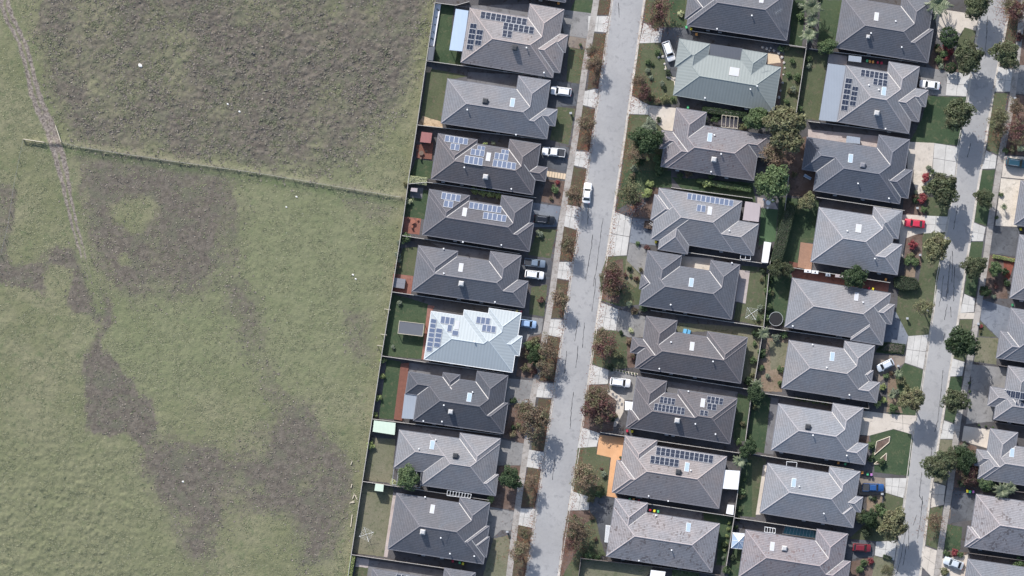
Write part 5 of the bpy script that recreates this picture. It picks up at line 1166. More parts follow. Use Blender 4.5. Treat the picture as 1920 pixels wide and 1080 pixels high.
def trunk_mesh(seed, sparse=False):
    """unit tree: crown radius 1 centred at z=0; trunk from below, limbs into the crown"""
    rg = random.Random(seed); m = MB(); m.tube((0, 0, -1.6), (0.02, 0.02, -0.45), 0.075, 0.055, 7)
    for i in range(9 if sparse else 6):
        a = 6.283 * i / (9 if sparse else 6) + rg.uniform(-.4, .4); r = rg.uniform(.45, .8); z = rg.uniform(-.05, .5)
        mid = (math.cos(a) * r * .5, math.sin(a) * r * .5, z * .35 - .15)
        m.tube((0.02, 0.02, -0.6 + .04 * i), mid, 0.045, 0.03, 5); m.tube(mid, (math.cos(a) * r, math.sin(a) * r, z), 0.028, 0.01, 5)
        if sparse:
            for s in (-.5, .5): m.tube(mid, (math.cos(a + s) * r * .95, math.sin(a + s) * r * .95, z + .15), 0.02, 0.007, 4)
    return m.mesh('trunk', 'bark')
CROWN = {k: [crown_mesh(100 * i + s, k) for s in range(n)] for i, (k, n) in enumerate((('dense', 4), ('round', 2), ('sparse', 4), ('shrub', 5)))}
TRUNK = {False: [trunk_mesh(s) for s in range(3)], True: [trunk_mesh(s, True) for s in range(3)]}
def palm_mesh(seed, n=13):
    rg = random.Random(seed); V = []
    for i in range(n):
        a = 6.283 * i / n + rg.uniform(-.15, .15); L = rg.uniform(.8, 1.1); up = rg.uniform(.15, .5); pv = None
        for j in range(9):
            t = j / 8; x = L * t; z = up * math.sin(t * 2.4) - .25 * t * t
            p = np.array([math.cos(a) * x, math.sin(a) * x, z])
            if pv is not None:
                d = p - pv
                for s in (-1, 1):
                    sd = np.array([-math.sin(a) * s, math.cos(a) * s, 0]); ll = .30 * math.sin(min(1, t * 1.1 + .15) * 3.0) + .05
                    V += [pv, pv + d * .55, p + sd * ll + d * .8 - np.array([0, 0, .05]), pv + sd * ll * .9 + d * .6 - np.array([0, 0, .06])]
            pv = p
    return mesh_quads('crown', np.array(V), ['palm'])
PALM = [palm_mesh(1), palm_mesh(2, 10)]
PLANTS = []
LOOK = {'ever': 'grey-green leafy', 'olive': 'olive-yellow', 'aut': 'thin brown autumn', 'purple': 'dark purple-leaved', 'green': 'fresh green', 'sage': 'silvery sage', 'lime': 'bright lime green', 'red': 'dark red-leaved', 'topiary': 'dense dark clipped', 'pale': 'pale cream', 'hedge_dark': 'dark green', 'palm': 'spiky'}
def tree(px, py, r, kind, mat, hf=1.0, look=None):
    R = r * S; zc = (R * 1.0 + 1.8) * hf * (.85 if kind == 'sparse' else 1.0)
    p = W(px, py, zc); root = empty('tree', (p.x, p.y, 0), RND.uniform(0, 6.28))
    sp = kind == 'sparse'
    tr = inst('trunk', RND.choice(TRUNK[sp]), root, (0, 0, zc), (0, 0, 0), (R, R, zc / 1.55))
    cr = inst('crown', RND.choice(CROWN[kind]), root, (0, 0, zc), (0, 0, RND.uniform(0, 6)), (R * RND.uniform(.94, 1.18), R * RND.uniform(.94, 1.18), R * RND.uniform(.8, 1.0)), mat)
    PLANTS.append((root, f"{look or LOOK[mat]} tree {near_house(p)}", 'tree', 'garden and street trees', p)); return root
def shrub(px, py, r, mat='green', look=None, kind='shrub'):
    R = r * S; p = W(px, py, R * .5); root = empty('shrub', (p.x, p.y, 0), RND.uniform(0, 6.28))
    m = MB()
    for i in range(4): m.tube((0, 0, -.05), (math.cos(i * 1.6) * .4 * R, math.sin(i * 1.6) * .4 * R, R * .7), .03, .012, 5)
    m.build('stem', 'bark', root)
    inst('crown', RND.choice(CROWN[kind]), root, (0, 0, R * .62), (0, 0, RND.uniform(0, 6)), (R, R, R * .85), mat)
    PLANTS.append((root, f"{look or LOOK[mat]} shrub {near_house(p)}", 'shrub', 'garden shrubs', p)); return root
def palm(px, py, r, h=3.0, mat='palm'):
    R = r * S; p = W(px, py, h); root = empty('palm', (p.x, p.y, 0), RND.uniform(0, 6.28))
    m = MB(); m.tube((0, 0, -.1), (0, 0, h), .14, .10, 7); m.build('trunk', 'bark', root)
    inst('crown', RND.choice(PALM), root, (0, 0, h), (0, 0, 0), (R, R, R), mat)
    PLANTS.append((root, f"spiky palm {near_house(p)}", 'palm', 'garden palms', p)); return root
def hedge(poly, h, mat, label, name='hedge', size=0.10):
    """clipped hedge: leaves over the faces of a prism, woody core inside"""
    c = W(sum(p[0] for p in poly) / len(poly), sum(p[1] for p in poly) / len(poly)); root = empty(name, c)
    P = [W(*p) - c for p in poly]; rng = np.random.default_rng(len(label)); pts = []; outs = []
    xs = [p.x for p in P]; ys = [p.y for p in P]; A = abs(area([(p.x, p.y) for p in P])); n = int(A * 130)
    X = rng.uniform(min(xs), max(xs), n * 3); Y = rng.uniform(min(ys), max(ys), n * 3); m = pip(X, Y, [(p.x, p.y) for p in P]); X = X[m][:n]; Y = Y[m][:n]
    Zt = h * (0.94 + 0.14 * fbm(X + c.x, Y + c.y, 0.9, 3, 3)) - rng.uniform(0, .22, len(X))
    pts.append(np.stack([X, Y, Zt], 1)); outs.append(np.tile([0, 0, 1.0], (len(X), 1)))
    for a, b in zip(P, P[1:] + P[:1]):
        L = (b - a).length; k = int(L * h * 90); t = rng.uniform(0, 1, k); o = Vector(((b - a).y, -(b - a).x, 0)).normalized()
        if o.dot(a) < 0: o = -o
        q_ = np.stack([a.x + (b.x - a.x) * t, a.y + (b.y - a.y) * t, rng.uniform(.05, h, k)], 1) + np.array(o) * rng.uniform(-.12, .10, (k, 1))
        pts.append(q_); outs.append(np.tile(np.array(o), (k, 1)))
    C = np.concatenate(pts); O = np.concatenate(outs)
    me = mesh_quads('foliage', leaf_quads(C, O, size, rng, .3, .7), [mat]); o = bpy.data.objects.new('foliage', me); COL.objects.link(o); o.parent = root
    mb = MB(); k = .78; mb.hexa([(p.x * k, p.y * k, 0) for p in (P if area([(p.x, p.y) for p in P]) > 0 else P[::-1])], [(p.x * k, p.y * k, h * .8) for p in (P if area([(p.x, p.y) for p in P]) > 0 else P[::-1])]); mb.build('stem', 'bark', root)
    tag(root, label, 'hedge', 'hedges'); return root

# street and garden trees (photo position, crown radius)
for a in [(1114, 118, 17, 'sparse', 'aut'), (1110, 95, 13, 'sparse', 'aut'), (1098, 232, 19, 'sparse', 'aut'), (1099, 262, 12, 'sparse', 'aut'), (1078, 367, 21, 'sparse', 'aut'), (1064, 458, 19, 'sparse', 'aut'), (1049, 560, 19, 'sparse', 'aut'), (1028, 652, 22, 'sparse', 'aut'), (1022, 690, 19, 'sparse', 'aut'),
          (1003, 790, 33, 'sparse', 'aut', 1.0, 'large brown autumn'), (985, 770, 20, 'sparse', 'aut'), (957, 896, 23, 'dense', 'topiary', .8), (996, 905, 16, 'sparse', 'aut'), (975, 1035, 22, 'sparse', 'aut'), (985, 1000, 14, 'sparse', 'aut'),
          (1238, 14, 26, 'sparse', 'purple'), (1230, 42, 16, 'sparse', 'purple'), (1208, 171, 16, 'sparse', 'purple'), (1198, 150, 14, 'sparse', 'aut'), (1212, 262, 28, 'dense', 'topiary', .9), (1218, 240, 18, 'dense', 'sage', .8), (1195, 285, 20, 'sparse', 'aut'), (1180, 360, 26, 'sparse', 'olive'), (1190, 375, 16, 'sparse', 'purple'),
          (1147, 530, 28, 'sparse', 'purple'), (1152, 508, 20, 'sparse', 'aut'), (1133, 650, 24, 'sparse', 'purple'), (1128, 632, 16, 'sparse', 'aut'), (1122, 765, 33, 'sparse', 'purple', .6), (1118, 742, 24, 'sparse', 'aut', .6), (1097, 898, 27, 'sparse', 'aut'), (1090, 885, 16, 'sparse', 'aut'), (1083, 992, 27, 'sparse', 'aut'), (1075, 1018, 18, 'sparse', 'purple'),
          (1472, 236, 42, 'dense', 'olive', 1.1), (1420, 222, 22, 'dense', 'green', .9, 'dark bluish green'), (1455, 292, 25, 'sparse', 'aut'), (1452, 343, 34, 'dense', 'green'), (1432, 346, 22, 'dense', 'green'), (1454, 505, 18, 'dense', 'ever', .8), (1475, 505, 14, 'dense', 'ever', .8),
          (1417, 740, 17, 'dense', 'topiary', .9), (1404, 840, 17, 'dense', 'topiary', .9), (1604, 519, 23, 'dense', 'topiary', .9), (1513, 378, 17, 'dense', 'olive', .7),
          (1832, 8, 26, 'dense', 'ever'), (1780, 70, 18, 'round', 'topiary', .7), (1817, 107, 29, 'dense', 'ever'), (1783, 127, 11, 'round', 'topiary', .5), (1797, 213, 32, 'dense', 'ever', 1.05), (1886, 102, 28, 'dense', 'ever', 1.0, 'yellowish green'), (1908, 20, 26, 'sparse', 'purple'), (1893, 8, 16, 'sparse', 'aut'), (1873, 222, 22, 'sparse', 'olive'), (1874, 245, 16, 'sparse', 'aut'), (1908, 248, 24, 'sparse', 'purple'), (1905, 200, 18, 'sparse', 'aut'),
          (1767, 354, 32, 'dense', 'ever'), (1846, 372, 20, 'dense', 'ever', .85), (1756, 463, 27, 'dense', 'olive'), (1826, 500, 23, 'dense', 'ever', .95), (1867, 503, 14, 'dense', 'green', .6), (1848, 547, 11, 'dense', 'topiary', .7), (1732, 577, 20, 'sparse', 'olive', 1.25), (1802, 643, 33, 'dense', 'topiary', 1.0, 'round dark green'), (1712, 748, 25, 'dense', 'olive', 1.2), (1790, 752, 27, 'dense', 'ever', .95),
          (1760, 873, 27, 'dense', 'ever', .9), (1780, 860, 18, 'dense', 'ever', .8), (1810, 862, 22, 'dense', 'topiary', .7), (1818, 892, 18, 'sparse', 'purple', .7), (1754, 978, 17, 'sparse', 'aut'), (1675, 985, 29, 'dense', 'olive', 1.05), (1632, 972, 19, 'dense', 'topiary', .7), (1614, 968, 12, 'dense', 'ever', .6),
          (765, 897, 21, 'dense', 'green', .8), (1000, 668, 15, 'dense', 'topiary', .6), (1665, 1070, 14, 'sparse', 'olive'), (1550, 88, 17, 'dense', 'green', .7), (1850, 905, 14, 'dense', 'green', .6)]: tree(*a)
for a in [(1760, 8, 26, 4.5), (1522, 14, 22, 4.5), (1517, 65, 17, 3.5), (1432, 625, 13, 3.0), (1420, 722, 13, 3.0), (1387, 865, 14, 3.0), (1883, 388, 7, 1.6), (1880, 920, 18, 3.0), (1895, 915, 14, 2.6), (1523, 40, 14, 4.0), (1685, 700, 9, 1.6), (1672, 742, 8, 1.5)]: palm(*a)
for a in [(820, 19, 4, 'topiary'), (818, 33, 4, 'topiary'), (815, 47, 4, 'topiary'), (814, 61, 4, 'topiary'), (812, 73, 4, 'topiary'), (748, 455, 6, 'sage'), (746, 478, 7, 'sage'), (748, 488, 6, 'sage'), (745, 500, 7, 'aut'), (767, 377, 7, 'pale'), (761, 447, 11, 'green'), (749, 568, 6, 'sage'), (737, 651, 5, 'sage'),
          (718, 676, 7, 'lime'), (716, 705, 7, 'lime'), (709, 746, 7, 'lime'), (703, 778, 6, 'lime'), (695, 836, 9, 'lime'), (737, 905, 7, 'pale', 'yellow flowering'), (1041, 355, 9, 'green'), (1033, 372, 5, 'aut'), (1045, 342, 5, 'red'), (1012, 438, 8, 'sage'), (918, 937, 9, 'lime'), (990, 648, 9, 'green'), (1003, 640, 10, 'olive'), (985, 665, 8, 'aut'), (1008, 650, 8, 'green'), (985, 690, 9, 'aut'), (1000, 695, 9, 'purple'), (1012, 672, 8, 'olive'), (1030, 700, 12, 'aut'), (760, 345, 5, 'olive'),
          (1015, 563, 7, 'purple'), (1276, 26, 7, 'pale', 'tan rounded'), (1213, 362, 11, 'lime'), (1219, 345, 8, 'lime'), (1232, 300, 11, 'green'), (1200, 300, 12, 'topiary'), (1235, 318, 12, 'green'), (1290, 325, 9, 'aut', 'reddish brown'), (1275, 330, 7, 'green'), (1325, 344, 9, 'lime'), (1350, 348, 8, 'green'), (1375, 352, 8, 'green'), (1340, 222, 9, 'green'), (1393, 238, 8, 'olive'), (1318, 225, 10, 'green'),
          (1181, 503, 6, 'topiary'), (1193, 522, 6, 'purple'), (1173, 516, 5, 'purple'), (1196, 457, 5, 'green'), (1213, 464, 6, 'purple'), (1206, 575, 10, 'green'), (1190, 583, 8, 'aut'), (1180, 570, 7, 'pale'), (1180, 640, 7, 'aut'), (1186, 670, 7, 'purple'), (1183, 620, 6, 'pale'), (1124, 925, 10, 'green'), (1107, 935, 9, 'olive'), (1105, 1042, 11, 'green'), (1120, 1045, 8, 'green'),
          (1367, 980, 4, 'lime'), (1365, 992, 4, 'lime'), (1363, 1005, 4, 'lime'), (1361, 1019, 4, 'lime'), (1358, 1031, 4, 'lime'), (1355, 1046, 4, 'sage'), (1362, 1068, 9, 'green'), (1440, 545, 9, 'green'), (1440, 575, 9, 'green'), (1436, 595, 8, 'green'), (1443, 525, 8, 'topiary'), (1455, 632, 9, 'sage'), (1470, 627, 8, 'green'), (1428, 660, 9, 'green'), (1427, 690, 7, 'green'), (1465, 693, 8, 'green'), (1440, 705, 6, 'sage'), (1463, 718, 6, 'green'),
          (1493, 747, 4, 'green'), (1500, 748, 4, 'green'), (1508, 750, 4, 'green'), (1516, 751, 4, 'green'), (1525, 753, 4, 'green'), (1533, 754, 4, 'green'), (1542, 755, 4, 'green'), (1550, 757, 4, 'green'), (1735, 333, 10, 'red'), (1730, 372, 10, 'red'), (1733, 352, 6, 'olive'), (1741, 315, 6, 'sage'), (1748, 320, 5, 'green'), (1712, 460, 10, 'red'), (1708, 478, 7, 'olive'), (1700, 490, 9, 'green'), (1715, 493, 8, 'green'),
          (1768, 100, 8, 'green'), (1775, 108, 7, 'red'), (1760, 112, 8, 'green'), (1782, 98, 7, 'red'), (1765, 124, 7, 'sage'), (1773, 88, 6, 'red'), (1655, 725, 8, 'lime'), (1658, 750, 7, 'lime'), (1662, 705, 6, 'green'), (1675, 765, 10, 'green'), (1646, 758, 8, 'lime'), (1690, 715, 9, 'olive'), (1672, 700, 6, 'purple'), (1700, 728, 8, 'olive'), (1678, 735, 8, 'sage'), (1632, 835, 8, 'green'), (1632, 860, 7, 'green'), (1652, 866, 9, 'green'), (1645, 952, 9, 'green'), (1655, 960, 9, 'green'), (1612, 972, 9, 'sage'), (1640, 985, 10, 'hedge_dark'), (1625, 1000, 10, 'hedge_dark'),
          (1620, 1055, 8, 'green'), (1632, 1052, 7, 'red'), (1612, 1068, 8, 'green'), (1877, 365, 5, 'green'), (1869, 408, 4, 'green'), (1840, 612, 4, 'red'), (1838, 622, 4, 'olive'), (1798, 845, 12, 'hedge_dark'), (1828, 850, 9, 'aut'), (1805, 905, 10, 'hedge_dark'), (1848, 915, 9, 'green'), (1862, 918, 8, 'sage'), (1790, 1036, 8, 'red'), (1800, 1040, 7, 'green'), (1775, 1038, 7, 'green'), (1770, 1072, 9, 'olive'), (1912, 1055, 12, 'green'), (1905, 1065, 9, 'green'),
          (1885, 510, 8, 'topiary'), (1888, 530, 8, 'topiary'), (1912, 235, 8, 'pale', 'tan grassy'), (1897, 280, 8, 'aut'), (1885, 282, 6, 'green'), (1915, 278, 8, 'pale', 'tan grassy'), (1912, 70, 10, 'purple'), (1476, 90, 6, 'olive'), (1485, 115, 7, 'green'), (1478, 140, 6, 'green'), (1482, 170, 7, 'olive'), (1475, 190, 6, 'green'), (1500, 30, 8, 'green'), (1500, 10, 7, 'sage'), (1465, 92, 7, 'green'),
          (1348, 222, 5, 'green'), (1358, 430, 6, 'green'), (1236, 12, 8, 'purple'), (1185, 330, 8, 'aut'), (1248, 185, 9, 'olive'), (1232, 190, 8, 'aut'), (1222, 180, 7, 'olive'), (1262, 185, 6, 'green'), (890, 356, 9, 'lime', 'yellow-green climbing'), (905, 360, 9, 'lime', 'yellow-green climbing'), (920, 362, 9, 'lime', 'yellow-green climbing'), (935, 366, 8, 'lime', 'yellow-green climbing'), (925, 268, 5, 'sage'), (910, 270, 5, 'lime'), (1335, 330, 7, 'green')]: shrub(*a)
def free_spot(px, py, r):
    w = W(px, py)
    for H in HOUSES.values():
        dx, dy = w.x - H.c[0], w.y - H.c[1]; ca, sa = math.cos(H.ang), math.sin(H.ang); lx, ly = dx * ca - dy * sa, dx * sa + dy * ca
        if any(q_[0] - r < lx < q_[2] + r and q_[1] - r < ly < q_[3] + r for q_ in H.R): return False
    return True
BEDS = [(1207, 45, 60, 165), (1200, 45, 90, 190), (1185, 50, 215, 355), (1150, 55, 490, 580), (1120, 60, 620, 690), (1105, 50, 725, 800), (1085, 60, 845, 935), (1070, 60, 960, 1045), (985, 40, 640, 712), (960, 40, 745, 830), (1690, 40, 700, 775), (1695, 45, 325, 395), (1755, 30, 85, 130), (1840, 60, 490, 560), (1790, 50, 830, 915), (1600, 60, 930, 1000)]
rs = random.Random(21); got = 0
for (x0, wd_, y0, y1) in BEDS:
    for k in range(6):
        px_, py_ = rs.uniform(x0, x0 + wd_), rs.uniform(y0, y1)
        if free_spot(px_, py_, .6) and polyline_at(K1L, py_) - px_ > 6 or (free_spot(px_, py_, .6) and px_ - polyline_at(K1R, py_) > 10 and not (polyline_at(K2L, py_) - 8 < px_ < polyline_at(K2R, py_) + 8)):
            shrub(px_, py_, rs.uniform(3.5, 7.5), rs.choice(['green', 'olive', 'aut', 'sage', 'hedge_dark', 'purple', 'topiary']))
for pts in ([(1526, -5), (1515, 38), (1511, 88), (1493, 205), (1487, 245)], [(1478, 330), (1470, 400)], [(1443, 492), (1431, 612), (1414, 715)], [(1407, 747), (1396, 832), (1376, 968), (1361, 1060)]):
    for (x_, y_) in resample(pts, 17, False):
        px_, py_ = x_ + rs.choice((-1, 1)) * rs.uniform(6, 12), y_ + rs.uniform(-6, 6)
        if rs.random() < .8 and free_spot(px_, py_, .5): shrub(px_, py_, rs.uniform(4.5, 9.5), rs.choice(['green', 'hedge_dark', 'topiary', 'green', 'sage', 'olive']))
hedge([(767, 330), (801, 334), (800, 347), (765, 343)], 1.7, 'pale', 'pale cream flat-topped hedge against the field fence')
hedge([(1476, 382), (1490, 390), (1470, 470), (1462, 494), (1444, 490), (1462, 420)], 3.2, 'hedge_dark', 'tall dark hedge behind the fourth house of the centre row')
hedge([(1318, 201), (1345, 204), (1400, 212), (1398, 222), (1316, 211)], 2.0, 'topiary', 'dark clipped hedge below the green-roofed house')
hedge([(1676, 522), (1690, 518), (1716, 523), (1722, 532), (1718, 542), (1690, 544), (1677, 538)], 1.6, 'hedge_dark', 'rounded clipped hedge in front of the fifth house of third row', size=.12)
hedge([(1663, 642), (1697, 646), (1694, 664), (1645, 657)], 0.5, 'hedge_dark', 'low rectangular hedge beside the pale apron of the third row')
hedge([(1657, 1040), (1672, 1045), (1671, 1050), (1655, 1046)], .6, 'topiary', 'small low hedge beside the maroon car')
hedge([(658, 1041), (666, 1043), (658, 1090), (650, 1090)], 1.6, 'lime', 'bright green hedge inside the field fence at the bottom edge')
hedge([(1308, 335), (1360, 343), (1408, 352), (1407, 360), (1355, 352), (1306, 342)], 1.2, 'green', 'long low hedge below the third house of the centre row')
hedge([(1700, 480), (1722, 486), (1720, 496), (1698, 490)], .8, 'green', 'small green hedge between red shrub and soil bed')
hedge([(1862, 478), (1903, 486), (1902, 491), (1861, 483)], .7, 'lime', 'low flowering hedge above the red mulch bed')
hedge([(1262, 1068), (1310, 1074), (1309, 1088), (1260, 1084)], 1.0, 'green', 'dark green hedge at the bottom edge below the centre row')
# resolve plant labels so that each one is singled out
groups_ = {}
for it in PLANTS: groups_.setdefault(it[1], []).append(it)
CNT = ['first', 'second', 'third', 'fourth', 'fifth', 'sixth', 'seventh', 'eighth', 'ninth', 'tenth', 'eleventh', 'twelfth', 'thirteenth', 'fourteenth', 'fifteenth', 'sixteenth', 'seventeenth', 'eighteenth']
for base, its in groups_.items():
    if len(its) == 1: tag(its[0][0], base, its[0][2], its[0][3]); continue
    ex = max(i[4].x for i in its) - min(i[4].x for i in its); ey = max(i[4].y for i in its) - min(i[4].y for i in its)
    its.sort(key=(lambda i: i[4].x) if ex > ey else (lambda i: -i[4].y))
    for k, i in enumerate(its):
        w_ = f"{CNT[k]} from {'left' if ex > ey else 'top'}" if len(its) > 2 else (('left' if k == 0 else 'right') if ex > ey else ('upper' if k == 0 else 'lower')) + ' one'
        tag(i[0], f"{base}, {w_}", i[2], i[3])

# fallen leaves under the autumn street trees
def litter():
    rng = np.random.default_rng(5); P = []
    spots = [it[4] for it in PLANTS if 'brown autumn tree' in it[1] or 'purple-leaved tree' in it[1]]
    for s in spots:
        n = 620; a = rng.uniform(0, 6.283, n); r = np.abs(rng.normal(0, 2.3, n)); x = s.x + np.cos(a) * r; y = s.y - 1.0 + np.sin(a) * r
        P.append(np.stack([x, y], 1))
    n = 7000; yy = rng.uniform(-30, 1110, n); ed = np.where(rng.uniform(0, 1, n) < .5, [polyline_at(K1L, v) - 3 for v in yy], [polyline_at(K1R, v) + 4 for v in yy])
    xx = ed + rng.normal(0, 4, n); P.append(np.stack([(xx - 960) * S, (540 - yy) * S], 1))
    C = np.concatenate(P); py = 540 - C[:, 1] / S; px = C[:, 0] / S + 960
    kl = np.array([polyline_at(K1L, v) for v in np.clip(py, -80, 1160)]); kr = np.array([polyline_at(K1R, v) for v in np.clip(py, -80, 1160)])
    on = (px > kl) & (px < kr); keep = ~on | ((np.minimum(px - kl, kr - px) < 7) & (rng.uniform(0, 1, len(px)) < .5)); C = C[keep]; on = on[keep]
    Z = np.where(on, -0.02, 0.055); C3 = np.stack([C[:, 0], C[:, 1], Z], 1); up = np.tile([0, 0, 1.6], (len(C3), 1))
    o = bpy.data.objects.new('fallen_leaves', mesh_quads('fallen_leaves', leaf_quads(C3, up, 0.095, rng, .8, .35), ['dead'])); COL.objects.link(o)
    o['kind'] = 'stuff'; o['label'] = 'brown fallen leaves along the verges of the left street'; o['category'] = 'leaves'
litter()
# ================================================================ vehicles
def loft(m, rings, mi=0, cap0=True, cap1=True):
    n = len(rings[0]); b = len(m.v); vs = [p for r in rings for p in r]; fs = []
    for i in range(len(rings) - 1):
        for j in range(n):
            fs.append((i * n + j, i * n + (j + 1) % n, (i + 1) * n + (j + 1) % n, (i + 1) * n + j))
    if cap0: fs.append(tuple(range(n - 1, -1, -1)))
    if cap1: fs.append(tuple(range((len(rings) - 1) * n, len(rings) * n)))
    m.add(vs, fs, mi)
def outline_car(L, Wd, nose, tail, z, n=10, inset=0.0):
    """rounded plan outline, front towards +x"""
    hl, hw = L / 2 - inset, Wd / 2 - inset; pts = []
    for k in range(n):
        a = -math.pi / 2 + math.pi * k / (n - 1); pts.append((hl - nose + nose * max(0, math.cos(a)) ** .6, hw * math.copysign(abs(math.sin(a)) ** .35, math.sin(a)), z))
    for k in range(n):
        a = math.pi / 2 + math.pi * k / (n - 1); pts.append((-hl + tail - tail * max(0, -math.cos(a)) ** .5, hw * math.copysign(abs(math.sin(a)) ** .3, math.sin(a)), z))
    return pts
def sec(x, hw, z): return [(x, -hw, z), (x, hw, z)]
def car(px, py, deg, kind, paint, label, cat='car', scale=1.0):
    w = W(px, py, .7); root = empty('car' if cat != 'pickup' else 'pickup', (w.x, w.y, 0), math.radians(-deg)); root.scale = (scale,) * 3
    tag(root, label, cat, 'parked vehicles')
    P = dict(sedan=dict(L=4.65, W=1.84, belt=.92, top=1.44, ws=(1.0, .38), rw=(-1.05, -1.72), hood=.86), suv=dict(L=4.7, W=1.9, belt=1.05, top=1.68, ws=(1.18, .52), rw=(-1.72, -2.12), hood=1.02),
             hatch=dict(L=4.1, W=1.74, belt=.95, top=1.5, ws=(1.1, .45), rw=(-1.35, -1.8), hood=.9), ute=dict(L=5.2, W=1.88, belt=1.08, top=1.76, ws=(1.25, .62), rw=(-.75, -.95), hood=1.04))[kind]
    L, Wd = P['L'], P['W']; hb = P['hood']
    m = MB()
    rings = [outline_car(L, Wd, .5, .3, .24, inset=.10), outline_car(L, Wd, .55, .32, .34, inset=.01), outline_car(L, Wd, .55, .32, .62, inset=0.0), outline_car(L, Wd, .6, .32, hb - .10, inset=.03), outline_car(L, Wd, .62, .34, hb, inset=.13)]
    loft(m, rings)
    body = m.build('body', paint, root, True)
    # cabin: painted roof and pillars over a glasshouse
    ws0, ws1 = P['ws']; rw1, rw0 = P['rw']; b, t = hb - .03, P['top']; h0, h1 = Wd / 2 - .12, Wd / 2 - .30
    g = MB(); g.hexa([(ws0, -h0, b), (ws0, h0, b), (rw0, h0, b), (rw0, -h0, b)], [(ws1, -h1, t - .05), (ws1, h1, t - .05), (rw1, h1, t - .05), (rw1, -h1, t - .05)])
    g.build('window_glass', 'glass_dark', root)
    r = MB(); r.hexa([(ws1 + .06, -h1 - .03, t - .055), (ws1 + .06, h1 + .03, t - .055), (rw1 - .05, h1 + .03, t - .055), (rw1 - .05, -h1 - .03, t - .055)], [(ws1 - .08, -h1 + .08, t), (ws1 - .08, h1 - .08, t), (rw1 + .08, h1 - .08, t), (rw1 + .08, -h1 + .08, t)])
    for s in (-1, 1):
        for (xa, xb) in ((ws0, ws1), (rw0, rw1), ((ws1 + rw1) / 2 + .03, (ws1 + rw1) / 2)):
            r.tube((xa, s * h0 * 1.005, b), (xb, s * h1 * 1.01, t - .045), .045, .04, 5)
    r.build('roof', paint, root)
    for s in (-1, 1):
        for x in (L * .29, -L * .28):
            wh = MB(); wh.tube((x, s * (Wd / 2 - .24), .33), (x, s * (Wd / 2 - .01), .33), .33, n=14); o = wh.build('tyre', 'rubber', root)
            rmh = MB(); rmh.tube((x, s * (Wd / 2 - .03), .33), (x, s * (Wd / 2 + .004), .33), .21, n=10); rmh.build('rim', 'chrome', o)
        hm = MB(); hm.box(L / 2 - .42, s * (Wd / 2 - .34) - .17, hb - .22, L / 2 - .16, s * (Wd / 2 - .34) + .17, hb - .055); hm.build('headlight', 'lamp_clear', root)
        tm = MB(); tm.box(-L / 2 - .006, s * (Wd / 2 - .28) - .15, hb - .3, -L / 2 + .2, s * (Wd / 2 - .28) + .15, hb - .08); tm.build('tail_light', 'lamp_red', root)
        mm = MB(); mm.box(ws0 - .22, s * (Wd / 2 + .02) - .09, b - .02, ws0 - .08, s * (Wd / 2 + .02) + .09, b + .13); mm.build('mirror', paint, root)
    if kind == 'ute':
        tb = MB(); x0, x1 = -L / 2 + .1, rw0 - .06
        tb.box(x0, -Wd / 2 + .10, hb - .06, x1, Wd / 2 - .10, hb + .045); tb.build('tray_cover', 'dark_plastic', root)
        sd = MB()
        for s in (-1, 1): sd.box(x0 - .02, s * (Wd / 2 - .06) - .05, hb - .3, x1 + .02, s * (Wd / 2 - .06) + .05, hb + .09)
        sd.box(x0 - .09, -Wd / 2 + .04, hb - .3, x0 - .025, Wd / 2 - .04, hb + .088); sd.build('tray_side', paint, root)
    if kind == 'suv':
        for s in (-1, 1):
            rr = MB(); rr.tube((ws1 - .2, s * (h1 - .08), t + .05), (rw1 + .2, s * (h1 - .08), t + .05), .025, n=5); rr.build('roof_rail', 'chrome', root)
    if kind in ('suv', 'hatch', 'sedan'):
        pl = MB(); pl.box(L / 2 - .03, -.2, .42, L / 2 + .012, .2, .53); pl.build('number_plate', 'white_metal', root)
    return root
car(1052, 171, 187, 'suv', 'car_white', 'white hatchback parked on the dark driveway of the plain grey house')
car(1038, 285, 186, 'ute', 'car_white', 'white pickup with black tray cover on a dark driveway', 'pickup')
car(1101, 362, -84, 'sedan', 'car_white', 'white car parked at the kerb on the left street')
car(1021, 412, 6, 'suv', 'car_black', 'black four-wheel drive on a blue-grey driveway')
car(1003, 493, 7, 'ute', 'car_steel', 'steel blue pickup parked beside the white four-wheel drive', 'pickup', .92)
car(1002, 515, 7, 'suv', 'car_white', 'white four-wheel drive parked beside the steel blue pickup', scale=.93)
car(989, 607, 8, 'hatch', 'car_sky', 'small light blue car under the eave of the white-roofed house')
car(1254, 96, 71, 'suv', 'car_white', 'white car parked at an angle beside the green-roofed house')
car(1163, 717, 7, 'suv', 'car_white', 'white wagon on the driveway beside stepping stones')
car(1743, 159, 187, 'sedan', 'car_white', 'white sedan beside the house with the lean-to roof')
car(1715, 419, 186, 'sedan', 'car_red', 'bright red car on a cream driveway')
car(1660, 685, 154, 'hatch', 'car_silver', 'silver hatchback parked at a slant on brown concrete')
car(1637, 914, 2, 'ute', 'car_blue', 'bright blue pickup with dark tray', 'pickup', .95)
car(1616, 1027, 4, 'hatch', 'car_maroon', 'maroon car on the dark driveway near the bottom edge')
car(1906, 306, 8, 'suv', 'car_teal', 'dark teal car cut by the right edge', scale=1.05)
car(1788, 1056, 200, 'sedan', 'car_silver', 'pale silver car in the bottom right corner')
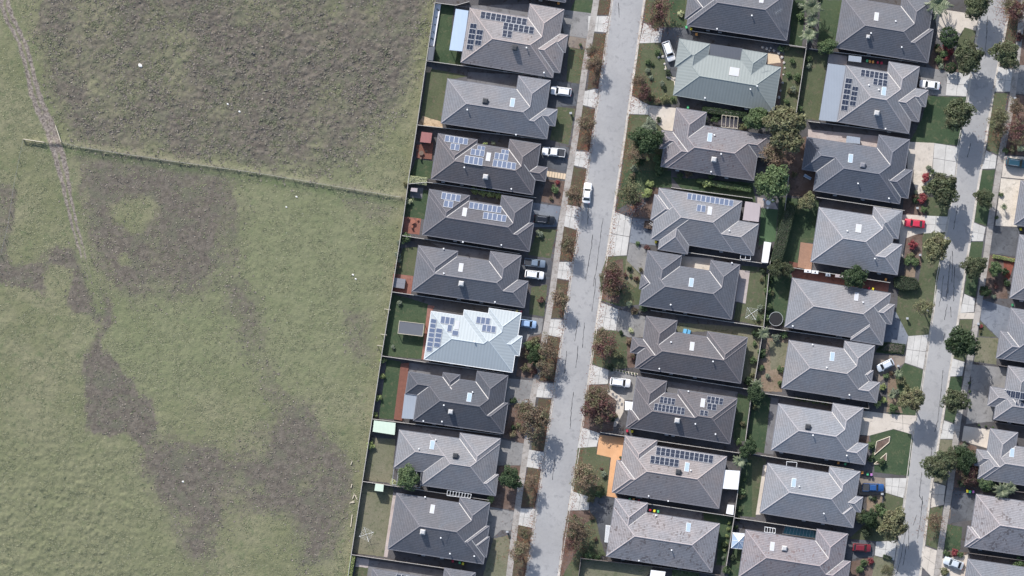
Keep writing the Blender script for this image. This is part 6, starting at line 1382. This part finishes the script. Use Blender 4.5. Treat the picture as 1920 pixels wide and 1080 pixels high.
# box trailer with a ladder on it
w = W(1219, 422, .6); tr = empty('trailer', (w.x, w.y, 0), math.radians(-8)); tag(tr, 'rusty box trailer on the driveway with a white ladder on it', 'trailer')
m = MB(); m.box(-1.3, -.8, .5, 1.2, .8, .56); m.build('bed', 'timber_brown', tr)
for nm, b_ in (('side_board', (-1.3, -.84, .5, 1.2, -.8, .92)), ('side_board', (-1.3, .8, .5, 1.2, .84, .92)), ('end_board', (-1.34, -.84, .5, -1.3, .84, .915)), ('end_board', (1.2, -.84, .5, 1.24, .84, .915))):
    m = MB(); m.box(*b_); m.build(nm, 'brick_brown', tr)
for s in (-1, 1): m = MB(); m.tube((-.1, s * .88, .32), (-.1, s * 1.05, .32), .31, n=12); m.build('tyre', 'rubber', tr)
m = MB(); m.tube((-1.3, -.5, .5), (-2.4, 0, .5), .04); m.tube((-1.3, .5, .5), (-2.4, 0, .5), .04); m.build('drawbar', 'grey_metal', tr)
ld = empty('ladder', (w.x + .5, w.y + .1, 1.0), math.radians(-32)); tag(ld, 'short white ladder lying on the trailer', 'ladder')
for s in (-1, 1): m = MB(); m.box(-.75, s * .2 - .03, 0, .75, s * .2 + .03, .07); m.build('rail', 'white_metal', ld)
for k in range(5): m = MB(); m.box(-.62 + k * .3, -.17, .015, -.57 + k * .3, .17, .055); m.build('rung', 'white_metal', ld)

# ================================================================ wheelie bins
_b = MB(); bb = [(-.22, -.27), (.22, -.27), (.22, .27), (-.22, .27)]; _b.hexa([(x * .85, y * .85, .06) for x, y in bb], [(x, y, .95) for x, y in bb]); BINB = _b.mesh('body', 'bin_body')
_b = MB(); _b.hexa([(x * 1.12, y * 1.1, .955) for x, y in bb], [(x * .98, y * .95, 1.05) for x, y in bb]); BINL = _b.mesh('lid', 'lid_green')
_b = MB(); _b.tube((-.25, .24, .11), (-.19, .24, .11), .11, n=10); BINW = _b.mesh('wheel', 'rubber')
_b = MB(); _b.tube((-.2, .34, .98), (.2, .34, .98), .02); BINH = _b.mesh('handle', 'bin_body')
BINS = []
def bin_(px, py, c):
    w = W(px, py, 1.0); root = empty('wheelie_bin', (w.x, w.y, 0), RND.uniform(-.25, .25))
    inst('body', BINB, root); inst('lid', BINL, root, mat='lid_' + c); inst('handle', BINH, root)
    inst('wheel', BINW, root); inst('wheel', BINW, root, (.44, 0, 0))
    BINS.append((root, f"{c}-lidded wheelie bin {near_house(w)}", w))
for a in [(1047, 6, 'orange'), (980, 136, 'green'), (989, 138, 'yellow'), (1287, 51, 'green'), (1296, 54, 'yellow'), (1306, 64, 'orange'), (1290, 201, 'green'), (1230, 454, 'yellow'), (1232, 445, 'red'), (1185, 809, 'yellow'), (1176, 808, 'red'),
          (1181, 936, 'green'), (1188, 937, 'orange'), (1198, 939, 'red'), (1219, 957, 'red'), (1227, 958, 'yellow'), (1234, 959, 'green'), (1626, 114, 'green'), (1631, 115, 'orange'), (1637, 116, 'orange'), (1646, 117, 'red'), (1653, 118, 'red'), (1637, 542, 'yellow'), (1629, 541, 'red'),
          (1661, 524, 'orange'), (1572, 868, 'orange'), (1585, 870, 'green'), (1617, 886, 'orange'), (1627, 889, 'green'), (1634, 890, 'purple'), (862, 1055, 'green'), (868, 1057, 'yellow'), (849, 1052, 'red'), (1814, 921, 'yellow'), (1819, 922, 'green'), (1825, 922, 'purple'), (969, 583, 'yellow'), (977, 584, 'red'), (1914, 430, 'yellow'), (1899, 572, 'green')]: bin_(*a)
gb = {}
for it in BINS: gb.setdefault(it[1], []).append(it)
for base, its in gb.items():
    its.sort(key=lambda i: i[2].x)
    for k, i in enumerate(its):
        lab = base if len(its) == 1 else f"{base}, {['left', 'right'][k] if len(its) == 2 else CNT[k] + ' from left'}" + (' one' if len(its) == 2 else '')
        tag(i[0], lab, 'bin', 'wheelie bins')

# ================================================================ sheds, lean-tos, pergolas and yard things
def slab_roof(name, poly, z, mat, label, cat, th=0.12, drop=0.0, posts=True, walls=None, group=None, rise=0.0, bars=0, barmat='white_metal'):
    """light roof on posts (or walls): poly in photo pixels, drop = fall to the lower edge"""
    c = W(sum(p[0] for p in poly) / len(poly), sum(p[1] for p in poly) / len(poly)); root = empty(name, c); tag(root, label, cat, group)
    P = [W(p[0], p[1], z) - c for p in poly]
    if area([(p.x, p.y) for p in P]) < 0: P = P[::-1]
    ymin = min(p.y for p in P); ymax = max(p.y for p in P)
    zz = lambda p: z - drop * (1 - (p.y - ymin) / (ymax - ymin))
    lo = [(p.x, p.y, zz(p) - th) for p in P]; hi = [(p.x, p.y, zz(p)) for p in P]
    n = len(P); vs = lo + hi; fs = [tuple(range(n - 1, -1, -1)), tuple(range(n, 2 * n))] + [(i, (i + 1) % n, n + (i + 1) % n, n + i) for i in range(n)]
    uvs = [(vs[i][0], vs[i][1]) for f in fs for i in f]
    if bars == 0: mesh_obj('roof_sheet', vs, fs, mat, root, uvs=uvs)
    else:
        a, b, cc, d = P[:4] if n >= 4 else P
        for (s, e) in ((a, b), (d, cc)):
            m = MB(); m.tube((s.x, s.y, z), (e.x, e.y, z), .06, n=5); m.build('beam', barmat, root)
        for k in range(bars + 1):
            t = k / bars; p0 = a.lerp(b, t); p1 = d.lerp(cc, t); m = MB(); m.tube((p0.x, p0.y, z + .08), (p1.x, p1.y, z + .08), .05, n=5); m.build('rafter', barmat, root)
    if walls:
        m = MB(); k = .96; q_ = [(p.x * k, p.y * k) for p in P]; m.hexa([(x, y, 0) for x, y in q_], [(x, y, z - th - .01 - drop) for x, y in q_]); m.build('wall', walls, root)
        m = MB(); e = P[0].lerp(P[1], .5); m.box(e.x * .97 - .4, e.y * .97 - .02, .02, e.x * .97 + .4, e.y * .97 + .02, min(1.85, z - drop - .25)); m.build('door', 'grey_metal', root)
    elif posts:
        for p in P:
            m = MB(); m.box(p.x * .94 - .05, p.y * .94 - .05, 0, p.x * .94 + .05, p.y * .94 + .05, zz(p) - th - .005); m.build('post', 'white_metal', root)
    return root
slab_roof('lean_to', T4(tA, (378, 66), (474, 80), (432, 385), (330, 375)), 2.45, 'sheet_blue', 'pale blue sheet patio roof behind the taupe house', 'patio roof', drop=.1)
slab_roof('lean_to', T4(tK, (290, 475), (428, 493), (362, 915), (222, 900)), 2.5, 'sheet_grey', 'blue-grey corrugated lean-to roof behind the third row house', 'patio roof', drop=.1)
slab_roof('lean_to', T4(tG, (1030, 790), (1145, 808), (1130, 945), (1010, 930)), 2.5, 'sheet_pink', 'pinkish flat patio roof behind the blue-panelled centre row house', 'patio roof')
slab_roof('lean_to', T4(tF, (688, 328), (928, 362), (925, 455), (680, 422)), 2.9, 'sheet_char', 'dark flat patio roof between the wings of the green-roofed house', 'patio roof', drop=.6)
slab_roof('lean_to', T4(tD, (395, 312), (494, 322), (470, 505), (372, 497)), 2.5, 'sheet_grey', 'grey flat roof beside the red timber deck', 'patio roof')
slab_roof('shade_roof', T4(tJ, (1234, 284), (1350, 292), (1335, 432), (1220, 424)), 2.5, 'sheet_white', 'bright white square patio roof behind the orange driveway house', 'patio roof')
slab_roof('shed', T4(tJ, (1258, 545), (1306, 550), (1300, 622), (1246, 612)), 2.0, 'sheet_white', 'small white garden shed below the square white patio roof', 'shed', walls='white_metal', group='garden sheds')
slab_roof('shed', [(1433, 453), (1446, 455), (1440, 493), (1428, 492)], 2.1, 'sheet_white', 'long white garden shed beside the tall dark hedge', 'shed', walls='white_metal', group='garden sheds')
slab_roof('shed', T4(tD, (165, 513), (327, 532), (320, 622), (155, 597)), 2.1, 'sheet_mint', 'pale green garden shed against the field fence', 'shed', walls='sheet_mint', group='garden sheds')
slab_roof('shed', T4(tE, (256, 388), (318, 396), (313, 448), (248, 440)), 2.3, 'sheet_mint', 'small square pale green shed roof in a dry lawn', 'shed', walls='sheet_mint', group='garden sheds')
slab_roof('shed', T4(tB, (202, 28), (282, 38), (270, 114), (190, 105)), 2.1, 'sheet_brown', 'brick red garden shed beside the field fence', 'shed', walls='brick_brown', group='garden sheds')
slab_roof('shed', T4(tB, (125, 448), (172, 452), (168, 480), (118, 474)), 1.6, 'sheet_pink', 'small grey shed roof below the cream hedge', 'shed', walls='timber_grey', group='garden sheds')
slab_roof('shed', T4(tK, (446, 415), (542, 426), (538, 468), (442, 457)), 2.1, 'sheet_grey', 'grey shed between two third row houses', 'shed', walls='grey_metal', group='garden sheds')
slab_roof('shed', T4(tL, (592, 138), (692, 152), (690, 200), (586, 190)), 2.2, 'sheet_grey', 'grey flat-roofed shed above the blue-grey tiled house', 'shed', walls='grey_metal', group='garden sheds')
slab_roof('shed', T4(tA, (178, 350), (222, 350), (206, 456), (165, 450)), 1.9, 'sheet_char', 'dark narrow shed against the fence beside the lawn', 'shed', walls='timber_brown', group='garden sheds')
slab_roof('planter_box', T4(tA, (226, 28), (268, 30), (216, 348), (180, 345)), 0.5, 'sheet_white', 'long white planter along the fence holding five round shrubs', 'planter', walls='render_white')
slab_roof('portico', [(1172, 752), (1187, 754), (1185, 769), (1172, 769)], 2.7, 'sheet_white', 'white square portico roof beside stepping stones', 'portico')
slab_roof('pergola', T4(tE, (797, 438), (975, 466), (968, 498), (792, 476)), 2.4, 'white_metal', 'white slatted pergola between the two lowest field-side houses', 'pergola', bars=8, group='pergolas')
slab_roof('pergola', T4(tE, (395, 270), (600, 300), (590, 420), (380, 395)), 2.4, 'white_metal', 'grey rafter pergola beside the green tree', 'pergola', bars=6, barmat='grey_metal', group='pergolas')
slab_roof('pergola', T4(tO, (460, 222), (537, 228), (534, 268), (458, 262)), 2.5, 'white_metal', 'pale rectangular frame above the pale grey house', 'pergola', bars=1, group='pergolas')
slab_roof('pergola', T4(tO, (297, 712), (376, 724), (374, 760), (294, 750)), 2.5, 'white_metal', 'small pale frame beside the covered pool', 'pergola', bars=4, group='pergolas')
slab_roof('pergola', T4(tG, (856, 142), (977, 158), (970, 245), (850, 232)), 2.3, 'white_metal', 'brown-framed pergola over pale paving', 'pergola', bars=4, barmat='timber_pale', group='pergolas')
slab_roof('pergola', T4(tH, (1115, 228), (1190, 238), (1188, 270), (1112, 262)), 2.2, 'white_metal', 'thin frame in the side yard beside the white shed', 'pergola', bars=2, group='pergolas')
slab_roof('arbour', T4(tJ, (345, 700), (378, 704), (368, 830), (335, 826)), 2.4, 'white_metal', 'pale slatted entry frame beside the spotted tile house', 'pergola', bars=7, group='pergolas')
slab_roof('hut', T4(tJ, (682, 1035), (792, 1048), (780, 1110), (672, 1100)), 2.2, 'sheet_white', 'pale roofed hut at the bottom edge below the spotted tile house', 'shed', walls='render_white', group='garden sheds')
# water tanks
for (poly, mat, lab) in (([(1507, 505), (1520, 506), (1520, 512), (1507, 511)], 'sheet_white', 'left white slim water tank beside the orange deck'), ([(1521, 507), (1534, 508), (1533, 514), (1521, 513)], 'sheet_white', 'right white slim water tank beside the orange deck'),
                         ([(1565, 514), (1583, 516), (1583, 522), (1565, 520)], 'sheet_pink', 'pinkish slim water tank near the round dark tree'), ([(1513 + 34, 512), (1556, 513), (1556, 519), (1547, 518)], 'sheet_grey', 'grey slim water tank between the white and pinkish tanks')):
    c = W(sum(p[0] for p in poly) / 4, sum(p[1] for p in poly) / 4); root = empty('water_tank', c); tag(root, lab, 'tank', 'water tanks')
    P = [W(*p) - c for p in poly][::-1]; m = MB(); m.hexa([(p.x, p.y, 0) for p in P], [(p.x, p.y, 1.85) for p in P]); m.hexa([(p.x, p.y, 1.85) for p in P], [(p.x * .9, p.y * .8, 1.95) for p in P]); m.build('body', mat, root)
    m = MB(); m.tube((0, 0, 1.95), (0, 0, 2.0), .18, n=10); m.build('inlet', 'dark_plastic', root)
# decks with boards
def deck(poly, mat, label, n, z=0.25):
    a, b, c_, d = [W(p[0], p[1]) for p in poly]; root = empty('deck', a); tag(root, label, 'deck', 'timber decks')
    for k in range(n):
        t0 = k / n; t1 = (k + .9) / n; cs = [a.lerp(d, t0), b.lerp(c_, t0), b.lerp(c_, t1), a.lerp(d, t1)][::-1]; h = z + RND.uniform(-.006, .006)
        m = MB(); m.hexa([(p.x - a.x, p.y - a.y, h - .04) for p in cs], [(p.x - a.x, p.y - a.y, h) for p in cs]); m.build('board', mat, root)
    m = MB(); cs = [a, b, c_, d][::-1]; m.hexa([(p.x - a.x, p.y - a.y, .02) for p in cs], [(p.x - a.x, p.y - a.y, z - .05) for p in cs]); m.build('frame', 'timber_brown', root)
deck(T4(tD, (366, 88), (430, 80), (376, 516), (314, 505)), 'deck', 'long red timber deck behind the darkest house', 46)
deck([(1501, 454), (1526, 458), (1521, 507), (1495, 501)], 'deck_orange', 'orange timber deck behind the pale grey third row house', 26)
deck(T4(tB, (160, 128), (290, 110), (278, 236), (165, 224)), 'deck', 'dark red deck below the brick red shed', 22)
deck(T4(tM, (200, 240), (262, 252), (258, 290), (198, 282)), 'deck', 'small brown deck left of the orange deck', 8)
# pool
pc = W(1499, 997); root = empty('pool', pc); tag(root, 'teal covered swimming pool between the two lowest third row houses', 'pool')
pp = [W(*p) - pc for p in ((1472, 985), (1532, 995), (1530, 1010), (1467, 1001))][::-1]
m = MB(); m.hexa([(p.x, p.y, .02) for p in pp], [(p.x, p.y, .10) for p in pp]); m.build('water', 'pool_water', root)
for a, b in zip(pp, pp[1:] + pp[:1]): m = MB(); m.tube((a.x, a.y, .1), (b.x, b.y, .1), .14, n=4); m.build('coping', 'paver_grey', root)
for k in range(1, 10):
    t = k / 10; a = pp[3].lerp(pp[2], t); b = pp[0].lerp(pp[1], t); m = MB(); m.tube((a.x, a.y, .11), (b.x, b.y, .11), .03, n=4); m.build('cover_batten', 'glass_pale', root)
# trampolines
def trampoline(px, py, r, label):
    w = W(px, py, .8); root = empty('trampoline', (w.x, w.y, 0)); tag(root, label, 'trampoline'); R = r * S; n = 28
    ring = [(R * math.cos(6.283 * i / n), R * math.sin(6.283 * i / n)) for i in range(n)]
    m = MB(); m.add([(x * .9, y * .9, .8) for x, y in ring], [tuple(range(n))]); m.add([(x * .9, y * .9, .79) for x, y in ring], [tuple(range(n - 1, -1, -1))]); m.build('mat', 'rubber', root)
    m = MB(); [m.tube((*ring[i], .8), (*ring[(i + 1) % n], .8), .06, n=6) for i in range(n)]; m.build('frame', 'grey_metal', root)
    for i in range(0, n, 5): m = MB(); m.tube((*ring[i], 0), (*ring[i], .75), .04); m.build('leg', 'grey_metal', root)
trampoline(1455, 598, 13, 'round black trampoline with white rim')
# long netted bed in the white house's yard
w = W(771, 616); rt = empty('covered_bed', w, -math.atan(.12)); tag(rt, 'grey covered rectangular frame on the lawn behind the white-roofed house', 'frame')
m = MB(); m.box(-2.75, -1.35, 1.7, 2.75, 1.35, 1.76); m.build('cover', 'sheet_char', rt)
for x in (-2.8, 2.8):
    for y in (-1.4, 1.4): m = MB(); m.box(x - .06, y - .06, 0, x + .06, y + .06, 1.75); m.build('post', 'timber_pale', rt)
for y in (-1.4, 1.4): m = MB(); m.box(-2.8, y - .05, 1.77, 2.8, y + .05, 1.85); m.build('rail', 'timber_pale', rt)
for x in (-2.8, 2.8): m = MB(); m.box(x - .05, -1.34, 1.765, x + .05, 1.34, 1.845); m.build('rail', 'timber_pale', rt)
# spa
w = W(749, 531); rt = empty('spa', w, -.14); tag(rt, 'square grey spa with dark cover on brick paving', 'spa')
m = MB(); m.box(-1.25, -1.05, 0, 1.25, 1.05, .8); m.build('cabinet', 'timber_brown', rt); m = MB(); m.box(-1.28, -1.08, .81, 1.28, -.01, .92); m.build('cover', 'gutter_grey', rt); m = MB(); m.box(-1.28, .01, .81, 1.28, 1.08, .92); m.build('cover', 'gutter_grey', rt)
# gazebo with glass pyramid roof
w = W(1384, 1013); rt = empty('gazebo', w, -.1); tag(rt, 'glass pyramid-roofed gazebo beside the pinkish house', 'gazebo')
cr = [(-1.5, -1.75), (1.5, -1.75), (1.5, 1.75), (-1.5, 1.75)]
for i in range(4):
    a, b = cr[i], cr[(i + 1) % 4]; m = MB(); m.add([(*a, 2.3), (*b, 2.3), (0, 0, 3.3), (*a, 2.27), (*b, 2.27), (0, 0, 3.27)], [(0, 1, 2), (5, 4, 3), (0, 3, 4, 1)]); m.build('roof_pane', 'glass_pale' if i != 2 else 'acrylic_white', rt)
    m = MB(); m.tube((*a, 2.33), (0, 0, 3.34), .05, n=5); m.build('rafter', 'white_metal', rt); m = MB(); m.tube((*a, 2.3), (*b, 2.3), .05, n=5); m.build('beam', 'white_metal', rt)
    md = ((a[0] + b[0]) / 2, (a[1] + b[1]) / 2); m = MB(); m.tube((*md, 2.33), (0, 0, 3.33), .035, n=5); m.build('rafter', 'white_metal', rt)
    m = MB(); m.box(a[0] - .06, a[1] - .06, 0, a[0] + .06, a[1] + .06, 2.28); m.build('post', 'white_metal', rt)
# rotary clotheslines
def clothesline(px, py, label, rz=0.3):
    w = W(px, py, 1.9); rt = empty('clothesline', (w.x, w.y, 0), rz); tag(rt, label, 'clothesline', 'rotary clotheslines')
    m = MB(); m.tube((0, 0, 0), (0, 0, 2.1), .05); m.build('pole', 'grey_metal', rt)
    for i in range(4): m = MB(); m.tube((0, 0, 1.8), (math.cos(i * 1.571) * 1.7, math.sin(i * 1.571) * 1.7, 2.1), .032, n=5); m.build('arm', 'white_metal', rt)
    for k in (.55, .8, 1.0):
        m = MB()
        for i in range(4): m.tube((math.cos(i * 1.571) * 1.7 * k, math.sin(i * 1.571) * 1.7 * k, 1.8 + .3 * k), (math.cos((i + 1) * 1.571) * 1.7 * k, math.sin((i + 1) * 1.571) * 1.7 * k, 1.8 + .3 * k), .010, n=4)
        m.build('line', 'white_metal', rt)
clothesline(687, 1002, 'rotary clothesline on the dry lawn by the field fence'); clothesline(1409, 588, 'rotary clothesline on the lawn behind the slate house', .6)
# stepping stones, rocks, letterboxes, pots, furniture
for lab, mat, sp in (('cream paver in the stepping path below the white pickup', 'sand', [(1027 + k * 5.2, 326 + k * .8, .5, .85) for k in range(7)]), ('dark stepping stone in the pale path beside the white wagon', 'paver_grey', [(1141, 734.5, .4, .35), (1149, 739, .4, .4), (1156, 744, .4, .45), (1162, 750, .4, .45), (1166, 758, .4, .45), (1160, 764, .4, .45)])):
    for k, (x, y, sx_, sy_) in enumerate(sp):
        w = W(x, y); m = MB(); m.box(-sx_ * .55, -sy_ * .75, 0, sx_ * .55, sy_ * .75, .075); o = m.build('stepping_stone', mat); o.location = w; o.rotation_euler = (0, 0, -.15)
        tag(o, f'{lab}, {CNT[k]} from left' if mat == 'sand' else f'{lab}, {CNT[k]} along it', 'paver', 'stepping stones')
def rock(px, py, r, label):
    rg = random.Random(int(px * 7 + py)); w = W(px, py); bm = bmesh.new(); bmesh.ops.create_icosphere(bm, subdivisions=2, radius=r)
    for v in bm.verts: v.co *= rg.uniform(.8, 1.15); v.co.z *= .6
    me = bpy.data.meshes.new('rock'); bm.to_mesh(me); bm.free(); me.materials.append(MATS['rock']); o = bpy.data.objects.new('rock', me); COL.objects.link(o); o.location = (w.x, w.y, r * .3)
    tag(o, label, 'rock', 'garden edging rocks')
ROCKS = []
for px, py in [T4(tF, p)[0] for p in ((310, 400), (300, 430), (330, 425), (345, 480), (350, 520), (360, 555), (390, 585), (420, 590), (430, 640), (425, 680), (1130, 380), (1165, 380), (1200, 400), (1225, 430), (1240, 470), (1245, 510), (1235, 560), (1230, 620), (1215, 680), (1200, 730), (1080, 355), (1110, 365), (1140, 360))]:
    ROCKS.append((px, py))
for fr in (True, False):
    for n_, (px, py) in enumerate(sorted([r for r in ROCKS if (r[0] < 1300) == fr], key=lambda r: r[1])):
        rock(px, py, RND.uniform(.2, .38), f"pale rock edging the {'front' if fr else 'rear'} garden of the green-roofed house, {CNT[n_]} from top")
def letterbox(px, py, label):
    w = W(px, py, .9); rt = empty('letterbox', (w.x, w.y, 0)); tag(rt, label, 'letterbox', 'letterboxes')
    m = MB(); m.box(-.16, -.12, 0, .16, .12, .8); m.build('post', 'render_white', rt); m = MB(); m.box(-.25, -.2, .81, .25, .2, 1.15); m.build('box', 'white_metal', rt); m = MB(); m.box(-.28, -.23, 1.151, .28, .23, 1.19); m.build('lid', 'grey_metal', rt)
for px, py, l in ((1720, 390, 'white letterbox near red shrubs above the red car'), (1701, 597, 'white letterbox on the lawn facing the right street'), (1725, 478, 'white letterbox beside a dark garden bed corner'), (987, 752, 'white letterbox beside the driveway of the darkest house'), (1070, 212, 'white letterbox beside the path above the white pickup'),
                  (1834, 607, 'white letterbox at the blue-grey driveway'), (1684, 686, 'white-topped letterbox beside the slanted silver car'), (1654, 926, 'white letterbox beside the blue pickup'), (951, 997, 'white letterbox on the dry front lawn'), (1903, 184, 'white letterbox at the right street footpath'), (1739, 582, 'small white marker on the lawn by the kerb')): letterbox(px, py, l)
def pot(px, py, r, mat, label):
    w = W(px, py); rt = empty('pot_plant', w); tag(rt, label, 'pot plant', 'potted plants'); m = MB(); m.tube((0, 0, 0), (0, 0, r * 1.3), r * .7, r, n=12); m.build('pot', mat, rt)
    inst('crown', CROWN['shrub'][0], rt, (0, 0, r * 1.6), (0, 0, px), (r, r, r * .8), 'green')
for k in range(4): pot(1817 + (k % 2) * .7, 718 + k * 16 - (0 if k < 3 else 2), .32, 'dark_plastic', f'dark potted plant along the edge of the wide grey driveway, {CNT[k]} from top')
for k in range(3): pot(1835 + k * 13, 797 + k * 2.2, .3, 'dark_plastic', f'dark potted plant below the wide grey driveway, {CNT[k]} from left')
pot(1088, 84, .35, 'dark_plastic', 'dark potted plant on the brown paving by the footpath'); pot(1163, 857, .3, 'terracotta', 'potted plant on the edge of the orange driveway')
for k in range(8): pot(1153 + k * 5.6, 693.5 + k * 1.1, .22, 'dark_plastic', f'small potted plant in the pale strip above the white wagon, {CNT[k]} from left')
def table_set(px, py, label, mat='timber_pale'):
    w = W(px, py); rt = empty('table', w, RND.uniform(0, 1)); tag(rt, label, 'table', 'outdoor tables'); m = MB(); m.tube((0, 0, .70), (0, 0, .74), .55, n=16); m.build('table_top', mat, rt); m = MB(); m.tube((0, 0, 0), (0, 0, .69), .06); m.build('leg', 'grey_metal', rt)
    for k in range(3):
        a = 2.1 * k + .4; p = w + Vector((math.cos(a) * 1.15, math.sin(a) * 1.15, 0)); ch = empty('chair', p, a + math.pi / 2); tag(ch, f'outdoor chair at the {label}, {CNT[k]} seat'.replace('the small', 'the')[:120], 'chair', 'outdoor chairs')
        m = MB(); m.box(-.22, -.22, .42, .22, .22, .46); m.build('seat', mat, ch); m = MB(); m.box(-.22, -.26, .46, .22, -.22, .85); m.build('backrest', mat, ch)
        for sx_ in (-1, 1):
            for sy_ in (-1, 1): m = MB(); m.box(sx_ * .19 - .02, sy_ * .19 - .02, 0, sx_ * .19 + .02, sy_ * .19 + .02, .419); m.build('leg', 'grey_metal', ch)
table_set(1440, 380, 'white table on pinkish paving', 'white_metal'); table_set(774, 415, 'red table on brick paving', 'terracotta'); table_set(790, 287, 'small brown table on the dark red deck', 'timber_brown')
# toy set, planter kites, play things
w = W(1288, 622); rt = empty('toy_set', w, -.2); tag(rt, 'bright blue plastic toy set behind the brown-grey house', 'toy'); plain_mat('toy_blue', (.15, .42, .65), .4)
m = MB(); m.hexa([(-.9, -.5, 0), (-.1, -.6, 0), (-.1, .6, 0), (-.9, .5, 0)], [(-.8, -.4, .45), (-.1, -.5, .5), (-.1, .5, .5), (-.8, .4, .45)]); m.build('seat', 'toy_blue', rt); m = MB(); m.hexa([(.1, -.6, 0), (.9, -.4, 0), (.9, .4, 0), (.1, .6, 0)], [(.1, -.5, .6), (.75, -.3, .5), (.75, .3, .5), (.1, .5, .6)]); m.build('seat', 'toy_blue', rt)
w = W(1514, 332); rt = empty('slide', w, -.5); tag(rt, 'pale blue childrens slide lying in the bare yard', 'slide'); m = MB(); m.hexa([(-.9, -.25, .05), (.9, -.25, .05), (.9, .25, .05), (-.9, .25, .05)], [(-.9, -.25, .75), (.9, -.25, .2), (.9, .25, .2), (-.9, .25, .75)]); m.build('chute', 'glass_pale', rt)
for s in (-1, 1): m = MB(); m.hexa([(-.9, s * .27 - .03, .05), (.9, s * .27 - .03, .05), (.9, s * .27 + .03, .05), (-.9, s * .27 + .03, .05)], [(-.9, s * .27 - .03, .9), (.9, s * .27 - .03, .33), (.9, s * .27 + .03, .33), (-.9, s * .27 + .03, .9)]); m.build('side', 'white_metal', rt)
def framed_bed(poly, label):
    c = W(sum(p[0] for p in poly) / len(poly), sum(p[1] for p in poly) / len(poly)); rt = empty('framed_bed', c); tag(rt, label, 'garden bed', 'timber framed beds'); P = [W(*p) - c for p in poly]
    if area([(p.x, p.y) for p in P]) < 0: P = P[::-1]
    m = MB(); m.hexa([(p.x, p.y, .02) for p in P], [(p.x, p.y, .12) for p in P]); m.build('soil', 'mulch', rt)
    for a, b in zip(P, P[1:] + P[:1]): m = MB(); m.tube((a.x, a.y, .14), (b.x, b.y, .14), .11, n=4); m.build('edging', 'timber_pale', rt)
framed_bed(T4(tN, (975, 832), (1075, 795), (1068, 838), (958, 932)), 'large pale-edged kite shaped bed on the right street lawn'); framed_bed(T4(tN, (955, 1002), (1050, 918), (1046, 975), (1000, 1000)), 'smaller pale-edged triangular bed on the right street lawn')
# timber offcuts and white debris in the field
for k, (x, y, L, a) in enumerate([(659, 911, .9, 1.3), (663, 930, 1.3, 1.2), (667, 931, 1.5, -1.1), (660, 941, 1.2, .5), (662, 942, .7, .3), (659, 976, 2.8, 1.45), (659, 868, .8, 1.2)]):
    w = W(x, y); m = MB(); m.box(-L / 2, -.09, .16, L / 2, .09, .26); o = m.build('timber_offcut', 'timber_pale'); o.location = w; o.rotation_euler = (0, 0, a); tag(o, f"pale timber offcut on the grass by the fence, {CNT[k]} of seven" if k != 5 else 'long pale timber batten on the grass by the fence', 'timber', 'timber offcuts')
for k, (x, y, r) in enumerate([(263, 123, .36), (427, 195, .2), (449, 209, .22), (556, 369, .18), (537, 388, .16), (343, 903, .2), (662, 515, .2), (667, 523, .18)]):
    rg = random.Random(k); w = W(x, y); bm = bmesh.new(); bmesh.ops.create_icosphere(bm, subdivisions=2, radius=r)
    for v in bm.verts: v.co *= rg.uniform(.75, 1.2); v.co.x *= 1.35; v.co.z *= .35
    me = bpy.data.meshes.new('rubble'); bm.to_mesh(me); bm.free(); me.materials.append(MATS['render_white']); o = bpy.data.objects.new('rubble', me); COL.objects.link(o); o.location = (w.x, w.y, .12); o.rotation_euler = (0, 0, -.6)
    tag(o, 'white piece of rubble lying in the field', 'rubble', 'white rubble in the field')
for k, (x, y) in enumerate([(727, 580), (720, 627), (713, 648)]):
    w = W(x, y); m = MB(); m.box(-.7, -.06, 1.5, .7, .06, 1.62); m.box(-.68, -.05, -.05, -.58, .05, 1.5); o = m.build('fence_brace', 'timber_pale'); o.location = w; o.rotation_euler = (0, 0, -.15); tag(o, f"pale timber brace across the field fence, {CNT[k]} from top", 'brace', 'fence braces')
bpy.context.view_layer.update()
